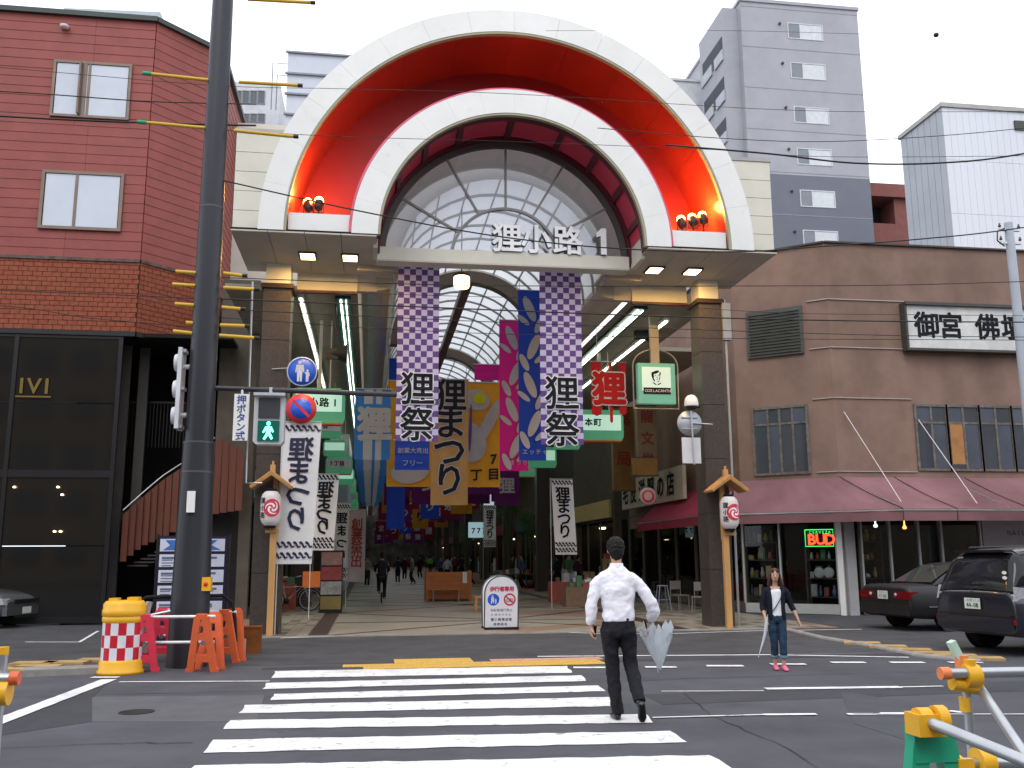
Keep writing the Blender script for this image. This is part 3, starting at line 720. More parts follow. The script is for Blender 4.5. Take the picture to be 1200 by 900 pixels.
u0, u1 = RC.at(876,400)[0], RC.at(942,400)[0]; z0,z1 = RC.at(942,414)[1], RC.at(942,358)[1]
b = MB(); b.box(u0,-.07,z0,u1,.05,z1); fr_ = wp(b,'shuttered_window',M('dull green frame',(.08,.085,.07),.6),br_b,RC)
for k in range(14):
    zz = z0+.06+k*(z1-z0-.12)/14; q = MB(); q.obox(((u0+u1)/2,-.08,zz+.03),(u1-u0-.14,.05,.006),0,0,R(40)); sub(q,'slat',M('dark slat',(.05,.05,.045),.5),fr_)
gm3 = [glass_mid,MATS['dusty blue glass']]
wz0, wz1 = RB.at(1100,549)[1], RB.at(1100,477)[1]
def ru(px): return RB.at(px,520)[0]
window(br_b,RB,ru(1076),wz0,ru(1110),wz1,[.5],grime,gm3,.07,trans=.74)
window(br_b,RB,ru(1113),wz0,ru(1148),wz1,[.5],grime,gm3,.07,trans=.74)
window(br_b,RB,ru(1151),wz0,ru(1186),wz1,[.5],grime,gm3,.07,trans=.74)
window(br_b,RB,ru(1189),wz0,ru(1240),wz1,[.5],grime,gm3,.07,trans=.74)
b = MB(); b.box(ru(1114),-.03,wz0+.12,ru(1129),-.012,wz0+1.25); wp(b,'boarded_pane',M('plywood',(.40,.20,.08),.7,var=.2,scale=3),br_b,RB)
# string-course cables fixed on the wall
for (y1_,y2_) in ((352,354),(408,411),(467,469),(553,554)):
    b = MB(); zc = RB.at(1000,y1_)[1]; b.box(0,-.035,zc,RB.at(1062,400)[0],-.005,zc+.025); wp(b,'wall_strip',M('pale conduit',(.42,.36,.33),.6),br_b,RB)
    b = MB(); b.box(RC.at(948,400)[0],-.035,zc,ccl,-.005,zc+.025); wp(b,'wall_strip',MATS['pale conduit'],br_b,RC)
# signboard
s0 = RB.at(1064,408,.2); s1 = RB.at(1064,358,.2); sr = s0[0]+5.2
sg = thing('shop_signboard','long weathered white signboard with black brush characters on the brown wall','sign',(kx+s0[0]+2.6,24.2,s0[1]))
b = MB(); b.box(s0[0],-.26,s0[1],sr,-.02,s1[1]); wp(b,'board',M('weathered white board',(.66,.66,.64),.6,var=.12,scale=3,stain=.35),sg,RB)
b = MB(); fz0,fz1=s0[1],s1[1]
for q in ((s0[0]-.06,-.3,fz0-.07,sr,-.02,fz0),(s0[0]-.06,-.36,fz1,sr,-.02,fz1+.08),(s0[0]-.06,-.3,fz0,s0[0],-.02,fz1)): b.box(*q)
wp(b,'frame',M('dark sign frame',(.06,.055,.05),.5),sg,RB)
b = MB()
for ch,px_ in (('御',1086),('宮',1114),('佛',1157),('壇',1187),('具',1222)): 
    u = RB.at(px_,380,.26)[0]; zc = (fz0+fz1)/2+.04
    b.glyphs(ch,(u,-.264,zc),(1,0,0),(0,0,1),.78,0,.030)
wp(b,'lettering',ink,sg,RB,kind='stuff')

# awning
aw = M('dusty rose awning',(.26,.135,.15),.85,var=.2,scale=.9,bump=.2,bscale=30,stain=.55,trl=.1); awd = M('maroon awning',(.30,.04,.07),.85,var=.1,scale=1.2,stain=.3,trl=.1)
AY = 22.55
tip = PY(1058,596,AY); tb_ = PY(1058,610,AY)
zo, zv = tip.z, tb_.z; zi = RB.at(990,559)[1]
# outer line of the chamfer awning
ang = R(39); L2 = 5.2
tl = Vector((tip.x-L2*math.cos(ang), AY+L2*math.sin(ang)))
awn = thing('awning','long dusty rose cloth awning round the corner of the brown building','awning',(kx,24.3,zi))
def apart(mb,name,mats,kind=None,label=None):
    o = mb.build(name,mats,awn,label=label); o.matrix_parent_inverse = Matrix.Translation(-awn.location); return o
def strip(Pi0,Pi1,Po0,Po1,mat,label=None,n=18):
    b = MB()
    def f(u,v):
        a = Vector(Pi0).lerp(Vector(Pi1),u); c = Vector(Po0).lerp(Vector(Po1),u); p = a.lerp(c,v); p.z -= .07*math.sin(v*math.pi)*(.6+.4*abs(math.sin(u*n*1.57))); return p
    b.sheet(f,40,8); apart(b,'awning_cloth',mat,label=label)
    b = MB(); b.sheet(lambda u,v: Vector(Po0).lerp(Vector(Po1),u)+Vector((math.sin(u*40)*.008,math.sin(u*33)*.01,-(zo-zv)*v)),40,3); apart(b,'valance',mat)
sidex = tl.x
strip((kx,24.28,zi),(kx+22,24.28,zi),(tip.x,AY,zo),(kx+22,AY,zo),aw)
strip((rx,ry,zi),(kx,24.28,zi),(tl.x,tl.y,zo),(tip.x,AY,zo),aw)
strip((rx,ry,zi),(rx,ry+7.5,zi),(tl.x,tl.y,zo),(tl.x,tl.y+7.0,zo),awd,'maroon side of the awning inside the arcade')
b = MB()
for (A,B_) in (((988,483),(1056,588)),((1075,492),(1145,590))):
    a_ = RB.at(A[0],A[1]) if A[0]>976 else None
    P0 = RB.w(a_[0],.05,a_[1]); P1 = PY(B_[0],B_[1],AY+.08); b = MB(); b.tube([P0,P1],.014,6)
    apart(b,'stay_rod',M('pale rod',(.6,.55,.53),.4,.3))
b = MB()
for P,Q in (((tip.x,AY),(tl.x,tl.y)),((tip.x,AY),(kx+22,AY)),((tl.x,tl.y),(tl.x,tl.y+7))): b.beam((P[0],P[1],zo-.03),(Q[0],Q[1],zo-.03),.03,.03)
for k in range(6): b.beam((kx+.2+k*3,24.3,zi-.05),(tip.x+.1+k*3.05,AY,zo-.03),.03,.03)
apart(b,'awning_frame',metal)
sm_=M('grimy seam',(.07,.045,.045),.9)
for (P0,P1) in [((kx,24.28,zi+.012),(tip.x,AY-.01,zo+.012))]+[((kx+1.6+k*2.1,24.28,zi+.010),(tip.x+1.5+k*2.1,AY-.01,zo+.010)) for k in range(7)]:
    b=MB(); P0=Vector(P0); P1=Vector(P1); b.tube([P0.lerp(P1,v/8)+Vector((0,0,-.045*math.sin(v/8*math.pi))) for v in range(9)]+[P1+Vector((0,0,-(zo-zv)))],.011,5); apart(b,'seam',sm_)
# ground floor shopfront under the awning
zg = zi-.1
def shopfront(pl, us, zt_, posts, name='shopfront', sill=.28, gl=None, fm=None, postw=.05):
    b = MB(); fm = fm or M('pale shop frame',(.46,.47,.46),.45,.3,var=.1)
    b.box(us[0],-.04,0.02,us[-1],.1,sill); b.box(us[0],-.04,zt_-.06,us[-1],.1,zt_)
    for u in us: b.box(u-postw/2,-.05,sill,u+postw/2,.1,zt_-.06)
    s_ = wp(b,name,fm,br_b,pl)
    for a,c in zip(us,us[1:]):
        q = MB(); q.box(a+postw/2,.02,sill,c-postw/2,.03,zt_-.06); sub(q,'pane',gl or glass_thin('shop glass',(.86,.90,.90),-.02),s_)
cu = lambda px_: RC.at(px_,680)[0]
fu = lambda px_: RB.at(px_,680)[0]
zs = 3.2
shopfront(RC,[-.0,cu(916),cu(983)-.0],zs,None)
b = MB(); b.box(cu(984),-.1,.0,ccl-.02,.2,zs); wp(b,'white_pier',white,br_b,RC)
shopfront(RB,[fu(1012),fu(1046),fu(1080),fu(1107),fu(1153)],zs,None,sill=.5)
b = MB(); b.box(.02,-.1,.0,fu(1003),.15,zs); wp(b,'grey_pier',M('grey pier',(.36,.36,.37),.5),br_b,RB)
b = MB(); b.box(fu(1156),-.03,0,22,.1,zs); wp(b,'grey_wall',M('pale grey board',(.40,.39,.40),.6),br_b,RB)
b = MB(); q = RB.at(1192,648); b.glyphs('Tiva',(q[0]-.35,-.035,q[1]),(1,0,0),(0,0,1),.5,0,.03,step=.27); b.glyphs('NAIL',(q[0]-.2,-.035,q[1]+.55),(1,0,0),(0,0,1),.18,0,.0,step=.14); wp(b,'wall_lettering',ink,br_b,RB,kind='stuff')
shopfront(PL(rx,ry+12,R(-90)),[0,2,4,6,8,10,11.98],zs,None,fm=M('dim shop frame',(.12,.11,.10),.5),sill=.3)
# interior room with shelves and goods
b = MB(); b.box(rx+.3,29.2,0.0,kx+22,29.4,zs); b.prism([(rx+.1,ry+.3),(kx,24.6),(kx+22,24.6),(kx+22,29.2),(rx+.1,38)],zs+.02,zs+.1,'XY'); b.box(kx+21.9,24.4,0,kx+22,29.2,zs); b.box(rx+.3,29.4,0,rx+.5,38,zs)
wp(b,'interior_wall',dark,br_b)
gcol = [M('goods %d'%i,c,.5,var=.2,scale=9) for i,c in enumerate(((.55,.53,.48),(.25,.16,.10),(.18,.25,.45),(.45,.10,.07),(.10,.24,.13),(.60,.45,.18),(.8,.8,.78)))]
def shelf(pl,u0,u1,label,seed):
    rr = random.Random(seed)
    t = thing('display_shelf',label,'shelf',pl.w((u0+u1)/2,-.5,0))
    b = MB()
    for z in (.45,.95,1.45,1.95): b.box(u0,.35,z-.015,u1,.75,z+.015)
    for u in (u0,u1): b.box(u-.02,.35,.05,u+.02,.75,2.3)
    wp(b,'rack',M('shelf wood',(.10,.06,.035),.5),t,pl)
    b = MB()
    for z in (.47,.97,1.47,1.97):
        u = u0+.08
        while u < u1-.12:
            w = rr.uniform(.06,.16); h = rr.uniform(.1,.34)
            if rr.random()<.5: b.box(u,.42,z,u+w,.6,z+h,rr.randrange(7))
            else: b.lathe([(0,0),(w*.4,.01),(w*.5,h*.4),(w*.25,h*.8),(w*.3,h),(0,h)],(u+w/2,.5,z),10,rr.randrange(7))
            u += w+rr.uniform(.02,.1)
    wp(b,'goods',gcol,t,pl,kind='stuff')
shelf(RC,cu(870),cu(908),'shelf of bottles and jars behind the left pane of the corner shop window',1)
shelf(RC,cu(942),cu(978),'shelf of plates and ornaments behind the pane under the neon sign',2)
shelf(RB,fu(1016),fu(1044),'dim shelf of goods behind the pane right of the white pier',3)
for i,px_ in enumerate((960,971)):
    q = RC.at(px_,671,-.3); b = MB(); b.lathe([(0,0),(.13,.0),(.145,.02),(.145,.05),(0,.05)],(0,0,0),24,axis='Y'); p=RC.w(q[0],-.3,q[1])
    t = b.build('plate_clock',gcol[6],None,p,rz=RC.a); tag(t,'round pale wall clock on the upper shelf, %s of the pair'%('left','right')[i],'clock','clocks in the shop window')
# neon sign
q0 = RC.at(943,621,-.06); q1 = RC.at(977,640,-.06)
ne = thing('neon_sign','red neon word in a green frame glowing inside the corner shop window','neon sign',RC.w((q0[0]+q1[0])/2,-.06,q1[1]))
ng = M('green neon',(.1,1,.2),emit=1.6,ecol=(.05,.9,.15),var=0); nr_ = M('red neon',(1,.2,.1),emit=4,ecol=(1,.05,.015),var=0)
b = MB(); b.tube([(q0[0],.06,q0[1]),(q1[0],.06,q0[1]),(q1[0],.06,q1[1]),(q0[0],.06,q1[1]),(q0[0],.06,q0[1])],.012,6); wp(b,'frame_tube',ng,ne,RC)
b = MB(); b.glyphs('BUD',(q0[0]+.17,.05,q1[1]+.19),(1,0,0),(0,0,1),.40,0,.022,step=.245); wp(b,'red_word',nr_,ne,RC)
b = MB(); b.glyphs('CERVEZA',(q0[0]+.15,.05,q0[1]-.07),(1,0,0),(0,0,1),.11,0,.0,step=.085); wp(b,'green_word',ng,ne,RC)
b = MB(); b.box(q0[0]-.02,.08,q1[1]-.02,q1[0]+.02,.09,q0[1]+.02); wp(b,'back_board',black,ne,RC)
for (px_,py_,m_,lab) in ((1060,618,M('small orange bulb',(1,.6,.2),emit=3.5,ecol=(1,.45,.08),var=0),'small orange lamp glowing inside the shop behind the sedan'),(1026,616,M('small white bulb',(1,1,1),emit=2.5,ecol=(.9,1,.95),var=0),'small white lamp glowing at the top of the window beside the grey pier')):
    q = RB.at(px_,py_,-.6); b = MB(); b.lathe([(0,-.05),(.045,-.04),(.055,.01),(.02,.05),(.008,.3),(0,.3)],(0,0,0),12); tag(b.build('hanging_lamp',m_,None,RB.w(q[0],-.6,q[1])),lab,'lamp')

# ---------------- background buildings on the right
tw = thing('apartment_tower','tall grey apartment tower with a darker lower part and one column of white windows','building',(PY(950,600,62).x,65,0))
T = PL(PY(883,300,62).x,62,0); tu = lambda px_,py_: T.at(px_,py_)
xr_ = T.at(1024,270)[0]; zt = T.at(900,4)[1]; zd = T.at(960,207)[1]
lg = M('light grey tile wall',(.34,.345,.38),.6,var=.09,scale=.5,stain=.2); dg = M('slate grey tile wall',(.135,.145,.18),.6,var=.06,scale=.8)
b = MB(); b.box(0,0,0,xr_,20,zd); wp(b,'lower_wall',dg,tw,T)
b = MB(); b.box(0,0,zd+.01,xr_,20,zt); b.box(-.1,-.1,zt,xr_+.1,20,zt+.25); wp(b,'upper_wall',lg,tw,T)
xl_ = T.at(860,200)[0]
b = MB(); b.box(xl_,.7,0,-.0,5.9,zt-.4); b.box(xl_,.7,zt-.4,0,6.0,zt-.2); wp(b,'stair_core',lg,tw,T)
for (ya,yb,xa,xb) in ((37,0,924,963),):
    pass
fh = None; zs_ = []
for (cy) in (37,83,134.5,183,232,279,327):
    q = T.at(944,cy)[1]; u0 = T.at(924+ (cy-37)*.075,cy)[0]; u1 = T.at(963+(cy-37)*.075,cy)[0]; zs_.append(q)
    window(tw,T,u0,q-.62,u1,q+.55,[.34],M('white sash',(.55,.57,.60),.4),[M('side pane',(.16,.18,.21),.1,spec=.9),curtain],.07,proud=.04)
    b = MB(); b.lathe([(0,-.0),(.1,0),(.1,.12),(0,.15)],(u0-.7,-.14,q+.45),8,axis='Y'); wp(b,'vent_hood',MATS['dark slat'],tw,T)
dz = (zs_[0]-zs_[5])/5
for k in range(12):
    zz = zs_[0]+dz*.52-k*dz; b = MB(); b.box(.01,-.015,zz-.03,xr_-.01,-.0,zz+.03); wp(b,'floor_joint',M('tower joint',(.25,.255,.29) if True else 0,.6),tw,T)
for k in range(11):
    z0 = zt-1.0-(k+1)*dz
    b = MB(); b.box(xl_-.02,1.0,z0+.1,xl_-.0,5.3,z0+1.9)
    w_ = wp(b,'balcony_shade_plate',M('painted balcony shade',(.07,.075,.09),.7),tw,T)  # thin dark plate, the shade of the balcony opening is in its colour
    q = MB(); q.box(xl_-.12,.9,z0-.1,xl_-.0,2.6,z0+.75); q.box(xl_-.12,3.2,z0-.1,xl_,5.5,z0+.75); sub(q,'parapet',M('pale parapet',(.38,.40,.44),.5),w_)
wb = thing('white_panel_building','pale blue-white building clad in tall narrow metal panels at the right edge','building',(PY(1180,600,45).x,50,0))
Wp = PL(PY(1115,250,45).x,45,0); wz = Wp.at(1112,126)[1]; cl_ = M('blue white panel',(.62,.65,.71),.5,.0,var=.05,scale=.4,streak=True)
b = MB(); b.box(.05,.05,0,16,4.2,wz); wp(b,'core',M('pale core',(.45,.47,.52),.6),wb,Wp)
zr_ = [0,4.5,9,wz-6.2,wz-3.1,wz]
for i in range(40):
    for z0,z1 in zip(zr_,zr_[1:]):
        if z1-z0<.3: continue
        b = MB(); b.box(i*.4+.006,-.0,z0+.008,(i+1)*.4-.006,.045,z1-.008)
        o = wp(b,'metal_panel',cl_,wb,Wp)
for i in range(7):
    b = MB(); b.box(0,i*.6+.02,0,.045,(i+1)*.6-.02,wz-.01); wp(b,'side_panel',M('greyer panel',(.36,.39,.43),.5,var=.08,scale=.5),wb,Wp)
b = MB(); b.box(-.1,-.1,wz,16,4.3,wz+.25); wp(b,'coping',alum,wb,Wp)
q = Wp.at(1193,148); b = MB(); b.box(q[0]-.25,-.1,q[1]-.25,q[0]+.35,-.0,q[1]+.3); wp(b,'louvre',MATS['dark slat'],wb,Wp)
rb = thing('red_brown_block','small red-brown building with an open dark terrace between the tower and the white building','building',(PY(1040,500,56).x,58,0))
Rp = PL(PY(1016,300,64).x,64,0); A = Rp.at(1024,216)[1]; 
b = MB(); rbm = M('red brown wall',(.20,.08,.07),.7); b.box(0,0,0,4,6,Rp.at(1040,262)[1]); b.box(-.05,-.3,Rp.at(1040,232)[1],4,6,A); b.box(2.6,.1,0,4,6,A)
b.box(0,4,0,2.6,6,A); wp(b,'wall',rbm,rb,Rp)
b = MB(); b.box(.02,2,Rp.at(1040,262)[1],2.6,2.1,Rp.at(1040,232)[1]); wp(b,'terrace_back',dark,rb,Rp)
sb = thing('pale_annex','small pale building just visible behind the right side of the ring','building',(PY(815,400,70).x,72,0))
Sp = PL(PY(790,300,70).x,70,0); b = MB(); b.box(0,0,0,Sp.at(829,100)[0],6,Sp.at(810,96)[1]); b.box(-.1,-.1,Sp.at(810,96)[1],Sp.at(829,100)[0]+.1,6,Sp.at(810,96)[1]+.2); wp(b,'wall',M('pale wall',(.55,.57,.6),.6),sb,Sp)
# ---------------- background buildings on the left
lb2 = thing('cream_annex','cream tiled building behind the left end of the gateway','building',(PY(290,500,30).x,33,0))
b = MB(); xa = PY(262,300,30).x; xb = PY(345,300,30).x; z_ = PY(300,145,30).z
b.box(xa,30,7.9,xb+1,40,z_)
o = b.build('wall',cream,lb2); o.matrix_parent_inverse = Matrix.Translation(-lb2.location)
lb3 = thing('white_office_block','white office block with a row of small windows seen between the pole and the ring','building',(PY(300,500,55).x,58,0))
Op = PL(PY(262,300,55).x,55,0); b = MB(); b.box(0,0,0,Op.at(328,120)[0],8,Op.at(300,97)[1]); wp(b,'wall',M('office white',(.5,.52,.55),.6),lb3,Op)
for (ya,yb) in ((107,121),(134,143)):
    for xa_ in (276,285,294,303):
        window(lb3,Op,Op.at(xa_,ya)[0],Op.at(xa_,yb)[1],Op.at(xa_+7,ya)[0],Op.at(xa_,ya)[1],1,M('office frame',(.2,.21,.23)),glass_mid,.05)
lb4 = thing('pale_blue_block','tall pale blue-white block with thin floor lines behind the left of the ring','building',(PY(370,500,48).x,51,0))
Qp = PL(PY(328,300,48).x,48,0); b = MB(); z4 = Qp.at(330,60)[1]; b.box(0,0,0,Qp.at(420,100)[0],8,z4); wp(b,'wall',M('pale blue render',(.52,.56,.63),.6,var=.04),lb4,Qp)
for yy in (60,85,109,133,158):
    b = MB(); zc = Qp.at(328,yy)[1]; b.box(-.1,-.12,zc-.08,Qp.at(420,100)[0],-.0,zc+.02); wp(b,'floor_ledge',M('grey ledge',(.22,.24,.28),.6),lb4,Qp)
b = MB()
for xx,zz in ((-.8,Qp.at(313,70)[1]),(-.55,Qp.at(313,84)[1])):
    b.tube([(xx,.3,Qp.at(313,125)[1]),(xx,.3,zz),(0,.3,zz)],.03,6)
wp(b,'roof_pipe',MATS['grey ledge'],lb4,Qp)
tk = thing('roof_tank','pale rooftop tank box on the roof of the red building','tank',(PY(130,60,29).x,29.5,zroof))
b = MB(); p0 = PY(74,20,29); p1 = PY(192,12,29); b.prism([(p0.x,zroof-.5),(p1.x,zroof-.5),(p1.x-.1,PY(188,14,29).z),(p0.x,p0.z+.32)],29,31); o=b.build('casing',M('tank panel',(.42,.50,.54),.5),tk); o.matrix_parent_inverse = Matrix.Translation(-tk.location)
# buildings across the street, behind the viewer (they show in the glass and shade the street)
ob = thing('opposite_block','tan office block across the street behind the viewer with rows of windows','building',(0,-16,0))
b = MB(); b.box(-50,-28,0,-1,-17,17); b.box(1.5,-28,0,60,-17,15); o = b.build('wall',M('tan tile wall',(.30,.25,.19),.7),ob); o.matrix_parent_inverse = Matrix.Translation(-ob.location)
b = MB()
for i in range(9):
    for j in range(5): b.box(-29+i*2.9,-17.0,1.2+j*3.2,-27.2+i*2.9,-16.93,2.8+j*3.2)
for i in range(9):
    for j in range(3): b.box(7+i*3,-17.0,1.2+j*3.2,9+i*3,-16.93,2.8+j*3.2)
o = b.build('window_panes',glass_mid,ob,kind='stuff'); o.matrix_parent_inverse = Matrix.Translation(-ob.location)
# ================================================================ SHOPS INSIDE THE ARCADE
ORD = ['first','second','third','fourth','fifth','sixth','seventh','eighth','ninth','tenth','eleventh','twelfth','thirteenth','fourteenth']
def shop_unit(side, y0, L, k):
    rr = random.Random(100+k+(50 if side>0 else 0))
    x = -3.15 if side<0 else 10.15
    s = -side      # towards the nave
    col = [(.10,.085,.07),(.05,.045,.045),(.13,.10,.06),(.07,.03,.025),(.06,.065,.07),(.16,.13,.10)][k%6]
    t = thing('shop_building','%s shop, %s in the row down the %s side of the arcade'%(('ochre','charcoal','tan','maroon','grey','sand')[k%6],ORD[k],'left' if side<0 else 'right'),'shop',(x,y0+L/2,0))
    def p(mb,n,m,kind=None): 
        o=mb.build(n,m,t,kind=kind); o.matrix_parent_inverse=Matrix.Translation(-t.location); return o
    wm = M('shop wall %d'%(k%6),col,.7,var=.2,scale=1.5)
    b = MB(); b.box(x-.0,y0+.02,3.1,x+(side*5 if side>0 else -1.0),y0+L-.02,9.2); b.box(x,y0+.02,0,x+side*.3,y0+.3,3.1); b.box(x,y0+L-.3,0,x+side*.3,y0+L-.02,3.1); p(b,'wall',wm)
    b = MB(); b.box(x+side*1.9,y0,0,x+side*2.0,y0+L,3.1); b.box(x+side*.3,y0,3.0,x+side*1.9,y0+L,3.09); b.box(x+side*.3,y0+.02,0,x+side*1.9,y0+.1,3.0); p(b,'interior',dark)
    b = MB()
    for j in range(4): b.box(x+side*.02,y0+.3+j*(L-.6)/3-.03,0,x+side*.1,y0+.3+j*(L-.6)/3+.03,3.1)
    p(b,'shop_frame',M('dim shop frame',(.12,.11,.10),.5),'stuff')
    b = MB(); fc = rr.choice(gcol[:6]+[M('teal fascia',(.03,.13,.12)),M('red fascia',(.28,.02,.02)),M('amber fascia',(.35,.16,.02))]); b.box(x+s*.02,y0+.4,3.2,x+s*.14,y0+L-.4,3.95); f=p(b,'fascia_sign',fc)
    b = MB()
    for j in range(7):
        yy = y0+.8+j*(L-1.6)/7; z = rr.uniform(.6,1.6); b.box(x+side*.9,yy,.02,x+side*1.5,yy+.7,z,rr.randrange(7))
        for q in range(3): b.box(x+side*.95,yy+.1+q*.2,z,x+side*1.1,yy+.22+q*.2,z+rr.uniform(.1,.3),rr.randrange(7))
    p(b,'goods',gcol,'stuff')
    b = MB()
    for j in range(3): b.box(x+side*1.2,y0+1+j*(L-2)/2,2.9,x+side*1.35,y0+1.7+j*(L-2)/2,2.97)
    p(b,'shop_lights',M('dim shop light',(1,.9,.7),emit=7,ecol=(1,.8,.5),var=0),'stuff')
ys = [26.2,33,42,51,62,74,86,98,112,128]
for k,(a,c) in enumerate(zip(ys,ys[1:]+[150])): shop_unit(-1,a,c-a,k)
ys = [39.0,47,56,66,77,89,101,115,132]
for k,(a,c) in enumerate(zip(ys,ys[1:]+[150])): shop_unit(1,a,c-a,k)
# end of the arcade
t = thing('end_building','hazy pale street wall closing the far end of the arcade','building',(3,152,0))
b = MB(); b.box(-8,150.2,0,14,152,14); o=b.build('wall',M('far wall',(.10,.10,.09),.8,var=.6,scale=.8),t); o.matrix_parent_inverse=Matrix.Translation(-t.location)

# ================================================================ HANGING BANNERS
def cloth(name,label,cat,cx,y,ztop,w,h,mats,mifn=None,nu=10,nv=24,amp=.012,group=None,tilt=0.0,rz=0):
    t = thing(name,label,cat,(cx,y,ztop),rz,group)
    def wf_(u,v): return (-w/2+w*u+tilt*v, amp*math.sin(u*9+v*3)*(.3+v)+amp*.6*math.sin(v*14+u*2), -h*v)
    b = MB(); b.sheet(wf_,nu,nv,mifn=mifn); b.build('cloth',mats,t)
    b = MB(); b.tube([(-w/2-.04,0,.01),(w/2+.04,0,.01)],.014,6); b.build('rod',metal,t)
    b = MB()
    for s in (-.45,.45): b.tube([(w*s,0,.02),(w*s,0,.35)],.006,4)
    b.build('cord',black,t,kind='stuff')
    return t
def warp_for(w,h,amp,tilt=0.0,lift=.012):
    def f(p):
        v = -p.z/h; u = (p.x-tilt*v+w/2)/w
        return Vector((p.x, p.y + amp*math.sin(u*9+v*3)*(.3+v)+amp*.6*math.sin(v*14+u*2)-lift, p.z))
    return f
# purple and white checked banners
for i,(xl,xr,yt,yb) in enumerate(((467,515,308,517),(632,680,316,521))):
    Yb = 20.75; A = PY(xl,yt,Yb); B_ = PY(xr,yt,Yb); C_ = PY((xl+xr)/2,yb,Yb)
    w = B_.x-A.x; h = A.z-C_.z; ncell = 7; nrow = 30
    t = cloth('checked_banner','purple and white checked festival banner hanging at the %s end of the lintel'%('left','right')[i],'banner',(A.x+B_.x)/2,Yb,A.z,w,h,[lilac,purple],lambda a,c:(a+c)%2,nu=ncell,nv=nrow,amp=.012,group='checked banners under the lintel')
    wf_ = warp_for(w,h,.01)
    b = MB(); b.glyphs('狸祭',(0,0,-h*.715),(1,0,0),(0,0,1),w*.84,0,.050,step=w*.86,vertical=True,warp=warp_for(w,h,.012,lift=.014)); b.build('white_outline',whiteprint,t)
    b = MB(); b.glyphs('狸祭',(0,0,-h*.715),(1,0,0),(0,0,1),w*.84,0,.016,step=w*.86,vertical=True,warp=warp_for(w,h,.012,lift=.030)); b.build('lettering',ink,t)
# orange festival banner with white and purple shapes
Yo = 27.0
def span(x0,y0,x1,y1,Y): A=PY(x0,y0,Y); B_=PY(x1,y1,Y); return (A.x+B_.x)/2, A.z, B_.x-A.x, A.z-B_.z
orm = M('orange print',(.62,.30,.03),.8,trl=.2,var=.08,scale=3); wpm = M('grey white print',(.40,.38,.40),.8,trl=.15); lime = M('lime print',(.42,.42,.02),.8)
cx_,zt_,w,h = span(455,446,586,571,Yo)
t = cloth('orange_banner','wide orange banner with a big white wave shape hanging across the nave','banner',cx_,Yo,zt_,w,h,orm,amp=.02)
def blob(mb,pts,y,mi=0):
    mb.add([(p[0],y,p[1]) for p in pts],[tuple(range(len(pts)))],mi)
def ell(cx,cz,rx,rz,a=0,n=20,a0=0,a1=360):
    ca,sa = math.cos(R(a)),math.sin(R(a)); out=[]
    for i in range(n):
        q = R(a0+(a1-a0)*i/n); x,z = rx*math.cos(q),rz*math.sin(q); out.append((cx+x*ca-z*sa,cz+x*sa+z*ca))
    return out
b = MB(); blob(b,ell(.92,-.52,.40,.30,-15),-.060); blob(b,ell(.72,-1.75,.48,.60,20),-.062); blob(b,ell(-.95,-2.6,.55,.35,10),-.061); blob(b,ell(1.30,-1.15,.17,.80,-28),-.063); b.build('white_shapes',wpm,t,kind='stuff')
b = MB(); blob(b,ell(1.02,-.48,.20,.17),-.072); b.build('lime_spot',lime,t)
b = MB(); blob(b,ell(.75,-1.35,.045,.70,-2),-.078); b.build('purple_stroke',purple,t)
b = MB(); b.glyphs('7',(1.42,-.08,-h+.80),(1,0,.1),(0,0,1),.38,0,.03); b.glyphs('丁目',(.92,-.08,-h+.34),(1,0,.05),(0,0,1),.36,0,.03,step=.50); b.build('small_lettering',ink,t)
# see-through lettered banner in front of it
cx_,zt_,w,h = span(506,444,548,592,25.5)
t = cloth('lettered_banner','narrow brownish see-through banner with big outlined black characters before the orange banner','banner',cx_,25.5,zt_,w,h,M('brownish gauze',(.42,.25,.10),.85,trl=.2),amp=.01)
b = MB(); b.glyphs('狸まつり',(0,0,-.45),(1,0,0),(0,0,1),w*.95,0,.055,step=h*.225,vertical=True,warp=warp_for(w,h,.01,lift=.012)); b.build('grey_outline',wpm,t)
b = MB(); b.glyphs('狸まつり',(0,0,-.45),(1,0,0),(0,0,1),w*.95,0,.02,step=h*.225,vertical=True,warp=warp_for(w,h,.01,lift=.020)); b.build('lettering',ink,t)
# magenta and blue streamers with pale petals
mag = M('magenta print',(.62,.02,.25),.8,trl=.25,var=.05); blu = M('royal blue print',(.02,.06,.40),.8,trl=.25,var=.05)
for (x0,y0,x1,y1,Y,mm,nm,lab,txt) in ((585,375,619,552,25.2,mag,'magenta_banner','tall magenta banner with pale petal shapes beside the blue one','狸まつり'),(607,340,640,540,23.5,blu,'blue_banner','tall royal blue banner with pale petal shapes next to the right checked banner','エッチャ'),(556,427,587,446,29.5,mag,'magenta_banner','short magenta cloth showing above the orange banner','')):
    cx_,zt_,w,h = span(x0,y0,x1,y1,Y)
    t = cloth(nm,lab,'banner',cx_,Y,zt_,w,h,mm,amp=.012)
    b = MB(); n = int(h/1.0)
    for k in range(max(1,n)):
        zc = -.5-k*1.0; sgn = 1 if k%2 else -1
        if zc < -h+.5: break
        blob(b,ell(.05*sgn,zc,.12,.36,-22*sgn),-.028-.002*k); 
        if w>.6: blob(b,ell(-.2*sgn,zc-.42,.09,.24,25*sgn),-.03-.002*k); blob(b,ell(.22*sgn,zc-.30,.07,.2,-50*sgn),-.029-.002*k)
    b.build('pale_petals',wpm,t,kind='stuff')
    if txt: b = MB(); b.glyphs(txt,(-w*.28,-.035,-h+.22),(1,0,0),(0,0,1),.15,0,.0,step=.17); b.build('small_lettering',wpm,t)
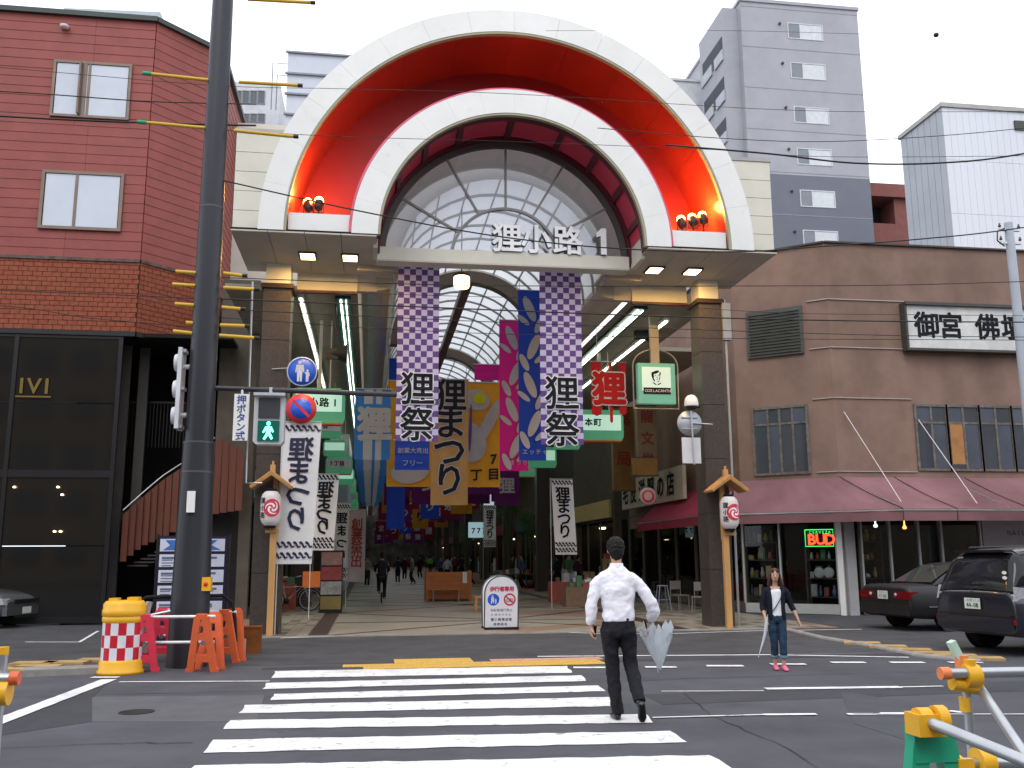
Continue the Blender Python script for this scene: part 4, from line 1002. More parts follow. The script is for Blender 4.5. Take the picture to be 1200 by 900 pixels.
# blue cloth behind and below the left checked banner
cx_,zt_,w,h = span(458,420,472,620,30); t = cloth('blue_banner','dark blue banner half hidden behind the left checked banner','banner',cx_,30,zt_,w+.1,h,blu)
cx_,zt_,w,h = span(463,516,503,551,23); t = cloth('blue_notice_banner','small blue banner with pale writing showing below the left checked banner','banner',cx_,23,zt_,w,h,blu)
b = MB(); b.glyphs('創業大売出',(-.28,-.03,-.25),(1,0,0),(0,0,1),.15,0,0,step=.15); b.glyphs('フリー',(-.16,-.03,-.55),(1,0,0),(0,0,1),.17,0,0,step=.17); b.build('lettering',wpm,t,kind='stuff')
# row of blue and white festival cloths down the left beam
bw = M('sky blue print',(.05,.20,.55),.8,trl=.25,var=.06); gw = M('greyish white cloth',(.45,.45,.46),.8,trl=.25)
for k in range(14):
    Y = 26.0+k*2.6
    w = .98; h = 1.95 if k<9 else 1.4
    t = cloth('striped_banner',('nearest blue and white striped festival cloth with a big raccoon character at the left beam' if k==0 else 'blue and white striped festival cloth, %s of the row receding along the left beam'%ORD[k]),'banner',.02-.0*k,Y,6.15-.05*(k%2),w,h,[bw,gw],lambda a,c:1 if a in (3,4,5,7,8) and (c<3 or c>9) else 0,nu=12,nv=14,amp=.015,group='striped cloths along the left beam')
    if k < 5:
        b = MB(); b.glyphs('狸',(.05,-.03,-.98),(1,0,0),(0,0,1),.95,0,.05); b.build('lettering',gw,t)
# further banners, purple, orange and brown, in rows across the nave
pmt = M('deep purple print',(.10,.015,.10),.85,trl=.15,var=.15); omt = M('dull orange print',(.35,.15,.015),.85,trl=.15,var=.15)
cols_ = [('purple',pmt),('orange',omt),('maroon',M('maroon print',(.16,.01,.03),.85,trl=.15,var=.15)),('blue',blu)]
rowdef = [(34,3,.9,5,2.15,0),(34.8,3,.9,5,2.0,0),(41,3.0,.8,5,2.1,1),(47,2.9,.75,5,2.0,2),(56,2.8,.7,5,2.0,0),(66,3.0,.7,5,2.0,1),(80,2.6,.7,5,2.2,2),(98,2.4,.7,5,2.4,0)]
for r_,(Y,zb,hh,n,_,ci) in enumerate(rowdef):
    px_lo = 6.0 if r_>1 else 5.7
    for k in range(n):
        cn,cm = cols_[(ci+(k==2))%4]; hh2 = 1.25+.3*math.sin(k*2+r_)
        t = cloth('hanging_banner','%s banner with one character, %s in the %s crosswise row of the nave'%(cn,('leftmost','second from left','middle','second from right','rightmost')[k],ORD[r_]),'banner',.95+k*.98,Y,zb+1.95,.92,hh2,cm,nu=4,nv=4,amp=.03,group='banners hanging across the nave')
        b = MB(); b.glyphs('まつり祭狸'[k],(0,-.05,-hh2*.55),(1,0,0),(0,0,1),.6,0,.03); b.build('lettering',wpm if cn!='orange' else ink,t)

# ================================================================ GREEN HANGING SIGNS over the aisles
gs = M('green sign casing',(.10,.36,.20),.3,var=.06,emit=.10,ecol=(.15,.8,.4)); gl_ = M('lit sign panel',(.55,.75,.62),.4,emit=.35,ecol=(.6,1,.8),var=.04)
names = ['狸小路1','丁目','','7丁目','']
def green_sign(side,k,Y):
    x = -1.35 if side<0 else 6.72; sc__ = 1 if k==0 else rnd.uniform(.62,.9)
    t = thing('hanging_shop_sign','green shop sign with a %s panel, %s of the row over the %s aisle'%('lit mint' if k%2==0 else 'white',ORD[k],'left' if side<0 else 'right'),'sign',(x,Y,5.9),group='green shop signs over the %s aisle'%('left' if side<0 else 'right'))
    t.scale = (sc__,sc__,sc__)
    prof = [(-.60,-.95),(.60,-.95),(.66,-.85),(.66,-.25),(.55,-.05),(-.55,-.05),(-.66,-.25),(-.66,-.85)]
    b = MB(); b.prism(prof,-.14,.14); b.build('casing',gs,t)
    b = MB(); b.box(-.58,-.155,-.66,.58,-.142,-.20); b.build('panel',gl_ if k%2==0 else whiteprint,t)
    b = MB(); b.box(-.6,-.15,-.99,.6,.15,-.955); b.build('base_strip',M('orange strip',(.6,.12,.02)) if k%3==0 else gs,t)
    if (k<5 and names[k] and side<0) or (side>0 and k==0): b = MB(); b.glyphs(names[k] if side<0 else '本町',(-.40,-.16,-.43),(1,0,0),(0,0,1),.25,0,.03,step=.27); b.build('lettering',ink,t)
    b = MB(); b.box(-.04,-.04,-.05,.04,.04,1.75); b.box(.25,-.02,-.05,.28,.02,1.75); b.build('hanger',beige,t)
for k in range(10): green_sign(-1,k,24.4+k*5.6)
for k in range(9): green_sign(1,k,27.2+k*4.9)
# loudspeakers under the aisle ceilings
for x,y,zz_,lab in ((PY(392,415,22.7).x,22.7,PY(392,415,22.7).z,'dark hooked loudspeaker hanging under the left aisle ceiling'),(PY(752,392,24.6).x,24.6,PY(752,392,24.6).z,'dark loudspeaker hanging under the right aisle ceiling behind the square green sign')):
    t = thing('loudspeaker',lab,'loudspeaker',(x,y,zz_)); b = MB(); b.lathe([(.05,-.2),(.1,-.1),(.12,.05),(.24,.28),(.25,.3),(.0,.26)],(0,0,0),16,axis='X'); b.build('horn',black,t); b = MB(); b.tube([(0,0,.05),(0,0,7.66-zz_)],.03,8); b.box(-.2,-.1,-.12,.1,.1,.12); b.build('bracket',black,t)
# ================================================================ RIGHT AISLE SIGNS
# square green sign with portrait, in an arched metal hanger
A = PY(746,426,22.6); B_ = PY(791,474,22.6); cx_ = (A.x+B_.x)/2; w=B_.x-A.x; h=A.z-B_.z
t = thing('portrait_sign','square pale green sign with a drawn face in an arched metal hanger','sign',(cx_,22.6,B_.z))
b = MB(); b.box(-w/2,-.09,0,w/2,.09,h); b.build('casing',M('mint casing',(.16,.45,.34),.4,emit=.12,ecol=(.3,.9,.7)),t)
b = MB(); b.box(-w/2+.1,-.102,.32,w/2-.12,-.092,h-.1); b.build('panel',M('pale mint panel',(.62,.80,.76),.4,emit=.25,ecol=(.7,1,.95)),t)
b = MB(); b.box(-w/2+.13,-.108,.24,w/2-.13,-.094,.40); b.build('name_band',ink,t)
b = MB(); b.glyphs('COELACANTH',(-w/2+.19,-.112,.32),(1,0,0),(0,0,1),.10,0,.01,step=.068); b.build('lettering',whiteprint,t)
b = MB()   # plain drawn face: hair, fringe, features, collar
hx,hz = .0,.66
for pts in (ell(hx-.03,hz+.13,.10,.035,20),ell(hx-.105,hz+.05,.03,.09,8),ell(hx+.085,hz+.09,.018,.05,-10),ell(hx-.08,hz-.06,.02,.05,30),ell(hx-.035,hz+.045,.02,.008),ell(hx+.045,hz+.045,.02,.008),ell(hx+.01,hz,.008,.025,10),ell(hx+.01,hz-.05,.022,.007),ell(hx-.06,hz-.16,.06,.014,-35),ell(hx+.06,hz-.165,.06,.014,30),ell(hx+.07,hz-.02,.010,.06,-15),ell(hx+.03,hz-.105,.04,.008,25)): blob(b,pts,-.106)
b.build('drawn_face',ink,t,kind='stuff')
b = MB(); hw=w/2+.10; pts=[(-hw,0,-.12),(-hw,0,h*.95)]+[(-hw*math.cos(R(a)),0,h*.95+.42*math.sin(R(a))) for a in range(15,180,15)]+[(hw,0,h*.95),(hw,0,-.12),(-hw,0,-.12)]
b.tube(pts,.022,8); b.build('arched_hanger',M('tarnished metal',(.30,.28,.23),.4,.7),t)
b = MB(); b.box(-.12,-.05,h,.1,.05,7.6-B_.z); b.build('drop_post',M('beige post',(.42,.36,.28),.5),t)
# red fringed sign
A = PY(691,424,24.6); B_ = PY(736,494,24.6); cx_=(A.x+B_.x)/2; w=B_.x-A.x; h=A.z-B_.z
t = thing('red_festival_sign','red cut-out sign with a large white-outlined character on red hanging strips','sign',(cx_,24.6,A.z))
rds = M('signal red cloth',(.70,.03,.03),.7,trl=.2)
for (a,c,zb) in ((-.47,-.20,.88),(.02,.10,1.0),(.28,.47,.86)):
    b = MB(); b.add([(a*w,0,0),(c*w,0,0),(c*w,0,-h*zb),((a+c)/2*w,0,-h*zb-.06),(a*w,0,-h*zb)],[(0,1,2,3,4)]); b.add([(a*w,.02,0),(c*w,.02,0),(c*w,.02,-h*zb),(a*w,.02,-h*zb)],[(0,1,2,3)]); b.build('hanging_strip',rds,t)
b = MB(); b.glyphs('狸',(0,-.03,-h*.46),(1,0,0),(0,0,1),w*.93,0,.075); b.build('white_outline',whiteprint,t)
b = MB(); b.glyphs('狸',(0,-.045,-h*.46),(1,0,0),(0,0,1),w*.93,0,.040); b.build('lettering',rds,t)
b = MB(); b.tube([(-w/2,0,.01),(w/2,0,.01)],.015,6); b.tube([(-w*.3,0,0),(-w*.3,0,1.6)],.008,4); b.build('rod',metal,t)
# projecting signs on the right-hand buildings
def proj(x0,y0,x1,y1,Y,col,label,txt='',vertical=True,emitc=0):
    cx_,zt_,w,h = span(x0,y0,x1,y1,Y)
    t = thing('projecting_sign',label,'sign',(cx_,Y,zt_-h))
    m_ = M('sign '+label[:12],col,.5,var=.2,scale=2,emit=emitc)
    b = MB(); b.box(-w/2,-.12,0,w/2,.12,h); b.build('casing',m_,t)
    b = MB(); b.box(-w/2-.03,-.135,-.03,w/2+.03,.135,0); b.box(-w/2-.03,-.135,h,w/2+.03,.135,h+.03); b.build('trim',MATS['dark sign frame'],t)
    if txt:
        s_=min(w*.7,h/len(txt)*.8) if vertical else min(h*.6,w/len(txt)*.9)
        b = MB(); b.glyphs(txt,(0,-.125,h-s_*.8) if vertical else (-w/2+s_*.7,-.125,h/2),(1,0,0),(0,0,1),s_,0,.02,step=(h/len(txt)*.95 if vertical else w/len(txt)*.95),vertical=vertical); b.build('lettering',MATS['dull red ink'] if 'dull red ink' in MATS else M('dull red ink',(.25,.02,.01)),t,kind='stuff')
    return t
proj(716,478,744,575,33.0,(.22,.12,.035),'ochre projecting sign with red characters on the right-hand shops','薬局')
proj(745,476,770,557,31.0,(.24,.17,.09),'tan projecting sign above the right-hand awning','龍文堂')
proj(741,537,769,557,30.6,(.30,.15,.02),'amber box sign under the tan projecting sign')
p_ = thing('slanted_signboard','cream signboard with a row of black characters running back along the right shops','sign',(10.0,33,4.0))
b = MB()
for i,ch in enumerate('毛皮洋服の店'): 
    b.glyphs(ch,(9.98,36.6-i*1.15,3.95),(0,-1,0),(0,0,1),.85,0,.03)
o=b.build('lettering',ink,p_); o.matrix_parent_inverse=Matrix.Translation(-p_.location)
b = MB(); b.box(10.0,29.6,3.4,10.12,37.2,4.5); o=b.build('board',M('cream board',(.42,.38,.30),.6),p_); o.matrix_parent_inverse=Matrix.Translation(-p_.location)
# fix the text direction: characters read towards the far end
cx_,zt_,w,h = span(750,573,768,590,29.5); t=thing('round_sign','small round pinkish white sign at the end of the right-hand awning','sign',(cx_,29.5,zt_-h/2)); b=MB(); b.lathe([(0,-.06),(.26,-.06),(.28,-.03),(.28,.03),(0,.03)],(0,0,0),24,axis='Y'); b.build('disc',M('pinkish disc',(.5,.38,.38),.5),t); b=MB(); b.lathe([(.14,-.066),(.2,-.066),(.2,-.062),(.14,-.062)],(0,0,0),20,axis='Y'); b.build('red_ring',redp,t)

# ================================================================ NOBORI FLAGS
def wave_band(mb,w,z0,hgt,warp,mi=0,n=6):
    for k in range(n):
        x = -w/2+w*(k+.5)/n
        for dz in (.0,):
            pts=[(x-w/n*.62,z0+hgt*.2),(x-w/n*.2,z0+hgt*.05),(x+w/n*.15,z0-hgt*.3),(x+w/n*.62,z0-hgt*.2),(x+w/n*.62,z0-.0),(x+w/n*.3,z0-hgt*.1),(x,z0+hgt*.25),(x-w/n*.3,z0+hgt*.42),(x-w/n*.62,z0+hgt*.38)]
            mb.add([warp(Vector((p[0],0,p[1]))) for p in pts],[tuple(range(len(pts)))],mi)
def nobori(x,y,ztop,w,h,label,txt='狸まつり',mirror=False,ink_=ink,clothm=None,rz=0,tilt=0.0,bands=True,group='white festival flags',bold=.026,pole_to=0):
    t = thing('festival_flag',label,'flag',(x,y,ztop),rz,group); amp=.018
    def wf_(u,v): return (-w/2+w*u+tilt*v, amp*math.sin(u*7+v*4)*(.3+v)+amp*.5*math.sin(v*12+u*2), -h*v)
    def wrp(p,lift=.02):
        v=-p.z/h; u=(p.x+w/2)/w; return Vector((p.x+tilt*v, amp*math.sin(u*7+v*4)*(.3+v)+amp*.5*math.sin(v*12+u*2)-lift, p.z))
    b=MB(); b.sheet(wf_,10,24); b.build('cloth',clothm or clothw,t)
    ux=(-1,0,0) if mirror else (1,0,0)
    s_=min(w*.62,h*.2); b=MB(); n=len(txt); z_first=-h*.18-s_*.1; step=(h*.66)/n
    b.glyphs(txt,(0,0,z_first),ux,(0,0,1),s_*1.12,0,bold,step=step,vertical=True,warp=wrp); b.build('lettering',ink_,t)
    if bands:
        b=MB(); wave_band(b,w*.94,-h*.045,.20,wrp); wave_band(b,w*.94,-h*.87,.20,wrp); wave_band(b,w*.94,-h*.945,.20,wrp)
        b.build('wave_pattern',ink_,t,kind='stuff')
    b=MB(); b.tube([(-w/2-.03,0,.05),(-w/2-.03+tilt*.0,0,-(ztop-pole_to))],.012,6); b.tube([(-w/2-.05,0,.02),(w/2,0,.02)],.008,6)
    b.build('flag_pole',M('white plastic pole',(.6,.6,.6),.4),t)
    return t
A=PY(333,495,20.7); B_=PY(377,497,20.7); C_=PY(340,661,20.7)
nobori((A.x+B_.x)/2,20.7,A.z,B_.x-A.x,A.z-C_.z,'large bright white flag with reversed dark writing beside the left lantern post',mirror=True,tilt=-.12,ink_=M('navy ink',(.012,.014,.05)))
A=PY(369,556,26); B_=PY(397,558,26); C_=PY(375,645,26)
nobori((A.x+B_.x)/2,26,A.z,B_.x-A.x+.03,A.z-C_.z,'grey-lit white flag with reversed writing behind the big left flag',mirror=True,tilt=-.1,pole_to=.0)
A=PY(396,590,32); B_=PY(407,590,32); C_=PY(400,680,32)
nobori((A.x+B_.x)/2,32,A.z,.55,A.z-C_.z,'dim narrow flag with reversed writing, third along the left aisle',mirror=True)
A=PY(405,598,31); B_=PY(424,598,31); C_=PY(412,682,31)
nobori((A.x+B_.x)/2+.12,31,A.z,.55,A.z-C_.z,'pinkish white flag with faded red writing in the left aisle',txt='創業祭売出',ink_=MATS['dull red ink'],clothm=M('pinkish cloth',(.40,.34,.34),.8,trl=.2),bands=False,bold=.02)
A=PY(646,562,29); B_=PY(671,562,29); C_=PY(660,650,29)
nobori((A.x+B_.x)/2,29,A.z,B_.x-A.x,A.z-C_.z,'white flag with black writing hanging at the right aisle behind the A-board',tilt=.1)
A=PY(567,593,42); B_=PY(581,593,42); C_=PY(574,641,42)
nobori((A.x+B_.x)/2,42,A.z,B_.x-A.x,A.z-C_.z,'small distant white flag with black writing in the middle of the arcade')
# hanging light box above the distant flag, and a blue-lit store sign
cx_,zt_,w,h = span(567,562,581,592,41); t=thing('light_box','small pale vertical light box hanging above the distant flag','sign',(cx_,41,zt_-h)); b=MB(); b.box(-w/2,-.1,0,w/2,.1,h*.72); b.build('panel',M('pale light box',(.6,.62,.65),emit=.3,ecol=(.8,.9,1)),t); b=MB(); b.box(-w/2-.01,-.11,h*.73,w/2+.01,.11,h); b.build('green_cap',gs,t)
cx_,zt_,w,h = span(549,612,567,630,46); t=thing('light_box','pale blue lit sign with barred letters far down the middle right','sign',(cx_,46,zt_-h)); b=MB(); b.box(-w/2,-.1,0,w/2,.1,h); b.build('panel',M('blue light box',(.35,.5,.55),emit=.3,ecol=(.6,.9,1)),t); b=MB(); b.glyphs('777',(-w*.2,-.11,h*.45),(1,0,0),(0,0,1),.35,0,.03,step=.26); b.build('lettering',ink,t)
# ================================================================ STREET FURNITURE
polem = M('dark steel paint',(.035,.037,.045),.38,.3,var=.15,scale=3,streak=True)
PXX, PYY = -2.66, 15.25
t = thing('street_pole','tall dark steel utility pole standing by the orange barriers left of the crossing','pole',(PXX,PYY,0))
b = MB(); b.tube([(0,0,0),(0,0,1.0),(0,0,3.35)],.29,24,rr=[.30,.285,.235]); b.build('base_shell',polem,t)
b = MB(); b.tube([(0,0,3.35),(0,0,12)],.2,24,rr=[.215,.165]); b.build('shaft',polem,t)
for z,r in ((3.36,.238),(2.9,.25),(7.2,.196)): b = MB(); b.tube([(0,0,z-.015),(0,0,z+.015)],r,24); b.build('joint_ring',M('worn steel edge',(.09,.09,.1),.5,.4),t)
def pl_(px,py,Y=PYY): p=PY(px,py,Y); return (p.x-PXX,p.y-PYY,p.z)
q = pl_(224,588,PYY-.27); b = MB(); b.box(q[0]-.06,-.30,q[2]-.16,q[0]+.06,-.27,q[2]+.16); b.build('number_plate',white,t)
q = pl_(244,684); b = MB(); b.box(q[0]-.06,-.22,q[2]-.1,q[0]+.07,-.06,q[2]+.1); bx_=b.build('push_button_box',yellow,t); 
q2=q; b = MB(); b.lathe([(0,-.0),(.03,0),(.03,.02),(0,.03)],(q2[0],-.235,q2[2]),12,axis='Y'); b.build('button',redp,bx_)
za = PY(360,459,PYY).z
b = MB(); b.tube([(.15,0,za+.03),(3.05,.0,za-.02)],.042,10); b.build('mast_arm',polem,t)
def sign_root(name,label,cat,px,py,Y,group=None): p = PY(px,py,Y); return thing(name,label,cat,p,group=group), p
# pedestrian signal
t,_ = sign_root('pedestrian_signal','two-lamp pedestrian signal showing the green walking figure, hung from the mast arm','traffic signal',316,492,PYY-.02)
b = MB(); b.prism([(-.19,-.40),(.19,-.40),(.235,-.35),(.235,.35),(.19,.40),(-.19,.40),(-.235,.35),(-.235,-.35)],-.1,.14); b.build('casing',M('signal casing',(.50,.52,.55),.4,.2),t)
for z,mm in ((.17,M('dark lamp glass',(.05,.055,.06),.2)),(-.19,M('dark green lamp glass',(.004,.06,.05),.25,emit=.04,ecol=(0,1,.6)))):
    b = MB(); b.box(-.165,-.125,z-.16,.165,-.102,z+.16); l=b.build('lamp',mm,t)
gm_ = M('green walking figure',(.2,1,.75),emit=2.2,ecol=(.15,1,.7),var=0)
b = MB(); blob(b,ell(0,-.075,.032,.032),-.130); blob(b,[(-.045,-.12),(.045,-.12),(.085,-.20),(.065,-.22),(.04,-.18),(.035,-.23),(.075,-.31),(.045,-.33),(0,-.26),(-.05,-.335),(-.08,-.32),(-.035,-.23),(-.035,-.18),(-.075,-.23),(-.09,-.21)],-.130); b.build('walking_figure',gm_,l)
b = MB(); b.tube([(0,0,.38),(0,0,.52)],.03,8); b.box(-.24,-.2,.36,.24,-.1,.405); b.build('visor',MATS['signal casing'],t)
# push-button plate
t,_ = sign_root('push_button_plate','narrow white plate with blue vertical writing hung from the mast arm','sign',282.5,489,PYY-.02)
b = MB(); b.box(-.115,-.015,-.37,.115,.015,.37); b.build('plate',white,t)
b = MB(); b.glyphs('押ボタン式',(0,-.018,.275),(1,0,0),(0,0,1),.15,0,.02,step=.143,vertical=True); b.build('lettering',M('blue ink',(.02,.06,.28),.6),t)
b = MB(); b.tube([(0,0,.36),(0,0,.46)],.02,8); b.build('bracket',white,t)
# conduit frame beside the signal
t,_ = sign_root('cable_conduit','thin galvanised conduit bent in a long rectangle left of the pedestrian signal','conduit',290,540,PYY+.1)
b = MB(); A_=PY(296,330,PYY+.1); B2=PY(288,566,PYY+.1); b.tube([A_-_,Vector((B2.x,A_.y,B2.z))-_,Vector((B2.x+.25,A_.y,B2.z))-_],.018,6); b.build('pipe',metal,t)
# traffic signal seen edge-on
t,_ = sign_root('vehicle_signal','white vehicle signal head seen edge-on, clamped to the left of the dark pole','traffic signal',209,456,PYY)
b = MB(); b.obox((.03,0,0),(.06,.35,1.28),0); b.build('back_plate',M('signal white',(.6,.62,.66),.4),t)
for z in (-.42,0,.42): b = MB(); b.lathe([(.13,-.07),(.15,-.02),(.14,0),(0,.0)],(-.0,0,z),16,axis='X'); b.build('lamp_hood',MATS['signal white'],t)
for z in (.35,-.42): b = MB(); b.tube([(.05,0,z),(.26,0,z+.02)],.04,8); b.build('arm',MATS['signal white'],t)
b = MB(); 
for z in (-.6,.6,0): b.obox((.07,0,z),(.07,.2,.05))
b.build('clamp',metal,t,kind='stuff')
# round road signs on the left pillar
post_m = M('grey sign post',(.35,.36,.37),.4,.6)
t,_ = sign_root('pedestrian_road_sign','round blue road sign with a white adult and child, beside the left pillar','road sign',354,435.5,20.6)
def disc(r,y0,y1,mb,mi=0): mb.lathe([(0,y0),(r,y0),(r,y1),(0,y1)],(0,0,0),32,mi,axis='Y')
b=MB(); disc(.325,-.01,.01,b); b.build('plate',M('blue sign face',(.02,.10,.62),.4,var=.04),t)
b=MB(); b.lathe([(.30,-.014),(.325,-.014),(.325,-.011),(.30,-.011)],(0,0,0),32,axis='Y'); b.build('rim',M('pale blue rim',(.5,.55,.7),.4),t)
sf_=M('sign white',(.62,.64,.72),.5); b=MB(); blob(b,ell(-.05,.20,.038,.04),-.014); blob(b,[(-.12,.15),(.03,.15),(.05,.0),(.02,-.02),(.01,.06),(.0,-.22),(-.04,-.22),(-.05,-.05),(-.06,-.22),(-.1,-.22),(-.105,.05),(-.12,-.03),(-.145,-.01)],-.014)
blob(b,ell(.115,.02,.026,.028),-.014); blob(b,[(.08,-.01),(.15,-.01),(.17,-.1),(.15,-.1),(.145,-.06),(.14,-.22),(.12,-.22),(.115,-.12),(.11,-.22),(.085,-.22),(.085,-.06),(.05,-.02)],-.014); b.build('pictogram',sf_,t,kind='stuff')
b=MB(); b.tube([(0,.03,.33),(0,.03,-.33)],.018,8); b.tube([(0,.03,.1),(-.75,.35,.1)],.018,8); b.build('bracket',post_m,t,kind='stuff')
t,_ = sign_root('no_parking_sign','round no-parking road sign, red ring and slash on blue, just over the big flag','road sign',353,479,20.6)
b=MB(); disc(.325,-.01,.01,b); b.build('plate',M('red sign face',(.62,.03,.05),.4,var=.05),t)
b=MB(); b.lathe([(0,-.014),(.225,-.014),(.225,-.011),(0,-.011)],(0,0,0),32,axis='Y'); b.build('blue_field',MATS['blue sign face'],t)
b=MB(); b.obox((0,-.0165,0),(.5,.003,.06),0,0,0,R(45)); b.build('slash',MATS['red sign face'],t)
b=MB(); b.tube([(0,.03,.36),(0,.03,-.33)],.018,8); b.tube([(0,.03,.1),(-.75,.35,.1)],.018,8); b.build('bracket',post_m,t,kind='stuff')
# mirror and plate seen from behind, at the right pillar
t,_ = sign_root('road_mirror','round grey sign back with a white plate under it by the right pillar','road sign',808,496,20.7)
gyb=M('grey sign back',(.42,.44,.48),.45,.4,var=.1); b=MB(); disc(.29,-.01,.015,b); b.build('disc_back',gyb,t)
for z in (.13,-.13): b=MB(); b.box(-.2,-.03,z-.012,.2,-.012,z+.012); b.build('brace',metal,t)
b=MB(); b.box(-.2,-.01,-.92,.24,.01,-.33); b.build('lower_plate',M('pale sign back',(.60,.61,.63),.5),t)
b=MB(); b.tube([(.03,-.045,.28),(.06,-.045,-.95)],.022,8); b.tube([(.03,-.04,0),(.55,.0,-.02)],.018,8); b.build('bracket',metal,t,kind='stuff')
t,_ = sign_root('dome_lamp','small white dome lamp on the right pillar above the round sign','lamp',810,470,20.7)
b=MB(); b.lathe([(.16,-.12),(.165,-.05),(.14,.06),(.08,.13),(0,.15)],(0,0,0),20); b.build('dome',white,t); b=MB(); b.lathe([(0,-.2),(.1,-.19),(.14,-.125),(0,-.12)],(0,0,0),16); b.tube([(0,0,-.1),(.3,.3,-.1)],.02,6); b.build('fitting',black,t)
b=MB(); A_=PY(848,330,20.85); t=thing('rain_pipe','thin grey pipe and small box fixed down the right side of the right pillar','pipe',(8.25,20.9,0)); b.tube([(0,0,0),(0,0,7.6)],.03,8); b.build('pipe',post_m,t); b=MB(); b.box(-.08,-.08,6.6,.12,.08,7.5); b.build('junction_box',post_m,t)

# ---------------- lantern posts
def lantern_post(px,py,Y,pl,label):
    base=PY(px,740,Y); x0=base.x
    t=thing('lantern_post',label,'lantern post',(x0,Y,0),group='lantern posts at the pillars')
    zr=PY(pl[0],pl[1],Y).z; zl=PY(pl[0],pl[2],Y).z
    b=MB(); b.box(-.065,-.05,0,.065,.06,zl-.25); b.box(-.05,.06,zl-.6,.05,.14,zr+.15); b.build('post',wood,t)
    dx=PY(pl[0],pl[2],Y).x-x0
    b=MB()
    b.build_=None
    for s in (-1,1):
        b.add([(dx,-.28,zr+.18),(dx+s*.40,-.28,zr-.10),(dx+s*.40,.28,zr-.10),(dx,.28,zr+.18),(dx,-.30,zr+.27),(dx+s*.43,-.30,zr-.06),(dx+s*.43,.30,zr-.06),(dx,.30,zr+.27)],[(0,1,2,3),(4,7,6,5),(0,4,5,1),(3,2,6,7),(1,5,6,2)])
    b.build('roof',wood,t)
    b=MB()
    for s in (-1,1):
        for k in range(5): yy=-.27+k*.11; b.beam((dx,yy,zr+.28),(dx+s*.43,yy,zr-.05),.02,.02)
    b.build('roof_battens',wood,t,kind='stuff')
    b=MB(); b.box(dx-.05,-.05,zr+.2,dx+.05,.05,zr+.42); b.box(dx-.02,-.02,zr+.42,dx+.02,.02,zr+.5); b.build('finial',wood,t)
    b=MB(); b.box(dx-.1,-.08,zl-.5,dx+.17,.06,zl-.44); b.box(min(0,dx)-.02,-.03,zl-.47,max(0,dx)+.02,.03,zl-.40); b.build('shelf',wood,t)
    rx_,h=.215,.38
    b=MB(); prof=[]
    for k in range(0,33):
        q=-1+2*k/32; r=rx_*(1-abs(q)**4.5)**.5*(.965+.035*math.cos(k*math.pi)) if abs(q)<.995 else .11
        prof.append((max(r,.10),q*h))
    b.lathe([(0,-h)]+prof+[(0,h)],(dx,-.14,zl),28); b.build('paper_lantern',M('lantern paper',(.90,.86,.84),.6,var=.03,trl=.3),t)
    b=MB(); 
    for zc in (-h,h): b.lathe([(0,-.025),(.115,-.025),(.115,.025),(0,.025)],(dx,-.14,zl+zc),20)
    b.build('black_rims',ink,t,kind='stuff')
    def wr(p,l=.004):   # wrap flat drawing round the lantern
        ang=(p.x)/rx_; zz=p.z; rr2=rx_*(1-min(.99,abs(zz/h))**4.5)**.5+l
        return Vector((dx+rr2*math.sin(ang),-.14-rr2*math.cos(ang),zl+zz))
    cxm=.05
    b=MB(); n=24; vs=[wr(Vector((cxm,0,0)),.003)]; 
    for ring in (.07,.14,.185):
        for k in range(n): a=2*math.pi*k/n; vs.append(wr(Vector((cxm+ring*math.cos(a),0,ring*math.sin(a))),.003))
    fs=[(0,1+k,1+(k+1)%n) for k in range(n)]
    for r2 in range(2):
        for k in range(n): a=1+r2*n+k; c=1+r2*n+(k+1)%n; fs.append((a,a+n,c+n,c))
    b.add(vs,fs,0,True); b.build('red_disc',M('lantern red',(.60,.03,.07),.6),t)
    b=MB()
    for q in range(3):
        a0=q*120+20; vs=[]; fs=[]
        m=12
        for k in range(m+1):
            f=k/m; a=R(a0+f*170); r=.03+.11*f; wd=.028*(1-f)**.8+.005
            for s in (-1,1): vs.append(wr(Vector((cxm+(r+s*wd)*math.cos(a),0,(r+s*wd)*math.sin(a))),.008))
        for k in range(m): fs.append((2*k,2*k+1,2*k+3,2*k+2))
        b.add(vs,fs)
    b.build('swirl',whiteprint,t,kind='stuff')
    b=MB(); b.glyphs('狸小路',(-.16,0,.15),(1,0,0),(0,0,1),.13,0,.02,step=.15,vertical=True,warp=lambda p:wr(p,.008)); b.build('lettering',ink,t)
    return t
lantern_post(316,745,20.55,(318,568,596),'wooden lantern post with a little roof in front of the left pillar')
lantern_post(855,735,20.55,(852,572,601),'wooden lantern post with a little roof in front of the right pillar')

# ---------------- plastic drum with chequered band
q=G(141,789); t=thing('traffic_drum','yellow plastic traffic drum with a red and white chequered band left of the barriers','traffic drum',(q.x,q.y,0))
b=MB(); b.lathe([(0,0),(.315,0),(.315,.04),(.295,.06),(.295,.16),(.285,.18),(.275,.2)],(0,0,0),32); b.build('base',yellow,t)
b=MB(); b.lathe([(.275,.70),(.29,.72),(.29,.78),(.28,.79),(.295,.80),(.295,.88),(.285,.89),(.285,.96),(.25,1.0),(.1,1.01),(0,1.0)],(0,0,0),32); b.box(-.2,-.1,1.0,-.08,.1,1.04); b.box(.05,-.1,1.0,.2,.1,1.05); b.build('lid',yellow,t)
b=MB(); n=32
for r_ in range(3):
    for k in range(n):
        a0,a1=2*math.pi*k/n,2*math.pi*(k+1)/n; z0,z1=.195+r_*.17,.195+(r_+1)*.17
        b.add([(.277*math.cos(a0),.277*math.sin(a0),z0),(.277*math.cos(a1),.277*math.sin(a1),z0),(.277*math.cos(a1),.277*math.sin(a1),z1),(.277*math.cos(a0),.277*math.sin(a0),z1)],[(0,1,2,3)],((k//2+r_)%2),True)
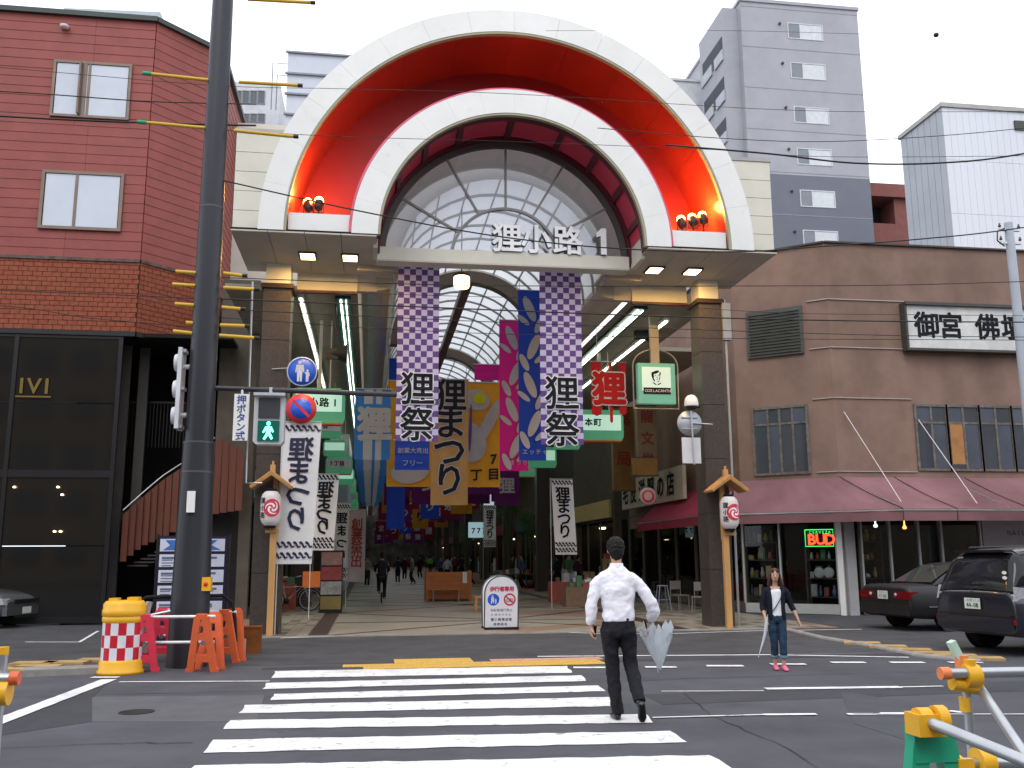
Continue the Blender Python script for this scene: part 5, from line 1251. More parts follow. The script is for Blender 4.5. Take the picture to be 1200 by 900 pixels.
b.build('chequered_band',[M('reflective red',(.55,.01,.03),.4),M('reflective white',(.72,.72,.78),.4)],t)
# ---------------- A-frame barrier stands
def aframe_mesh(h=.80,w=.44):
    b=MB(); d=.05
    def hexbar(a,c,ww,dd=.055): b.beam((a[0],0,a[1]),(c[0],0,c[1]),dd,ww,up=(0,1,0)) if False else b.beam((a[0],0,a[1]),(c[0],0,c[1]),ww,dd,up=(0,1,0))
    for s in (-1,1):
        hexbar((s*.055,h-.02),(s*(w/2-.045),.0),.098,.06)
    hexbar((-.075,h-.02),(.075,h-.02),.08,.054)
    hexbar((-.10,h*.62),(.10,h*.62),.10,.052); hexbar((-.17,h*.24),(.17,h*.24),.10,.052); hexbar((-.06,h*.86),(.06,h*.86),.07,.05) 
    for s in (-1,1): b.box(s*(w/2-.04)-.055,-.035,0,s*(w/2-.04)+.055,.035,.05)
    b.prism([(-.16,.12),(-.12,.02),(-.17,.0),(-.19,.1)],-.02,.02); b.prism([(.16,.12),(.12,.02),(.17,.0),(.19,.1)],-.021,.021)
    return b
def aframe(p,mat,label,rz=0,tilt=0):
    t=thing('barrier_stand',label,'barrier',(p[0],p[1],0),rz,'plastic A-shaped barrier stands')
    for s,ang in ((-1,9),(1,-9)):
        o=aframe_mesh().build('frame',mat,t); o.location=(0,s*.13,0); o.rotation_euler.x=R(ang)
    b=MB(); b.tube([(0,-.16,.4),(0,.16,.4)],.035,8); b.build('clamp',metal,t)
    return t
g1=G(166,787); g2=G(187,776); g3=G(241,786); g4=G(267,776)
aframe(g1,pink_pl,'pinkish red A-shaped barrier stand beside the chequered drum',R(12))
aframe(g2,pink_pl,'pinkish red A-shaped barrier stand in the rear row behind the front pipes',R(12))
aframe(g3,orange_pl,'orange A-shaped barrier stand in front of the dark pole',R(-12))
aframe(g4,orange_pl,'orange A-shaped barrier stand in the rear row right of the dark pole',R(-12))
pipew=M('white pipe',(.72,.73,.75),.35,.1)
for (A_,B2,z,lab) in ((g1,g3,.76,'upper white pipe joining the two front barrier stands'),(g1,g3,.40,'lower white pipe joining the two front barrier stands'),(g2,g4,.76,'upper white pipe between the two rear barrier stands'),(g2,g4,.40,'lower white pipe between the two rear barrier stands')):
    a=Vector((A_.x,A_.y,z)); c=Vector((B2.x,B2.y,z)); d=(c-a).normalized(); b=MB(); b.tube([(0,0,0),c-a+d*.1],.022,10); tag(b.build('barrier_pipe',pipew,None,a-d*.0),lab,'pipe')
for pts,lab in (([(157,722),(160,708),(172,700),(200,699),(262,698),(272,706),(275,725),(276,752)],'black bent hoop rail round the foot of the dark pole'),):
    Y=15.75; P=[PY(a,c,Y) for a,c in pts]; b=MB(); b.tube([p-P[0] for p in P],.03,8); t=b.build('hoop_rail',rubber,None,P[0]); tag(t,lab,'rail')
q=PY(175,715,14.9); t=thing('pipe_clamp','silver scaffold clamp resting on top of the pinkish barrier','clamp',q); b=MB(); b.tube([(-.05,0,-.12),(.0,0,.12)],.05,8); b.build('jaw',metal,t); b=MB(); b.tube([(-.1,0,-.1),(.3,.0,-.02)],.025,8); b.build('bolt_bar',metal,t)
q=G(280,772); b=MB(); b.box(-.09,-.09,0,.09,.09,.3); tag(b.build('bollard_block',M('pale grey plastic',(.4,.42,.44),.5),None,(q.x,q.y,0)),'small pale grey block standing beside the rear orange barrier','block')
q=G(288,768); b=MB(); b.box(-.16,-.12,0,.2,.12,.42); b.box(-.17,-.13,.42,.21,.13,.45); tag(b.build('crate',M('rust brown crate',(.22,.07,.02),.7,var=.25,scale=5),None,(q.x,q.y+.35,0)),'rusty orange-brown box on the ground right of the barriers','box')
# ---------------- poster stand behind the pole
A_=PY(181,722,16.6); B2=PY(268,630,16.6); w=B2.x-A_.x; h=B2.z
t=thing('poster_stand','tall dark display stand with rows of white printed sheets behind the pole','display stand',((A_.x+B2.x)/2,16.6,0))
b=MB(); b.box(-w/2,-.03,.15,w/2,.03,h+.03); b.build('panel',M('navy panel',(.012,.012,.04),.5),t)
b=MB(); b.box(-w/2-.03,-.04,0,-w/2,.04,h+.06); b.box(w/2,-.04,0,w/2+.03,.04,h+.06); b.build('posts',black,t,kind='stuff')
for r_ in range(5):
    z1=h-.02-r_*(h-A_.z)/5; z0=z1-(h-A_.z)/5+.05
    for c_,(xa,xb) in enumerate(((-w/2+.03,-w/2+.45),(w/2-.52,w/2-.05))):
        b=MB(); b.box(xa,-.04,z0,xb,-.032,z1); s_=b.build('sheet',M('printed sheet',(.62,.66,.78),.6,var=.05,scale=8),t)
        b=MB()
        if r_==0:
            xm=(xa+xb)/2; b.add([(xa+.08,-.044,z1-.02),(xb-.12,-.044,z1-.02),(xm+.02,-.044,(z0+z1)/2),(xb-.06,-.044,z0+.02),(xa+.05,-.044,z0+.02),(xm-.05,-.044,(z0+z1)/2)],[(0,1,2),(2,3,4),(4,5,2),(0,2,5)])
            b.build('emblem',M('emblem blue',(.05,.16,.5),.5),s_)
        else:
            for k in range(4): 
                L=rnd.uniform(.4,.9)*(xb-xa-.08); b.box(xa+.04,-.0435,z1-.04-k*.045,xa+.04+L,-.0405,z1-.055-k*.045-(.02 if k==0 else 0))
            b.build('print_lines',M('print grey blue',(.12,.14,.22),.6),s_,kind='stuff')
# ---------------- A-board in the middle
q=G(586,738); t=thing('pedestrian_zone_board','white round-topped sandwich board with pedestrian and no-cycling symbols','sandwich board',(q.x,q.y,0))
wA=.74; hA=1.18
outl=[(-wA/2,.06),(wA/2,.06)]+[(wA/2*math.cos(R(a)),hA-.37+.37*math.sin(R(a))) for a in range(0,181,12)]
for s in (-1,1):
    b=MB(); b.prism(outl,-.012,.012); p=b.build('panel',M('sign panel white',(.72,.73,.77),.4,var=.03),t); p.location=(0,s*.17,0); p.rotation_euler.x=R(7 if s<0 else -7)
    b=MB(); b.tube([(x,0,z) for x,z in outl[1:]+outl[:2]],.018,8); f=b.build('frame',M('dark grey frame',(.10,.10,.11),.4,.5),t); f.location=(0,s*.17,0); f.rotation_euler.x=p.rotation_euler.x
    if s<0:
        b=MB(); b.glyphs('歩行者専用',(-.21,-.015,.90),(1,0,0),(0,0,1),.115,0,.03,step=.108); b.build('red_heading',M('heading red',(.6,.02,.08),.5),p)
        b=MB(); b.add([(-.18+.13*math.cos(R(a)),-.015,.67+.13*math.sin(R(a))) for a in range(0,360,15)],[tuple(range(24))]); b.build('blue_disc',MATS['blue sign face'],p)
        b=MB(); blob(b,ell(-.2,.75,.018,.02),-.018); blob(b,[(-.23,.725),(-.17,.725),(-.165,.65),(-.18,.58),(-.20,.64),(-.215,.58),(-.235,.58)],-.018); blob(b,ell(-.13,.68,.012,.014),-.018); blob(b,[(-.15,.665),(-.11,.665),(-.115,.58),(-.145,.58)],-.018); b.build('walking_pair',sf_,p,kind='stuff')
        b=MB(); n=24; 
        for k in range(n):
            a0,a1=R(k*15),R(k*15+15); b.add([(.18+.10*math.cos(a0),-.016,.67+.10*math.sin(a0)),(.18+.135*math.cos(a0),-.016,.67+.135*math.sin(a0)),(.18+.135*math.cos(a1),-.016,.67+.135*math.sin(a1)),(.18+.10*math.cos(a1),-.016,.67+.10*math.sin(a1))],[(0,1,2,3)])
        b.obox((.18,-.0175,.67),(.23,.002,.025),0,0,0,R(40)); b.build('red_ring',MATS['heading red'],p)
        b=MB(); b.lathe([(.03,-.001),(.04,-.001),(.04,.001),(.03,.001)],(.14,-.016,.65),12,axis='Y'); b.lathe([(.03,-.001),(.04,-.001),(.04,.001),(.03,.001)],(.22,-.016,.65),12,axis='Y'); b.beam((.14,-.016,.65),(.2,-.016,.70),.004,.012,up=(0,1,0)); b.build('bicycle_symbol',ink,p,kind='stuff')
        b=MB(); b.glyphs('自転車通行禁止',(-.21,-.015,.44),(1,0,0),(0,0,1),.07,0,.0,step=.07); b.glyphs('札幌市中央区',(-.2,-.015,.34),(1,0,0),(0,0,1),.055,0,0,step=.078); b.glyphs('狸小路商店街',(-.2,-.015,.24),(1,0,0),(0,0,1),.07,0,.02,step=.08)
        b.glyphs('振興組合',(-.14,-.015,.14),(1,0,0),(0,0,1),.06,0,.01,step=.08); b.build('small_print',M('print blue grey',(.10,.12,.25),.6),p,kind='stuff')
b=MB(); b.box(-.38,-.3,0,.38,-.2,.07); b.box(-.38,.2,0,.38,.3,.07); b.build('feet',rubber,t,kind='stuff')
# ---------------- timber kiosk bench in the nave
q0=G(501,706); q1=G(556,707); t=thing('planter_bench','orange-brown slatted timber box with a bench in front, in the nave','bench',((q0.x+q1.x)/2,q0.y+.4,0))
w=q1.x-q0.x; wo_=M('orange timber',(.50,.17,.05),.5,var=.15,scale=4)
for k in range(6): b=MB(); b.box(-w/2,-.02,.1+k*.16,w/2,.03,.25+k*.16); b.build('slat',wo_,t)
b=MB(); b.box(-w/2+.02,.03,.05,w/2-.02,.7,1.0); b.build('box',M('darker timber',(.3,.1,.03),.6),t)
for s in (-1,1): b=MB(); b.box(s*w/2-.05,-.04,0,s*w/2+.05,.72,1.08); b.build('end_panel',wo_,t)
b=MB(); b.box(w/2-.28,-.05,.65,w/2-.12,-.03,1.05); b.build('white_notice',white,t)
for k in range(3): b=MB(); b.box(-w/2+.1,-.5+k*.13,.43,w/2-.35,-.39+k*.13,.46); b.build('seat_board',wo_,t)
for xx in (-w/2+.2,w/2-.45): b=MB(); b.tube([(xx,-.45,.43),(xx,-.45,0)],.02,6); b.tube([(xx,-.15,.43),(xx,-.15,0)],.02,6); b.build('leg',metal,t,kind='stuff')
q=G(562,716); t=thing('wooden_bench','small wooden bench end seen just left of the sandwich board','bench',(q.x,q.y+.2,0)); b=MB(); b.box(-.15,-.2,.38,.6,.2,.43); b.build('seat',wood,t)
for xx in (-.1,.55):
    for yy in (-.15,.15): b=MB(); b.box(xx-.03,yy-.03,0,xx+.03,yy+.03,.38); b.build('leg',wood,t)
for i,(px_,py_) in enumerate(((600,690),(655,690))):
    q=G(px_,py_); t=thing('market_table','dark low table of goods %s in mid arcade'%('behind the sandwich board','right of the sandwich board')[i],'table',(q.x,q.y,0)); b=MB(); b.box(-1,-.4,.68,1,.4,.74); b.build('top',M('table top',(.12,.11,.10),.5),t)
    for xx in (-.9,.9):
        for yy in (-.35,.35): b=MB(); b.box(xx-.03,yy-.03,0,xx+.03,yy+.03,.68); b.build('leg',black,t)
    b=MB()
    for k in range(12): b.box(-.9+k*.15,-.2,.74,-.8+k*.15,.1,.74+rnd.uniform(.08,.3),rnd.randrange(7))
    b.build('goods',gcol,t,kind='stuff')
# low dark stalls along the right aisle front
for k,(xx,yy,ww,hh,ci) in enumerate(((6.9,30,1.6,.9,1),(7.2,33.5,1.8,1.0,3),(-2.5,31,.5,1.1,3),(-2.4,36,.6,1.2,1))):
    t=thing('goods_stall','%s stall of stacked goods standing in the %s aisle'%(('low dark','broad red','narrow red','tall dark')[k],('right','right','left','left')[k]),'stall',(xx,yy,0)); b=MB(); b.box(-ww/2,-.35,0.02,ww/2,.35,hh*.7); b.build('table',gcol[ci],t)
    b=MB()
    for j in range(14): a=rnd.uniform(-ww/2+.1,ww/2-.2); b.box(a,rnd.uniform(-.3,0),hh*.7,a+rnd.uniform(.08,.2),rnd.uniform(.05,.3),hh*.7+rnd.uniform(.05,.35),rnd.randrange(7))
    b.build('goods',gcol,t,kind='stuff')
# poster rack in the left aisle
for i,(x0,y0,x1,y1,lab) in enumerate(((376,645,401,700,'upright rack of reddish and white posters in the left aisle'),)):
    Y=28.5; A_=PY(x0,y0,Y); B2=PY(x1,y1,Y); w=B2.x-A_.x; t=thing('poster_rack',lab,'rack',((A_.x+B2.x)/2,Y,0)); b=MB(); b.box(-w/2,-.05,.02,w/2,.05,A_.z); b.build('frame',black,t)
    for k in range(4):
        h=A_.z/4.3; b=MB(); b.box(-w/2+.03,-.065,.12+k*h,w/2-.03,-.055,.07+(k+1)*h); b.build('poster',[M('yellowish poster',(.25,.2,.06),.6),M('white poster',(.30,.30,.30),.6,var=.4,scale=6),M('red poster',(.28,.05,.05),.6,var=.3,scale=6),M('pink poster',(.30,.16,.14),.6,var=.3,scale=6)][k],t)
q=PY(365,679,27.6); b=MB(); b.box(-.24,-.02,-.22,.24,.02,.22); tag(b.build('orange_notice',M('orange notice',(.62,.16,.03),.6,var=.12,scale=6),None,q),'orange square notice above the wheel of the parked bicycle','sign')

# ---------------- bicycles
def bicycle(loc,rz,label,cat='bicycle',col=(.35,.36,.38)):
    t=thing('bicycle',label,cat,loc,rz); fm=M('bicycle frame '+str(col[0]),col,.3,.5)
    for x in (-.53,.53):
        b=MB(); b.tube([(x+.315*math.cos(R(a)),0,.33+.315*math.sin(R(a))) for a in range(0,361,12)],.017,8,cap=False); w_=b.build('wheel',rubber,t)
        b=MB()
        for a in range(0,360,20): b.tube([(x,0,.33),(x+.29*math.cos(R(a)),0,.33+.29*math.sin(R(a)))],.003,3)
        b.tube([(x+.29*math.cos(R(a)),0,.33+.29*math.sin(R(a))) for a in range(0,361,12)],.014,6,cap=False); b.build('rim_and_spokes',metal,w_,kind='stuff')
    b=MB()
    for p in ([(-.53,0,.33),(-.15,0,.30),(.33,0,.75),(.40,0,.62)],[(-.15,0,.30),(-.28,0,.82)],[(-.53,0,.33),(-.26,0,.70),(.34,0,.72)],[(.53,0,.33),(.46,0,.45),(.34,0,.95)]): b.tube(p,.018,8)
    b.build('frame',fm,t)
    b=MB(); b.tube([(.34,0,.93),(.30,0,1.02),(.25,-.22,1.03),(.12,-.28,1.0)],.012,6); b.tube([(.30,0,1.02),(.25,.22,1.03),(.12,.28,1.0)],.012,6); b.build('handlebar',metal,t)
    b=MB(); b.tube([(-.42,0,.86),(-.3,0,.89),(-.14,0,.87)],.06,8,rr=[(.02,.11),(.03,.09),(.02,.03)]); b.build('saddle',black,t)
    b=MB(); b.box(.42,-.15,.72,.72,.15,.74); b.box(.42,-.15,.72,.44,.15,.92); b.box(.70,-.17,.72,.72,.17,.94); b.box(.42,-.17,.72,.72,-.155,.92); b.box(.42,.155,.72,.72,.17,.92); b.build('basket',MATS['worn steel edge'],t)
    b=MB()
    for x in (-.53,.53): b.tube([(x+.36*math.cos(R(a)),0,.33+.36*math.sin(R(a))) for a in range(20,171,15)],.02,6,rr=[(.006,.03)]*11)
    b.build('mudguards',metal,t,kind='stuff')
    b=MB(); b.lathe([(.0,-.03),(.09,-.03),(.09,.03),(0,.03)],(-.15,0,.30),16,axis='Y'); b.tube([(-.15,-.06,.30),(-.05,-.1,.16)],.01,5); b.tube([(-.15,.06,.30),(-.25,.1,.44)],.01,5); b.build('crank',black,t)
    return t
q=G(359,717); bicycle((q.x-.45,q.y+.05,.018),R(8),'parked bicycle standing across the left aisle by the pillar')

# ---------------- stools, chairs, easel in front of the right shop
def stool(px_,py_,label,h=.72,col=(.30,.36,.45),seat=(.3,.32,.36)):
    q=G(px_,py_); t=thing('bar_stool',label,'stool',(q.x,q.y,.018)); b=MB(); b.lathe([(0,h-.03),(.16,h-.03),(.16,h),(0,h)],(0,0,0),16); b.build('seat',M('stool seat '+str(seat[0]),seat,.5),t)
    for sx in (-1,1):
        for sy in (-1,1): b=MB(); b.tube([(sx*.11,sy*.11,h-.02),(sx*.2,sy*.2,0)],.015,6); b.build('leg',M('stool leg '+str(col[0]),col,.4,.4),t)
    b=MB(); s=.165; b.tube([(-s,-s,.3),(s,-s,.3),(s,s,.3),(-s,s,.3),(-s,-s,.3)],.01,5); b.build('foot_ring',M('stool leg '+str(col[0]),col,.4,.4),t)
stool(777,716,'blue-grey four-legged stool standing outside the shop right of the walking man')
def chair(px_,py_,label,rz=0):
    q=G(px_,py_); t=thing('cafe_chair',label,'chair',(q.x,q.y,.018),rz); cm=M('chair metal',(.34,.32,.28),.4,.5)
    b=MB(); b.box(-.2,-.2,.42,.2,.2,.45); b.build('seat',M('chair seat',(.22,.20,.17),.6),t)
    for sx in (-1,1):
        for sy in (-1,1): b=MB(); b.tube([(sx*.18,sy*.18,.85 if sy>0 else .44),(sx*.19,sy*.2,0)],.013,6); b.build('leg',cm,t)
    b=MB(); b.box(-.18,.17,.6,.18,.19,.84); b.build('backrest',M('chair seat',(.22,.20,.17),.6),t)
chair(797,716,'pale metal chair standing outside the shop just left of the right pillar',R(20)); chair(821,719,'metal chair partly hidden behind the right pillar',R(-30))
stool(770,707,'dark stool further back against the shop window in the right aisle',.7,(.08,.08,.09),(.05,.05,.05))

# ---------------- near barriers at the picture's lower corners
def npx(px_,py_,Y): return PY(px_,py_,Y)
Yb=4.3
t=thing('pipe_barrier','near metal pipe barrier with yellow clamps and an orange-capped rail at the lower right','barrier',(PY(1135,800,Yb).x,Yb,0))
def nb(mb,n,m,par=None): 
    o=mb.build(n,m,t if par is None else par); o.matrix_parent_inverse=Matrix.Translation(-t.location) if par is None else Matrix.Identity(4); return o
p0=PY(1129,768,Yb); b=MB(); b.tube([p0,(p0.x+.0,Yb,0)],.021,12); nb(b,'post',metal)
b=MB(); b.tube([PY(1112,789,Yb-.05),PY(1420,784,Yb-.05)],.024,12); nb(b,'top_rail',metal)
b=MB(); a_=PY(1112,789,Yb-.05); b.tube([a_+Vector((-.045,0,0)),a_+Vector((.0,0,0))],.029,12); nb(b,'orange_cap',M('orange cap',(.85,.25,.08),.4))
b=MB(); a_=PY(1137,792,Yb-.03); b.tube([a_+Vector((-.035,0,.0)),a_+Vector((.035,0,0))],.055,14); b.tube([a_+Vector((0,0,.03)),a_+Vector((.0,0,.075))],.03,10); b.tube([a_+Vector((-.09,.01,-.03)),a_+Vector((.05,.01,-.055))],.035,10); nb(b,'clamp',yellow)
b=MB(); a_=PY(1126,768,Yb); b.tube([a_+Vector((0,0,-.06)),a_+Vector((-.0,0,-.0))],.03,10); nb(b,'top_cap',M('orange cap',(.85,.25,.08),.4))
b=MB(); b.obox(PY(1120,763,Yb),(.03,.04,.1),0,0,0,R(-25)); nb(b,'pale_tag',M('pale green tag',(.55,.72,.60),.5))
b=MB(); b.tube([PY(1148,806,Yb-.02),PY(1215,905,Yb-.5)],.022,12); nb(b,'brace',metal)
b=MB(); a_=PY(1131,826,Yb); b.tube([a_+Vector((0,0,.035)),a_+Vector((0,0,-.03))],.026,10); nb(b,'yellow_sleeve',yellow)
t=thing('green_barrier','near green plastic A-frame stand carrying a yellow clamp and long grey pipe','barrier',(PY(1088,860,3.5).x,3.5,0))
Yg=3.55; gp_=M('green plastic',(.02,.36,.20),.45,var=.1,scale=6)
c0=PY(1089,850,Yg); zt_=c0.z
for s,xo in ((-1,-.10),(1,.11)):
    b=MB(); b.beam((c0.x+s*.045,Yg,zt_-.02),(c0.x+xo+s*.10,Yg,0),.07,.06,up=(0,1,0)); nb(b,'leg',gp_)
b=MB(); b.box(c0.x-.085,Yg-.035,zt_-.13,c0.x+.085,Yg+.035,zt_); nb(b,'head',gp_)
b=MB(); b.box(c0.x-.15,Yg-.03,.35,c0.x+.16,Yg+.03,.42); nb(b,'crossbar',gp_)
b=MB(); a_=PY(1080,845,Yg-.05); a2=PY(1094,842,Yg-.05); b.tube([a_+Vector((-.02,0,0)),a_+Vector((.03,0,0))],.05,12); b.box(a_.x-.04,Yg-.1,a_.z-.05,a_.x+.07,Yg,a_.z+.03); b.tube([a2+Vector((-.01,-.02,.0)),a2+Vector((.03,-.02,0))],.052,12); nb(b,'clamp',yellow)
b=MB(); b.tube([PY(1088,846,Yg-.08),PY(1225,902,Yg-.55)],.022,12); nb(b,'pipe',metal)
b=MB(); b.box(c0.x+.085,Yg-.04,zt_-.24,c0.x+.15,Yg-.03,zt_-.12); nb(b,'yellow_sticker',yellow)
b=MB(); b.tube([PY(1122,894,Yg+.3),PY(1230,894,Yg+.3)],.022,12); nb(b,'low_rail',metal)
b=MB(); a_=PY(1152,893,Yg+.3); b.tube([a_+Vector((-.03,0,0)),a_+Vector((.03,0,0))],.06,12); a_=PY(1121,894,Yg+.3); nb(b,'clamp',yellow); b = MB(); b.tube([a_+Vector((-.02,0,0)),a_+Vector((.02,0,0))],.03,10); nb(b,'yellow_cap',yellow)
t=thing('pipe_barrier','near pipe barrier end with orange-red cap and yellow clamp at the left edge','barrier',(PY(0,800,4.3).x,4.3,0))
b=MB(); a_=PY(3,775,4.3); b.tube([(a_.x,4.3,0),(a_.x,4.3,a_.z+.04)],.021,10); nb(b,'post',metal)
b=MB(); b.tube([PY(-200,798,4.25),PY(14,795,4.25)],.023,10); nb(b,'rail',metal)
b=MB(); a_=PY(18,795,4.25); b.tube([a_+Vector((-.02,0,0)),a_+Vector((.015,0,0))],.028,10); nb(b,'end_cap',orange_pl)
b=MB(); a_=PY(2,812,4.25); b.tube([a_+Vector((-.04,0,0)),a_+Vector((.03,0,0))],.05,12); nb(b,'clamp',yellow)
b=MB(); a_=PY(3,767,4.3); b.tube([a_,a_+Vector((0,0,.03))],.024,10); nb(b,'yellow_cap',yellow)

# ---------------- far utility pole at the right and overhead wires
conc=M('pale concrete pole',(.40,.44,.50),.6,var=.08,scale=2)
p=PY(1193,380,22.0); t=thing('utility_pole','pale concrete utility pole with wires and insulators at the right edge','pole',(p.x+.02,22,0))
b=MB(); b.tube([(0,0,0),(0,0,PY(1193,262,22).z+.0)],.14,16,rr=[.16,.11]); b.build('shaft',conc,t)
b=MB(); z_=PY(1193,270,22).z; b.box(-.3,-.04,z_-.03,.3,.04,z_+.03); b.box(-.3,-.04,z_-.4,.3,.04,z_-.34); b.build('crossarm',metal,t,kind='stuff')
b=MB(); 
for k,(dx,dz) in enumerate(((-.28,.06),(.0,.1),(.28,.06),(-.28,-.3),(.28,-.3))): b.lathe([(0,0),(.03,0),(.045,.03),(.02,.07),(.03,.1),(0,.11)],(dx,-.02,z_+dz),8)
b.build('insulators',M('brown insulator',(.08,.05,.05),.3),t,kind='stuff')
b=MB(); b.tube([(-.2,-.1,z_),(-.42,-.1,z_-.1),(-.45,-.1,z_-.35),(-.25,-.1,z_-.5)],.02,6); b.build('cable_loop',black,t)
wm_=M('black cable',(.012,.012,.012),.6,var=0)
def wire(pts,Y,r,label,Yend=None,sag=0):
    n=len(pts); P=[]
    for i,(x,y) in enumerate(pts):
        yy=Y if Yend is None else Y+(Yend-Y)*i/(n-1); P.append(PY(x,y,yy))
    # smooth catenary-like interpolation
    out=[]
    for i in range(n-1):
        p0=P[max(i-1,0)];p1=P[i];p2=P[i+1];p3=P[min(i+2,n-1)]
        for k in range(8):
            u=k/8; out.append(.5*((2*p1)+(p2-p0)*u+(2*p0-5*p1+4*p2-p3)*u*u+(3*p1-p0-3*p2+p3)*u*u*u))
    out.append(P[-1]); b=MB(); b.tube([q-P[0] for q in out],r,5); o=b.build('overhead_wire',wm_,None,P[0]); tag(o,label,'wire'); return o
Yw=15.2
W_=[([(-250,98),(0,107),(160,118),(250,121),(300,122)],.010,'twisted wire crossing the upper window of the red building'),
([(-250,120),(0,136),(120,142),(250,146),(300,147)],.016,'thick black cable just under the upper window of the red building'),
([(-250,60),(0,79),(250,100),(400,104),(600,110),(900,128),(1100,131),(1400,128)],.005,'thin wire crossing the upper part of the rings'),
([(255,152),(400,160),(600,166),(850,176),(1000,184),(1400,180)],.005,'thin wire crossing the inner ring at mid height'),
([(255,210),(420,247),(577,276),(720,291),(860,295),(960,289),(1080,280),(1190,268),(1400,235)],.012,'black cable sagging across the lettering on the lintel'),
([(640,36),(860,36),(1095,41),(1400,38)],.0035,'thinnest wire, high across the white sky at the right'),
([(700,150),(862,163),(1000,165),(1200,150),(1400,120)],.007,'twisted wire over the tower dipping towards the white building'),
([(780,170),(900,180),(1000,191),(1100,191),(1200,180),(1400,140)],.017,'thickest black cable sagging across tower and white building'),
([(-250,330),(0,340),(150,346),(230,350)],.008,'black cable across the upper rows of brick'),
([(-250,345),(0,358),(100,372),(200,381),(240,384)],.007,'thin cable slanting under the brick band'),
([(255,325),(450,332),(600,335),(900,335),(1050,334),(1200,330),(1400,325)],.008,'first wire under the lintel, crossing the brown building high up'),
([(255,338),(500,346),(700,352),(900,366),(1100,369),(1400,372)],.005,'thin wire crossing the tops of the checked banners'),
([(255,350),(500,360),(700,368),(900,374),(1100,377),(1400,378)],.012,'thickest of the wires crossing the checked banners'),
([(255,362),(500,374),(700,382),(900,389),(1100,394),(1400,396)],.007,'second lowest wire crossing the checked banners'),
([(255,372),(500,388),(700,394),(900,397),(1100,398),(1400,400)],.006,'lowest long wire crossing the checked banners and brown building')]
for k,(pts,r,lab) in enumerate(W_): wire(pts,Yw+.1*(k%4),r,lab)
q=PY(1097,41,Yw+.1); b=MB(); b.lathe([(0,-.05),(.04,-.03),(.05,0),(.04,.03),(0,.05)],(0,0,0),10); tag(b.build('wire_weight',wm_,None,q),'tiny dark blob on the thinnest high wire','wire fitting')
ysl=M('yellow insulating sleeve',(.62,.38,.03),.5,var=.1); gsl=M('green sleeve end',(.02,.30,.15),.5)
def sleeve(a,c,label,green=False):
    A_=PY(a[0],a[1],Yw-.02); B2=PY(c[0],c[1],Yw-.02); t=thing('cable_sleeve',label,'cable sleeve',A_,group='yellow cable sleeves by the dark pole')
    b=MB(); b.tube([(0,0,0),B2-A_],.030,8); b.build('sleeve',ysl,t)
    if green: b=MB(); b.tube([(-.05,0,0),(.09,0,-.004)],.036,8); b.build('green_end',gsl,t)
    else: b=MB(); b.tube([B2-A_,B2-A_+Vector((.08,0,0))],.034,8); b.build('dark_end',black,t)
for a,c,lab,gr in (((171,86),(255,95),'yellow cable sleeve with a green end over the top of the red building',True),((280,96),(349,100),'yellow cable sleeve crossing the sky right of the pole, upper one',False),((165,143),(252,151),'yellow cable sleeve with a green end below the upper red building window',True),((274,153),(344,160),'yellow cable sleeve right of the pole at the top of the cream wing',False),((290,-1),(364,3),'yellow cable sleeve at the very top of the picture',False),
    ((206,318),(233,320),'yellow sleeve left of the pole, topmost of the lower cluster',False),((262,320),(284,323),'short yellow sleeve right of the pole, topmost of the lower cluster',False),((202,333),(233,335),'yellow sleeve left of the pole, second of the lower cluster',False),((262,337),(298,339),'yellow sleeve right of the pole, second of the lower cluster',False),((205,356),(232,358),'yellow sleeve left of the pole, third of the lower cluster',False),((260,360),(282,362),'yellow sleeve right of the pole, third of the lower cluster',False),((218,378),(231,379),'very short yellow sleeve left of the pole',False),((258,381),(287,382),'yellow sleeve right of the pole, fourth of the lower cluster',False),((203,388),(230,391),'yellow sleeve left of the pole, lowest of the cluster',False),((257,393),(298,396),'yellow sleeve right of the pole, lowest of the cluster',False)): sleeve(a,c,lab,gr)
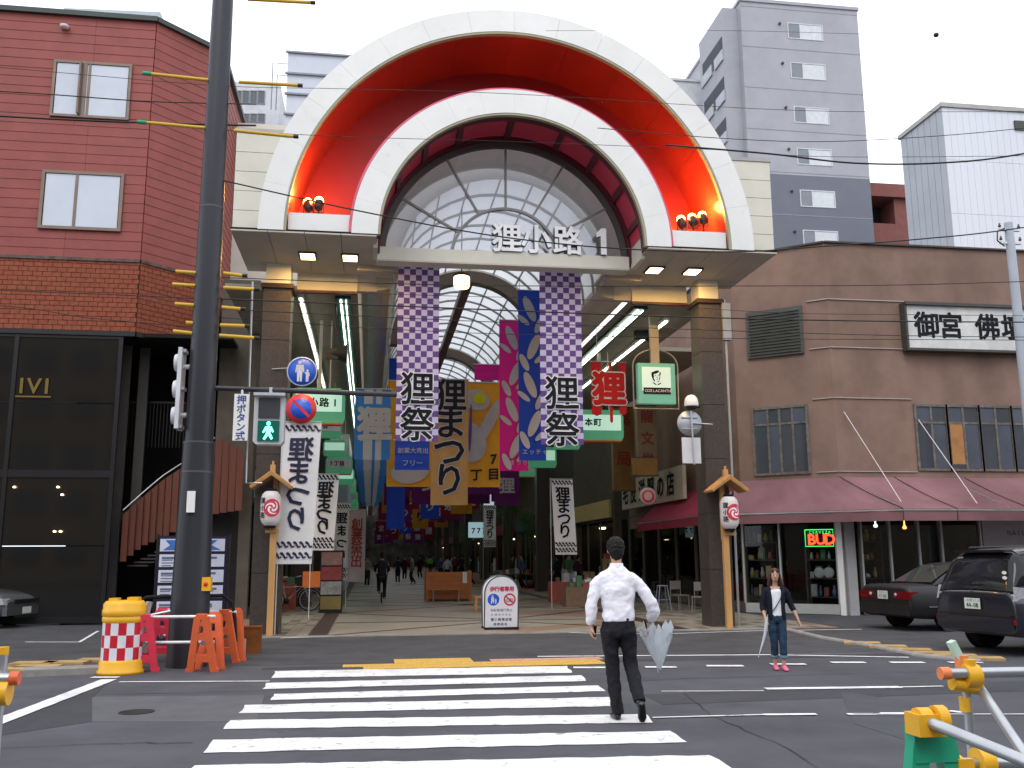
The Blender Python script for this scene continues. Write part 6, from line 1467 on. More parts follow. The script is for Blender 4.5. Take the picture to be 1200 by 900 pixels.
# ================================================================ VEHICLES
def carpaint(n,c): return M(n,c,.28,.35,var=.04,coat=1,spec=.6)
def catmull(tab,n):
    out=[]
    for i in range(len(tab)-1):
        p0=tab[max(i-1,0)];p1=tab[i];p2=tab[i+1];p3=tab[min(i+2,len(tab)-1)]
        for k in range(n):
            u=k/n; out.append([.5*((2*b_)+(c_-a_)*u+(2*a_-5*b_+4*c_-d_)*u*u+(3*b_-a_-3*c_+d_)*u*u*u) for a_,b_,c_,d_ in zip(p0,p1,p2,p3)])
    out.append(list(tab[-1])); return out
def car(name,label,loc,rz,paintm,lower,cabin,wheels,wr,group=None,details=None,glassm=None):
    """local +x is the car's nose. lower: (x, zbottom, zbelt, halfwidth); cabin: (x, zbelt, ztop, halfw belt, halfw top)"""
    t=thing(name,label,'car',loc,rz,group)
    rows=catmull(lower,5); rings=[]
    for x,zb,zt,hw in rows:
        h=zt-zb; pts=[(-hw*.90,zb),(-hw*.97,zb+h*.12),(-hw,zb+h*.42),(-hw*.985,zb+h*.72),(-hw*.93,zb+h*.92),(-hw*.82,zt),(-hw*.4,zt+.012),(0,zt+.018)]
        pts=pts+[(-a,c) for a,c in reversed(pts[:-1])]; rings.append([(x,a,c) for a,c in pts])
    b=MB(); b.loft(rings,0,True); b.build('body',paintm,t)
    rows=catmull(cabin,5); b=MB(); 
    rg=[]
    for x,zb,zt,hb,ht in rows:
        h=max(.01,zt-zb); pts=[(-hb,zb),(-hb*.5-ht*.5-.01,zb+h*.5),(-ht,zb+h*.90),(-ht*.8,zt),(0,zt+.02)]; pts=pts+[(-a,c) for a,c in reversed(pts[:-1])]; rg.append([(x,a,c) for a,c in pts])
    n=len(rg[0])
    b.loft(rg,0,True); b.build('windows',glassm or glassd,t)
    # roof and pillars as painted shell
    b=MB()
    xs=[r[0] for r in rows]; 
    top=[(r[0],r[2],r[4]) for r in rows if r[2]>max(q[2] for q in rows)-.09]
    rg=[]
    for x,zt,ht in top: rg.append([(x,-ht*1.01,zt-.07),(x,-ht*.82,zt+.012),(x,0,zt+.034),(x,ht*.82,zt+.012),(x,ht*1.01,zt-.07),(x,0,zt-.05)])
    b.loft(rg,0,True); b.build('roof',paintm,t)
    for s in (-1,1):
        for x in wheels:
            b=MB(); b.lathe([(0,-.11),(wr*.62,-.11),(wr*.66,-.12),(wr*.95,-.11),(wr,-.08),(wr,.08),(wr*.95,.11),(0,.11)],(x,s*(lower[len(lower)//2][3]-.10),wr),28,axis='Y'); w_=b.build('wheel',rubber,t)
            b=MB(); yy=s*(lower[len(lower)//2][3]-.10)+s*.115
            for k in range(6):
                a=k*math.pi/3; b.beam((x,yy,wr),(x+wr*.6*math.cos(a),yy,wr+wr*.6*math.sin(a)),.05,.02,up=(0,1,0))
            b.lathe([(wr*.56,-.01),(wr*.64,-.01),(wr*.64,.012),(wr*.56,.012)],(x,yy,wr),24,axis='Y'); b.build('rim',metal,w_)
            b=MB(); b.lathe([(0,-.02),(wr*1.12,-.02),(wr*1.12,.02),(0,.02)],(x,s*(lower[len(lower)//2][3]-.015),wr*1.02),28,axis='Y'); b.build('wheel_arch',black,t)
    return t
def cp(t,n,m,mb,par=None): return mb.build(n,m,par or t)
redl=M('red tail lamp glass',(.13,.004,.006),.2,coat=.4,var=.25,scale=25); clr=M('clear lamp glass',(.55,.56,.60),.12,.4,var=.3,scale=30,coat=1); plate_m=M('number plate',(.62,.66,.62),.5,var=.04); chrome=M('chrome trim',(.7,.7,.72),.12,1,var=0)
grn_ink=M('plate green',(.01,.10,.05),.5)
def plate(t,x,z,txt1,txt2,y=0):
    b=MB(); b.box(x-.012,y-.165,z-.085,x,y+.165,z+.085); p=b.build('number_plate',plate_m,t)
    b=MB(); b.glyphs(txt1,(x-.0135,y+.075,z+.05),(0,-1,0),(0,0,1),.05,0,.0,step=.055); b.glyphs(txt2,(x-.0135,y+.10,z-.025),(0,-1,0),(0,0,1),.10,0,.02,step=.052); b.build('plate_lettering',grn_ink,p)
# dark SUV
suv_p=carpaint('dark blue grey paint',(.016,.018,.030))
L=4.6
lower=[(-2.30,.42,.90,.80),(-2.28,.34,.98,.86),(-2.1,.30,1.02,.89),(-1.2,.27,1.03,.90),(0,.27,1.0,.90),(1.2,.27,.98,.90),(1.9,.30,.88,.86),(2.25,.36,.74,.74)]
cabin=[(-2.27,.95,1.02,.80,.78),(-2.16,.98,1.32,.82,.72),(-1.98,1.0,1.60,.83,.66),(-1.5,1.0,1.67,.84,.63),(-.3,1.0,1.69,.84,.63),(.5,.99,1.60,.84,.62),(1.05,.98,1.22,.82,.66),(1.35,.97,1.0,.8,.7)]
cpx=G(1147,766); hd=R(62)    # heading measured from +X towards +Y
hd=R(9)
sx,sy=cpx.x,cpx.y
sloc=(sx+math.cos(hd)*2.3,sy+.0+math.sin(hd)*2.3,0)
t=car('parked_suv','dark blue-grey sport utility car parked tail towards the street at the right edge',sloc,hd,suv_p,lower,cabin,(-1.35,1.35),.345)
b=MB(); b.sheet(lambda u,v:(-2.235+.16*v*v+.10*v-.05*math.cos((u-.5)*2.6)+.02,(.70-.06*v)*(1-2*u),1.05+.47*v),12,6); cp(t,'rear_window',glassd,b)
for s in (-1,1):
    b=MB(); b.prism([(-2.30,.86),(-2.06,.88),(-2.02,1.06),(-2.24,1.08)],s*.58,s*.845); cp(t,'tail_lamp',clr,b)
    b=MB(); b.prism([(-2.345,.50),(-2.2,.50),(-2.2,.585),(-2.345,.585)],s*.50,s*.84); cp(t,'rear_reflector',redl,b)
    b=MB(); b.tube([(-1.75,s*.60,1.70),(-.2,s*.60,1.73),(.4,s*.60,1.68)],.018,6); cp(t,'roof_rail',black,b)
    b=MB(); b.tube([(.75,s*.92,1.0),(.72,s*1.02,1.08)],.09,8,rr=[(.03,.04),(.10,.07)]); cp(t,'door_mirror',suv_p,b)
    b=MB()
    for xx in (-.35,.65): b.box(xx-.008,s*.905,.36,xx+.008,s*.9,.99)
    cp(t,'door_gap',black,b)
    for xx in (-.55,.42): b=MB(); b.tube([(xx-.1,s*.905,.86),(xx+.1,s*.91,.86)],.016,6); cp(t,'door_handle',suv_p,b)
plate(t,-2.335,.80,'札幌330','44-08')
b=MB(); b.box(-2.345,-.78,.62,-2.31,.78,.64); cp(t,'bumper_line',black,b)
b=MB(); b.box(-2.36,-.80,.40,-2.25,.80,.60); cp(t,'rear_bumper',suv_p,b)
b=MB()
for a in (90,210,330): 
    c,s_=math.cos(R(a)),math.sin(R(a)); e=.055; b.add([(-2.33,0,1.0),(-2.33,e*.5*math.cos(R(a+30)),1.0+e*.5*math.sin(R(a+30))),(-2.33,e*c,1.0+e*s_),(-2.33,e*.5*math.cos(R(a-30)),1.0+e*.5*math.sin(R(a-30)))],[(0,1,2,3)])
cp(t,'emblem',chrome,b)
b=MB(); b.box(-2.12,-.55,1.62,-1.95,.55,1.66); cp(t,'roof_spoiler',suv_p,b)
b=MB(); b.tube([(-2.24,.0,1.07),(-2.19,-.35,1.18)],.008,5); cp(t,'rear_wiper',black,b)
for k,zz in enumerate((1.30,1.22)):
    b=MB(); blob_=[(-2.175+.0,-.60+.05*math.cos(a),zz+.028*math.sin(a)) for a in [i*.52 for i in range(12)]]; b.add([(x-.04,y,z) for x,y,z in blob_],[tuple(range(12))]); cp(t,'round_sticker',white,b)
# black sedan
sed_p=carpaint('black paint',(.010,.010,.014))
lower=[(-2.32,.42,.80,.76),(-2.30,.32,.90,.83),(-2.1,.27,.95,.86),(-1.1,.24,.95,.87),(0,.24,.92,.87),(1.2,.24,.90,.87),(1.9,.28,.80,.84),(2.3,.36,.66,.72)]
cabin=[(-1.62,.94,.965,.74,.70),(-1.25,.94,1.16,.76,.64),(-.80,.94,1.36,.77,.58),(-.2,.93,1.40,.77,.57),(.4,.93,1.36,.77,.57),(.85,.92,1.14,.76,.62),(1.25,.91,.94,.75,.68)]
cpx=G(1040,738); hd2=R(7)
t=car('parked_sedan','black sedan parked tail out before the shop, left of the dark SUV',(cpx.x+math.cos(hd2)*2.3,cpx.y+.0+math.sin(hd2)*2.3,0),hd2,sed_p,lower,cabin,(-1.35,1.4),.31)
for s in (-1,1):
    b=MB(); b.prism([(-2.340,.66),(-2.12,.68),(-2.10,.82),(-2.325,.82)],s*.34,s*.835); tl_=cp(t,'tail_lamp',redl,b)
    b=MB(); b.lathe([(0,-.012),(.04,-.012),(.04,0),(0,.01)],(-2.35,s*.42,.75),12,axis='X'); cp(t,'reversing_lamp',clr,b,tl_)
    b=MB(); b.box(-1.9,s*.868,.50,1.8,s*.885,.52); cp(t,'chrome_side_strip',chrome,b)
    b=MB(); b.tube([(.9,s*.88,.95),(.85,s*.98,1.0)],.07,8,rr=[(.02,.03),(.07,.05)]); cp(t,'door_mirror',sed_p,b)
    b=MB()
    for xx in (-.35,.6): b.box(xx-.008,s*.875,.33,xx+.008,s*.87,.93)
    cp(t,'door_gap',black,b)
plate(t,-2.35,.74,'札幌300','17-05')
b=MB(); b.box(-2.38,-.78,.34,-2.28,.78,.56); cp(t,'rear_bumper',sed_p,b)
b=MB(); b.box(-2.345,-.04,.865,-2.33,.04,.885); cp(t,'emblem',chrome,b)
b=MB(); b.sheet(lambda u,v:(-1.60+.72*v,(.62-.10*v)*(1-2*u),.985+.36*v+.02),8,4); cp(t,'rear_window',M('greenish rear glass',(.02,.035,.035),.05,var=0,spec=.8),b)
# grey car at the left edge, nose to the right
gry_p=carpaint('grey paint',(.10,.105,.115))
q=G(33,735); hd3=R(-14)
t=car('parked_car','grey car nosing into view from the left edge before the dark shopfront',(q.x-2.33,q.y+.55,0),hd3,gry_p,
 [(-2.3,.42,.80,.76),(-2.1,.30,.92,.84),(-1.1,.24,.93,.85),(0,.24,.92,.85),(1.1,.24,.90,.85),(1.7,.25,.84,.84),(2.1,.28,.74,.80),(2.28,.34,.62,.70)],
 [(-1.7,.92,.95,.74,.70),(-1.0,.92,1.34,.76,.60),(-.2,.92,1.40,.76,.58),(.4,.92,1.34,.76,.58),(1.2,.88,.92,.74,.68)],(-1.4,1.4),.31)
for s in (-1,1):
    b=MB(); b.prism([(2.02,.56),(2.27,.55),(2.22,.69),(2.0,.72)],s*.50,s*.80); cp(t,'headlight',clr,b)
b=MB(); b.box(2.24,-.42,.56,2.30,.42,.66); cp(t,'grille',black,b)
b=MB(); b.box(2.22,-.76,.30,2.34,.76,.50); cp(t,'front_bumper',gry_p,b)
b=MB(); b.box(2.34,-.165,.33,2.352,.165,.48); p=b.build('number_plate',plate_m,t)
# ================================================================ PEOPLE
def solid(mb,name,mats,parent,voxel=.012,smooth=4,wr=0,wscale=.12,sub=False):
    """fuse overlapping tubes into one continuous skin; optional cloth wrinkles"""
    me=bpy.data.meshes.new(name); me.from_pydata(mb.v,[],mb.f); me.update()
    o=bpy.data.objects.new(name,me); COL.objects.link(o)
    m=o.modifiers.new('r','REMESH'); m.mode='VOXEL'; m.voxel_size=voxel; m.use_smooth_shade=True
    s=o.modifiers.new('s','SMOOTH'); s.iterations=smooth; s.factor=.6
    if wr:
        tx=bpy.data.textures.get('crease%.2f'%wscale) or bpy.data.textures.new('crease%.2f'%wscale,'CLOUDS'); tx.noise_scale=wscale; tx.noise_depth=2
        d=o.modifiers.new('d','DISPLACE'); d.texture=tx; d.strength=wr; d.mid_level=.5; d.texture_coords='LOCAL'
        s2=o.modifiers.new('s2','SMOOTH'); s2.iterations=1; s2.factor=.5
    dg=bpy.context.evaluated_depsgraph_get(); nm=bpy.data.meshes.new_from_object(o.evaluated_get(dg)); nm.name=name
    bpy.data.objects.remove(o); bpy.data.meshes.remove(me)
    nm.materials.clear(); nm.materials.append(mats); 
    nm.polygons.foreach_set('use_smooth',[True]*len(nm.polygons))
    r=bpy.data.objects.new(name,nm); COL.objects.link(r); r.parent=parent; return r
def V(*a): return Vector(a)
def limb(mb,pts,n=14,k=5):
    """pts: (x,y,z, r_side, r_depth)"""
    rows=catmull([list(p) for p in pts],k); mb.tube([r[:3] for r in rows],.1,n,rr=[(max(.004,r[3]),max(.004,r[4])) for r in rows]); return mb
def ellipsoid(mb,c,r,n=14,m=9,mi=0):
    mb.lathe_=None; rings=[]
    for j in range(1,m):
        a=math.pi*j/m-math.pi/2; rings.append([(c[0]+r[0]*math.cos(a)*math.cos(2*math.pi*k/n),c[1]+r[1]*math.cos(a)*math.sin(2*math.pi*k/n),c[2]+r[2]*math.sin(a)) for k in range(n)])
    mb.loft(rings,mi,True); return mb
skin=M('skin',(.50,.29,.20),.5,var=.06,scale=8); hair_m=M('black hair',(.010,.008,.008),.6,var=.3,scale=60,bump=.5,bscale=160,spec=.25)
def hand(mb,wr_,dr,palm_n,s=1.0,curl=.6,thumb=1):
    """wr_: wrist point, dr: direction the fingers point, palm_n: direction the palm faces"""
    d=Vector(dr).normalized(); n=Vector(palm_n); n=(n-d*n.dot(d)).normalized(); c=d.cross(n).normalized(); w=Vector(wr_)
    p=w+d*.045*s; mb.tube([w-d*.01,w+d*.03*s,w+d*.075*s,w+d*.092*s],.03,10,rr=[(.020*s,.020*s),(.024*s,.026*s),(.022*s,.030*s),(.014*s,.026*s)])
    for i,(off,L) in enumerate(((-.029,.062),(-.010,.072),(.010,.068),(.028,.054))):
        a=w+d*.088*s+c*off*s; pts=[a]; dd=d.copy()
        for q in range(3):
            dd=(dd*math.cos(curl*.75)+n*math.sin(curl*.75)).normalized(); pts.append(pts[-1]+dd*L*s/3*1.05)
        mb.tube(pts,.009,7,rr=[.0095*s,.009*s,.0085*s,.007*s])
    a=w+d*.03*s-c*.024*s*thumb; b_=a-c*.028*s*thumb+d*.022*s+n*.012*s; e=b_+d*.030*s+n*.018*s; mb.tube([a,b_,e],.011,7,rr=[.013*s,.011*s,.009*s])
    return mb
def shoe(mb,ank,heel,toe,w=.045,h=.06):
    a=Vector(ank); q=Vector(heel); e=Vector(toe); m=q.lerp(e,.5)
    up=Vector((0,0,1)); d=(e-q).normalized(); u=(up-d*up.dot(d)).normalized()
    mb.tube([q+u*.03-d*.005,q+u*.04+d*.03,m+u*.036,q.lerp(e,.78)+u*.026,e+u*.018],.04,12,rr=[(.022,w*.62),(.04,w*.78),(.036,w*.92),(.026,w),(.014,w*.62)])
    mb.tube([a+Vector((0,0,.03)),a.lerp(q+u*.04+d*.05,.6),q+u*.03+d*.05],.04,10,rr=[(.040,.036),(.042,.036),(.036,.034)])
    return mb

# ---------------------------------------------------------------- the man crossing (seen from behind)
q=G(727,844); man=thing('person','man in white shirt and black trousers walking away over the crossing','person',(q.x,q.y,0),R(-6))
b=MB()   # body, one continuous surface
limb(b,[(.01,0,.90,.12,.08),(.005,.0,1.05,.12,.08),(.0,.0,1.25,.15,.09),(.0,0,1.40,.14,.08),(.0,.01,1.47,.07,.06),(0,.02,1.52,.055,.058),(0,.03,1.58,.055,.06)])
ellipsoid(b,(0,.045,1.665),(.076,.095,.112)); ellipsoid(b,(0,.065,1.60),(.058,.06,.06)); b.tube([(0,.13,1.66),(0,.155,1.635),(0,.14,1.625)],.014,8)
for s in (-1,1): ellipsoid(b,(s*.078,.045,1.655),(.012,.022,.034),8,6)
limb(b,[(-.14,0,1.36,.035,.04),(-.222,-.01,1.25,.040,.040),(-.265,-.01,1.13,.038,.038),(-.265,.02,.99,.030,.030),(-.262,.05,.90,.023,.023)])
hand(b,(-.262,.05,.905),(0.02,.10,-1),(1,0,0),1.05,.75,-1)
limb(b,[(.14,0,1.36,.035,.04),(.245,-.02,1.25,.040,.040),(.335,-.02,1.12,.038,.038),(.355,.06,1.00,.030,.030),(.345,.12,.915,.024,.024)])
hand(b,(.345,.12,.915),(-.12,.30,-.9),(-1,-.1,0),1.05,1.0,1)
limb(b,[(-.075,0,.90,.07,.075),(-.075,.02,.70,.068,.07),(-.055,.03,.49,.05,.052),(-.045,.01,.30,.045,.048),(-.03,-.02,.10,.032,.036)])
limb(b,[(.085,0,.90,.07,.075),(.105,.03,.70,.068,.07),(.125,.02,.49,.05,.052),(.135,-.14,.34,.045,.048),(.15,-.27,.20,.032,.036)])
solid(b,'body',skin,man,.0085,3)
# hair
b=MB(); ellipsoid(b,(0,.038,1.692),(.094,.104,.102),18,12); ellipsoid(b,(0,.0,1.65),(.082,.068,.088),16,10); ellipsoid(b,(0,-.018,1.60),(.052,.035,.05),14,8)
solid(b,'hair',hair_m,man,.006,1,.022,.025)
# shirt
b=MB()
limb(b,[(.005,.0,.955,.158,.118),(.005,.0,1.00,.168,.125),(.005,.0,1.06,.160,.118),(.0,.0,1.20,.180,.124),(.0,0,1.31,.200,.118),(.0,0,1.375,.205,.100),(0,.0,1.425,.165,.084),(0,.0,1.462,.105,.074),(0,.01,1.495,.064,.066)],20)
limb(b,[(-.12,0,1.372,.045,.055),(-.190,0,1.345,.056,.062),(-.228,-.01,1.26,.060,.062),(-.262,-.012,1.13,.058,.060),(-.270,.015,1.00,.054,.054),(-.265,.045,.925,.040,.040)])
limb(b,[(.12,0,1.372,.045,.055),(.195,-.005,1.345,.056,.062),(.250,-.02,1.26,.060,.062),(.330,-.02,1.13,.062,.062),(.368,.03,1.05,.066,.062),(.362,.07,.985,.054,.052),(.350,.10,.945,.036,.036)])
shirt_m=M('white shirt cotton',(.80,.80,.87),.75,var=.03,scale=3)
solid(b,'shirt',shirt_m,man,.0095,2,.042,.10)
b=MB(); b.lathe([(.066,-.02),(.074,.0),(.066,.045),(.060,.05),(.058,.0)],(0,.012,1.475),24); b.build('collar',shirt_m,man)
# trousers
trm=M('black suit wool',(.014,.014,.018),.7,var=.2,scale=20)
b=MB()
limb(b,[(.005,0,.99,.150,.108),(.005,0,.93,.165,.120),(.005,0,.86,.170,.125),(.008,0,.80,.15,.11)],18)
limb(b,[(-.080,0,.88,.094,.11),(-.080,.02,.72,.085,.09),(-.060,.03,.50,.068,.072),(-.050,.01,.30,.066,.070),(-.030,-.015,.12,.062,.068),(-.028,-.02,.06,.062,.068)])
limb(b,[(.092,0,.88,.094,.11),(.105,.03,.72,.085,.09),(.128,.02,.50,.070,.074),(.140,-.12,.36,.066,.066),(.150,-.24,.245,.060,.060),(.152,-.27,.21,.060,.058)])
solid(b,'trousers',trm,man,.0095,2,.034,.09)
b=MB(); b.tube([(.005+.158*math.cos(R(a)),.113*math.sin(R(a)),.975) for a in range(0,361,15)],.014,6,rr=[(.016,.006)]*25,cap=False); b.build('belt',black,man)
shm=M('black leather',(.012,.012,.013),.35,var=.1)
b=MB(); shoe(b,(-.028,-.02,.07),(-.03,-.065,.005),(-.045,.20,.005)); solid(b,'shoe',shm,man,.008,2)
b=MB(); shoe(b,(.152,-.28,.19),(.155,-.345,.185),(.185,-.19,.0)); solid(b,'shoe',shm,man,.008,2)
# phone in the left hand
b=MB(); b.obox((0,0,0),(.02,.06,.11),R(20),0,R(15)); q2=man.location+Matrix.Rotation(R(-6),3,'Z')@Vector((-.235,.075,.855)); tag(b.build('phone',black,None,q2),'small black phone held in the left hand of the man in the white shirt','phone')
# clear umbrella in the right hand, hanging open-folded
q2=man.location+Matrix.Rotation(R(-6),3,'Z')@Vector((.32,.16,.86)); um=thing('umbrella','loosely folded clear plastic umbrella held in the right hand of the man on the crossing','umbrella',q2,R(-6))
ump=M('clear umbrella plastic',(.66,.73,.80),.18,var=.15,scale=10,trans=.25,trl=.2,coat=.6)
tipv=Vector((.10,-.02,-.40))
b=MB(); n=40; rings=[]
for j,(f,rr_2) in enumerate(((-.04,.175),(.06,.165),(.16,.150),(.28,.135),(.42,.115),(.60,.085),(.8,.048),(.99,.010))):
    c=Vector((.09,-.0,-.0)).lerp(tipv+Vector((.02,0,0)),f); rr_2*=.88
    rings.append([(c.x+rr_2*(1+.22*math.cos(k*math.pi/2.5+j*.5))*math.cos(2*math.pi*k/n),c.y+.55*rr_2*(1+.25*math.sin(k*math.pi/2.5))*math.sin(2*math.pi*k/n),c.z+(.055*math.sin(k*1.9)*(1-j/4)+.03*math.sin(k*.8) if j<4 else 0)) for k in range(n)])
b.loft(rings,0,False); b.build('canopy',ump,um)
b=MB(); b.tube([(.0,0,.06),(.02,0,-.05),tipv+Vector((0,0,-.03))],.005,6); b.build('shaft',metal,um)
b=MB(); b.tube([(-.02,.0,.09),(.01,0,-.04)],.012,8); b.build('handle',black,um)
b=MB()
for a in range(0,360,60): b.tube([(.09+.10*math.cos(R(a)),.06*math.sin(R(a)),-.08),tipv+Vector((.02,0,.02))],.0025,4)
b.build('ribs',metal,um,kind='stuff')

# ---------------------------------------------------------------- the woman walking towards the viewer
q=G(913,785); wo=thing('person','young woman in dark cardigan, cropped jeans and pink shoes walking towards us','person',(q.x,q.y,0),R(-12))
wo.scale=(.88,.88,.88)
# she faces the viewer: local -y is forward
b=MB()
limb(b,[(0,0,.82,.10,.07),(0,0,.95,.10,.075),(0,0,1.12,.13,.09),(0,0,1.25,.13,.08),(0,0,1.31,.055,.05),(0,-.01,1.36,.045,.047),(0,-.02,1.40,.045,.05)])
ellipsoid(b,(0,-.03,1.485),(.068,.085,.10)); ellipsoid(b,(0,-.055,1.43),(.048,.05,.05)); b.tube([(0,-.105,1.485),(0,-.124,1.466),(0,-.112,1.460)],.008,8)
limb(b,[(-.14,0,1.25,.045,.045),(-.185,0,1.13,.038,.038),(-.205,-.0,.98,.032,.032),(-.205,-.08,.88,.026,.026),(-.20,-.13,.82,.02,.02)])
hand(b,(-.20,-.13,.82),(0,-.5,-.85),(1,0,0),.9,.9,1)
limb(b,[(.14,0,1.25,.045,.045),(.20,.01,1.13,.038,.038),(.26,.02,.98,.032,.032),(.31,-.03,.86,.026,.026),(.335,-.06,.78,.02,.02)])
hand(b,(.335,-.06,.78),(.25,-.2,-.95),(-1,0,0),.9,.45,-1)
limb(b,[(-.075,0,.80,.08,.085),(-.07,-.02,.60,.06,.062),(-.06,-.03,.43,.045,.048),(-.055,.0,.25,.04,.044),(-.05,.02,.08,.028,.032)])
limb(b,[(.075,0,.80,.08,.085),(.075,-.05,.60,.06,.062),(.07,-.09,.43,.045,.048),(.065,-.10,.25,.04,.044),(.06,-.10,.08,.028,.032)])
solid(b,'body',skin,wo,.0085,3)
hr=M('brown hair',(.05,.018,.012),.45,var=.3,scale=50,bump=.6,bscale=120)
b=MB(); ellipsoid(b,(0,-.005,1.515),(.082,.088,.095),16,10); limb(b,[(-.07,-.03,1.52,.022,.05),(-.085,-.02,1.42,.026,.05),(-.095,-.01,1.34,.030,.045),(-.095,-.01,1.29,.014,.03)]); limb(b,[(.07,-.03,1.52,.022,.05),(.09,-.01,1.42,.030,.05),(.118,.0,1.34,.034,.045),(.125,.0,1.28,.014,.03)]); limb(b,[(0,.05,1.5,.07,.03),(0,.07,1.38,.08,.035),(0,.07,1.25,.07,.03)])
limb(b,[(-.03,-.085,1.575,.045,.02),(-.045,-.11,1.545,.03,.012)]); limb(b,[(.03,-.085,1.575,.045,.02),(.05,-.105,1.54,.025,.012)])
solid(b,'hair',hr,wo,.0075,1,.008,.03)
b=MB()
for s in (-1,1): blob(b,[(s*.027+.011*math.cos(a*.7),1.495+.0055*math.sin(a*.7)) for a in range(9)],-.1155); blob(b,[(s*.027-.014,1.513),(s*.027+.014,1.513),(s*.027+.014,1.517),(s*.027-.014,1.517)],-.1150)
b.build('eyes',ink,wo,kind='stuff'); b=MB(); b.tube([(-.018,-.107,1.435),(0,-.112,1.434),(.018,-.107,1.435)],.005,6); b.build('mouth',M('lip pink',(.42,.12,.11),.5),wo)
b=MB(); limb(b,[(0,0,.84,.125,.10),(0,0,.92,.125,.10),(0,0,1.05,.125,.10),(0,0,1.20,.14,.098),(0,0,1.27,.12,.075),(0,-.01,1.305,.07,.055)],18); solid(b,'white_top',M('white jersey',(.75,.77,.83),.8,var=.03),wo,.010,2,.014,.08)
crd=M('navy black knit',(.012,.014,.024),.85,var=.2,scale=20)
b=MB()
for s in (-1,1): limb(b,[(s*.105,.0,.79,.050,.112),(s*.100,.0,.95,.048,.110),(s*.098,.0,1.12,.050,.108),(s*.105,.0,1.24,.045,.09),(s*.085,.01,1.285,.035,.062)],14)
limb(b,[(0,.072,.79,.13,.035),(0,.07,1.0,.12,.035),(0,.068,1.2,.13,.035),(0,.045,1.29,.08,.03)],14)
limb(b,[(-.12,0,1.262,.055,.055),(-.165,0,1.225,.055,.056),(-.19,0,1.12,.052,.052),(-.21,0,.99,.048,.048),(-.21,-.05,.93,.044,.044)])
limb(b,[(.12,0,1.262,.055,.055),(.170,0,1.225,.055,.056),(.205,.01,1.12,.052,.052),(.26,.02,.99,.048,.048),(.285,.0,.93,.044,.044)])
solid(b,'cardigan',crd,wo,.010,1,.014,.08)
b=MB(); b.tube([(.11,-.085,1.26),(.06,-.117,1.12),(-.03,-.118,.98),(-.13,-.09,.86)],.007,6); b.build('bag_strap',black,wo)
jn=M('blue denim',(.022,.042,.075),.85,var=.45,scale=14)
b=MB(); limb(b,[(0,0,.88,.125,.095),(0,0,.80,.14,.108),(0,0,.74,.12,.095)],16)
limb(b,[(-.075,0,.80,.082,.092),(-.07,-.02,.60,.070,.074),(-.06,-.03,.43,.060,.064),(-.055,-.0,.25,.058,.062),(-.055,.01,.20,.058,.060)])
limb(b,[(.075,0,.80,.082,.092),(.075,-.05,.60,.070,.074),(.07,-.09,.43,.060,.064),(.065,-.10,.25,.058,.062),(.065,-.10,.20,.058,.060)])
solid(b,'jeans',jn,wo,.010,2,.014,.07)
for s,y in ((-.055,.01),(.065,-.10)):
    b=MB(); b.lathe([(.058,-.025),(.064,-.02),(.064,.025),(.056,.03)],(s,y,.21),18); b.build('rolled_cuff',M('pale denim',(.13,.20,.27),.85,var=.2,scale=14),wo)
pk=M('pink shoes',(.75,.14,.28),.5,var=.08)
b=MB(); shoe(b,(-.05,.02,.05),(-.05,.06,.003),(-.06,-.16,.003),.04); solid(b,'shoe',pk,wo,.008,1)
b=MB(); shoe(b,(.06,-.10,.05),(.06,-.06,.003),(.07,-.28,.003),.04); solid(b,'shoe',pk,wo,.008,1)
q2=wo.location+Matrix.Rotation(R(-12),3,'Z')@Vector((-.176,-.167,.652)); um2=thing('umbrella','slim furled clear umbrella pointing down from the woman\'s right hand','umbrella',q2,0)
um2.scale=(.88,.88,.88); b=MB(); b.tube([(.02,0,.10),(0,0,0),(-.05,-.02,-.20),(-.17,-.05,-.48)],.02,10,rr=[.012,.030,.022,.005]); b.build('canopy',ump,um2); b=MB(); b.tube([(.03,0,.14),(0,0,0),(-.185,-.055,-.52)],.006,6); b.build('shaft',metal,um2)

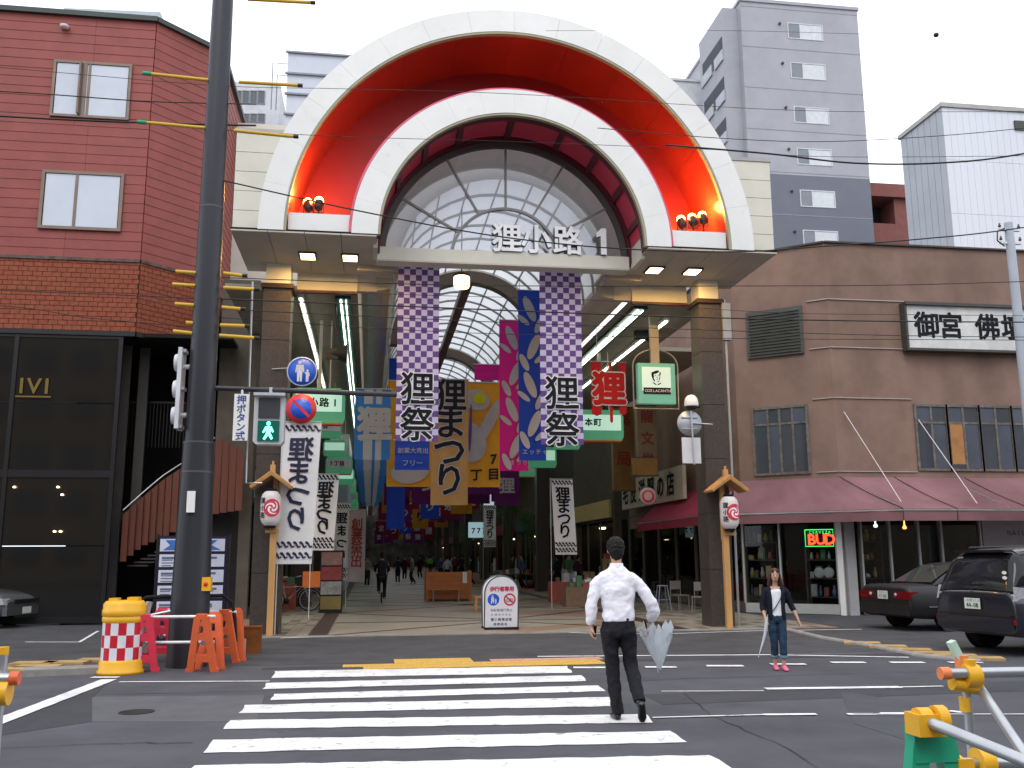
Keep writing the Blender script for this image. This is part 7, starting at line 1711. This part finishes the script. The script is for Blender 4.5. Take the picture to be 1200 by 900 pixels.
# ---------------------------------------------------------------- cyclist riding away and people further in
def walker(loc,rz,label,top,bottom,h=1.66,hairm=None,stride=.12,vox=.016,cyc=False,arm=.05):
    t=thing('person',label,'person',loc,rz); k=h/1.72
    b=MB(); S=lambda L:[tuple([c*k for c in p]) for p in L]
    limb(b,S([(0,0,.9,.14,.10),(0,0,1.1,.13,.09),(0,.02,1.32,.17,.10),(0,.02,1.43,.10,.07),(0,.03,1.5,.055,.055),(0,.035,1.55,.055,.055)]),10,3); ellipsoid(b,(0,.04*k,1.62*k),(.078*k,.09*k,.11*k),10,8)
    kn=[(-.09,0,.9),(-.09,stride,.5),(-.08,.0,.1)],[(.09,0,.9),(.09,stride*.4,.5),(.09,-stride*1.6,.1)]
    if cyc: kn=[(-.09,-.05,.95),(-.10,.34,.78),(-.10,.22,.40)],[(.09,-.05,.95),(.10,.25,.55),(.10,.02,.18)]
    for a,m_,c in kn: limb(b,S([(*a,.085,.09),(*m_,.055,.055),(*c,.035,.035)]),10,4); limb(b,S([(c[0],c[1]-.03,c[2]-.04,.04,.03),(c[0],c[1]+.14,c[2]-.06,.035,.02)]),8,2)
    arms=[]
    for s in (-1,1):
        el=(s*.25,arm*s,1.12); ha=(s*.27,.08+arm*s,.88)
        if cyc: el=(s*.24,.20,1.15); ha=(s*.20,.42,1.03)
        limb(b,S([(s*.17,.0,1.38,.05,.05),(*el,.038,.038),(*ha,.024,.024)]),9,4); hand(b,tuple(c*k for c in ha),(0,.3 if cyc else .1,-.6),(-s,0,0),k,.8,s); arms.append((el,ha))
    solid(b,'body',skin,t,vox*.8,2)
    b=MB(); limb(b,S([(0,0,.90,.165,.12),(0,0,1.1,.155,.11),(0,.02,1.32,.19,.12),(0,.02,1.42,.13,.09),(0,.025,1.47,.07,.07)]),12,3)
    for s,(el,ha) in zip((-1,1),arms): limb(b,S([(s*.15,.0,1.39,.065,.06),(*el,.056,.056),(ha[0],ha[1]-.02,ha[2]+.05,.04,.04)]),9,4)
    solid(b,'top',top,t,vox,2,.012,.1)
    b=MB(); limb(b,S([(0,0,.96,.15,.11),(0,0,.86,.165,.125)]),12,3)
    for a,m_,c in kn: limb(b,S([(*a,.10,.11),(*m_,.075,.075),(*c,.06,.06)]),10,4)
    solid(b,'trousers',bottom,t,vox,2)
    b=MB(); ellipsoid(b,(0,.03*k,1.655*k),(.088*k,.098*k,.10*k),10,8); ellipsoid(b,(0,-.01*k,1.6*k),(.075*k,.06*k,.09*k),10,8); solid(b,'hair',hairm or hair_m,t,vox*.8,1)
    return t
dk1=M('dark jacket',(.02,.02,.028),.8); dk2=M('charcoal trousers',(.018,.018,.02),.8); bg1=M('beige jacket',(.22,.19,.15),.8); gr1=M('green vest',(.12,.5,.05),.7); bl1=M('blue shirt cloth',(.06,.09,.20),.8); wh1=M('pale shirt cloth',(.4,.4,.42),.8); rd1=M('dull red jacket',(.18,.03,.03),.8)
q=G(447,708); bicycle((q.x,q.y+.55,.018),R(90),'bicycle being ridden away down the middle of the arcade',col=(.06,.06,.07))
walker((q.x,q.y+.42,.018),0,'cyclist in dark clothes riding away, seen from behind in the arcade',dk1,dk2,1.72,cyc=True)
for (px_,py_,lab,tp,bt,rz,h) in ((504,671,'distant person in a pale top and bright green bag strap walking down the arcade',gr1,dk2,0,1.65),(530,669,'distant person in a pale shirt far down the arcade right of the green one',wh1,dk2,R(180),1.6),
    (479,668,'distant person in a dull red jacket beyond the cyclist',rd1,dk2,0,1.6),(495,664,'far-off person in blue among the crowd down the arcade',bl1,dk2,R(180),1.68),(550,668,'far-off person in a beige jacket near the pale flag',bg1,dk2,0,1.6),(424,676,'distant person in beige by the left row of shops',bg1,dk2,R(160),1.62),(520,664,'far-off person in dark clothes, centre of the arcade',dk1,dk2,0,1.7)):
    q=G(px_,py_+1); walker((q.x,min(q.y,120),.018),rz,lab,tp,bt,h,vox=.03)
q=G(660,694); walker((q.x,q.y+1.2,.018),R(30),'shopper in dark clothes standing at the table under the right aisle',dk1,dk2,1.62,vox=.02)
q=G(686,694); walker((q.x,q.y+1.5,.018),R(-60),'second dark shopper beside the pillar in the right aisle',M('dark violet coat',(.05,.02,.05),.8),dk2,1.6,vox=.02)

for k,(px_,py_) in enumerate(((470,664),(486,662),(540,665),(512,660),(560,664),(500,659),(528,661))):
    q=G(px_,py_+2); walker((q.x,min(q.y,125),.018),R(rnd.uniform(-180,180)),'far-off %s in %s, %s of the distant group'%('walker',('dark clothes','beige','blue','pale clothes','red','dark violet','charcoal')[k],('left edge','left of centre','right of centre','centre front','right edge','centre back','back right')[k]),(dk1,bg1,bl1,wh1,rd1,MATS['dark violet coat'],dk2)[k],dk2,1.6+.03*(k%4),vox=.035)

for k,(px_,py_) in enumerate(((466,680),(474,676),(483,681),(492,674),(516,677),(524,682),(533,674),(541,678),(552,683),(430,684),(600,684),(612,688))):
    q=G(px_,py_+4); walker((q.x,q.y,.018),R((0,180,90,20,200,-40,170,0,60,180,-90,90)[k]),'small figure in %s, %s of the crowd beyond the cyclist'%(('black','dark violet','beige','charcoal','blue','pale clothes','dark red','black','charcoal','beige','dark clothes','blue')[k],ORD[k]+' from the left' if k<9 else ('far left','by the left bamboo','by the right bamboo')[k-9]),(dk1,MATS['dark violet coat'],bg1,dk2,bl1,wh1,rd1,dk1,dk2,bg1,dk1,bl1)[k],dk2,1.58+.04*(k%4),vox=.028)

# ================================================================ BAMBOO AND POTTED GREENERY IN THE NAVE
lfm=M('bamboo leaf',(.05,.11,.03),.6,var=.4,scale=20,trl=.3); stm=M('bamboo stem',(.10,.13,.04),.5)
for k,(px_,py_,h,lab) in enumerate(((572,691,4.2,'tall leafy bamboo standing behind the timber planter'),(596,688,4.8,'tall drooping bamboo right of the timber planter'),(622,690,4.0,'leafy bamboo left of the right-hand flag'),(545,684,3.4,'small bamboo far down the nave left of the blue light box'))):
    q=G(px_,py_); t=thing('bamboo_plant',lab,'plant',(q.x,q.y,.018),rnd.uniform(0,6)); rr=random.Random(k)
    b=MB(); b.lathe([(0,0),(.22,0),(.28,.4),(.24,.4),(.2,.35),(0,.35)],(0,0,0),14); b.build('pot',M('brown pot',(.10,.05,.03),.6),t)
    b=MB(); tips=[]
    for i in range(6):
        a=rr.uniform(0,6.28); r=rr.uniform(.2,.7); pts=[(0,0,.3),(.05*math.cos(a),.05*math.sin(a),h*.5),(r*.6*math.cos(a),r*.6*math.sin(a),h*.85),(r*1.3*math.cos(a),r*1.3*math.sin(a),h*rr.uniform(.8,.97))]
        rows=catmull([list(p) for p in pts],5); b.tube(rows,.015,5); tips+=rows[5:]
    b.build('stems',stm,t,kind='stuff')
    b=MB()
    for p in tips:
        for j in range(26):
            c=Vector(p)+Vector((rr.gauss(0,.16),rr.gauss(0,.16),rr.gauss(0,.16))); d=Vector((rr.uniform(-1,1),rr.uniform(-1,1),rr.uniform(-1.2,.2))).normalized(); w=d.cross(Vector((rr.random(),rr.random(),rr.random()))).normalized()*.014; L=rr.uniform(.07,.14)
            b.add([c,c+d*L*.4+w,c+d*L,c+d*L*.4-w],[(0,1,2,3)])
    b.build('leaves',lfm,t,kind='stuff')
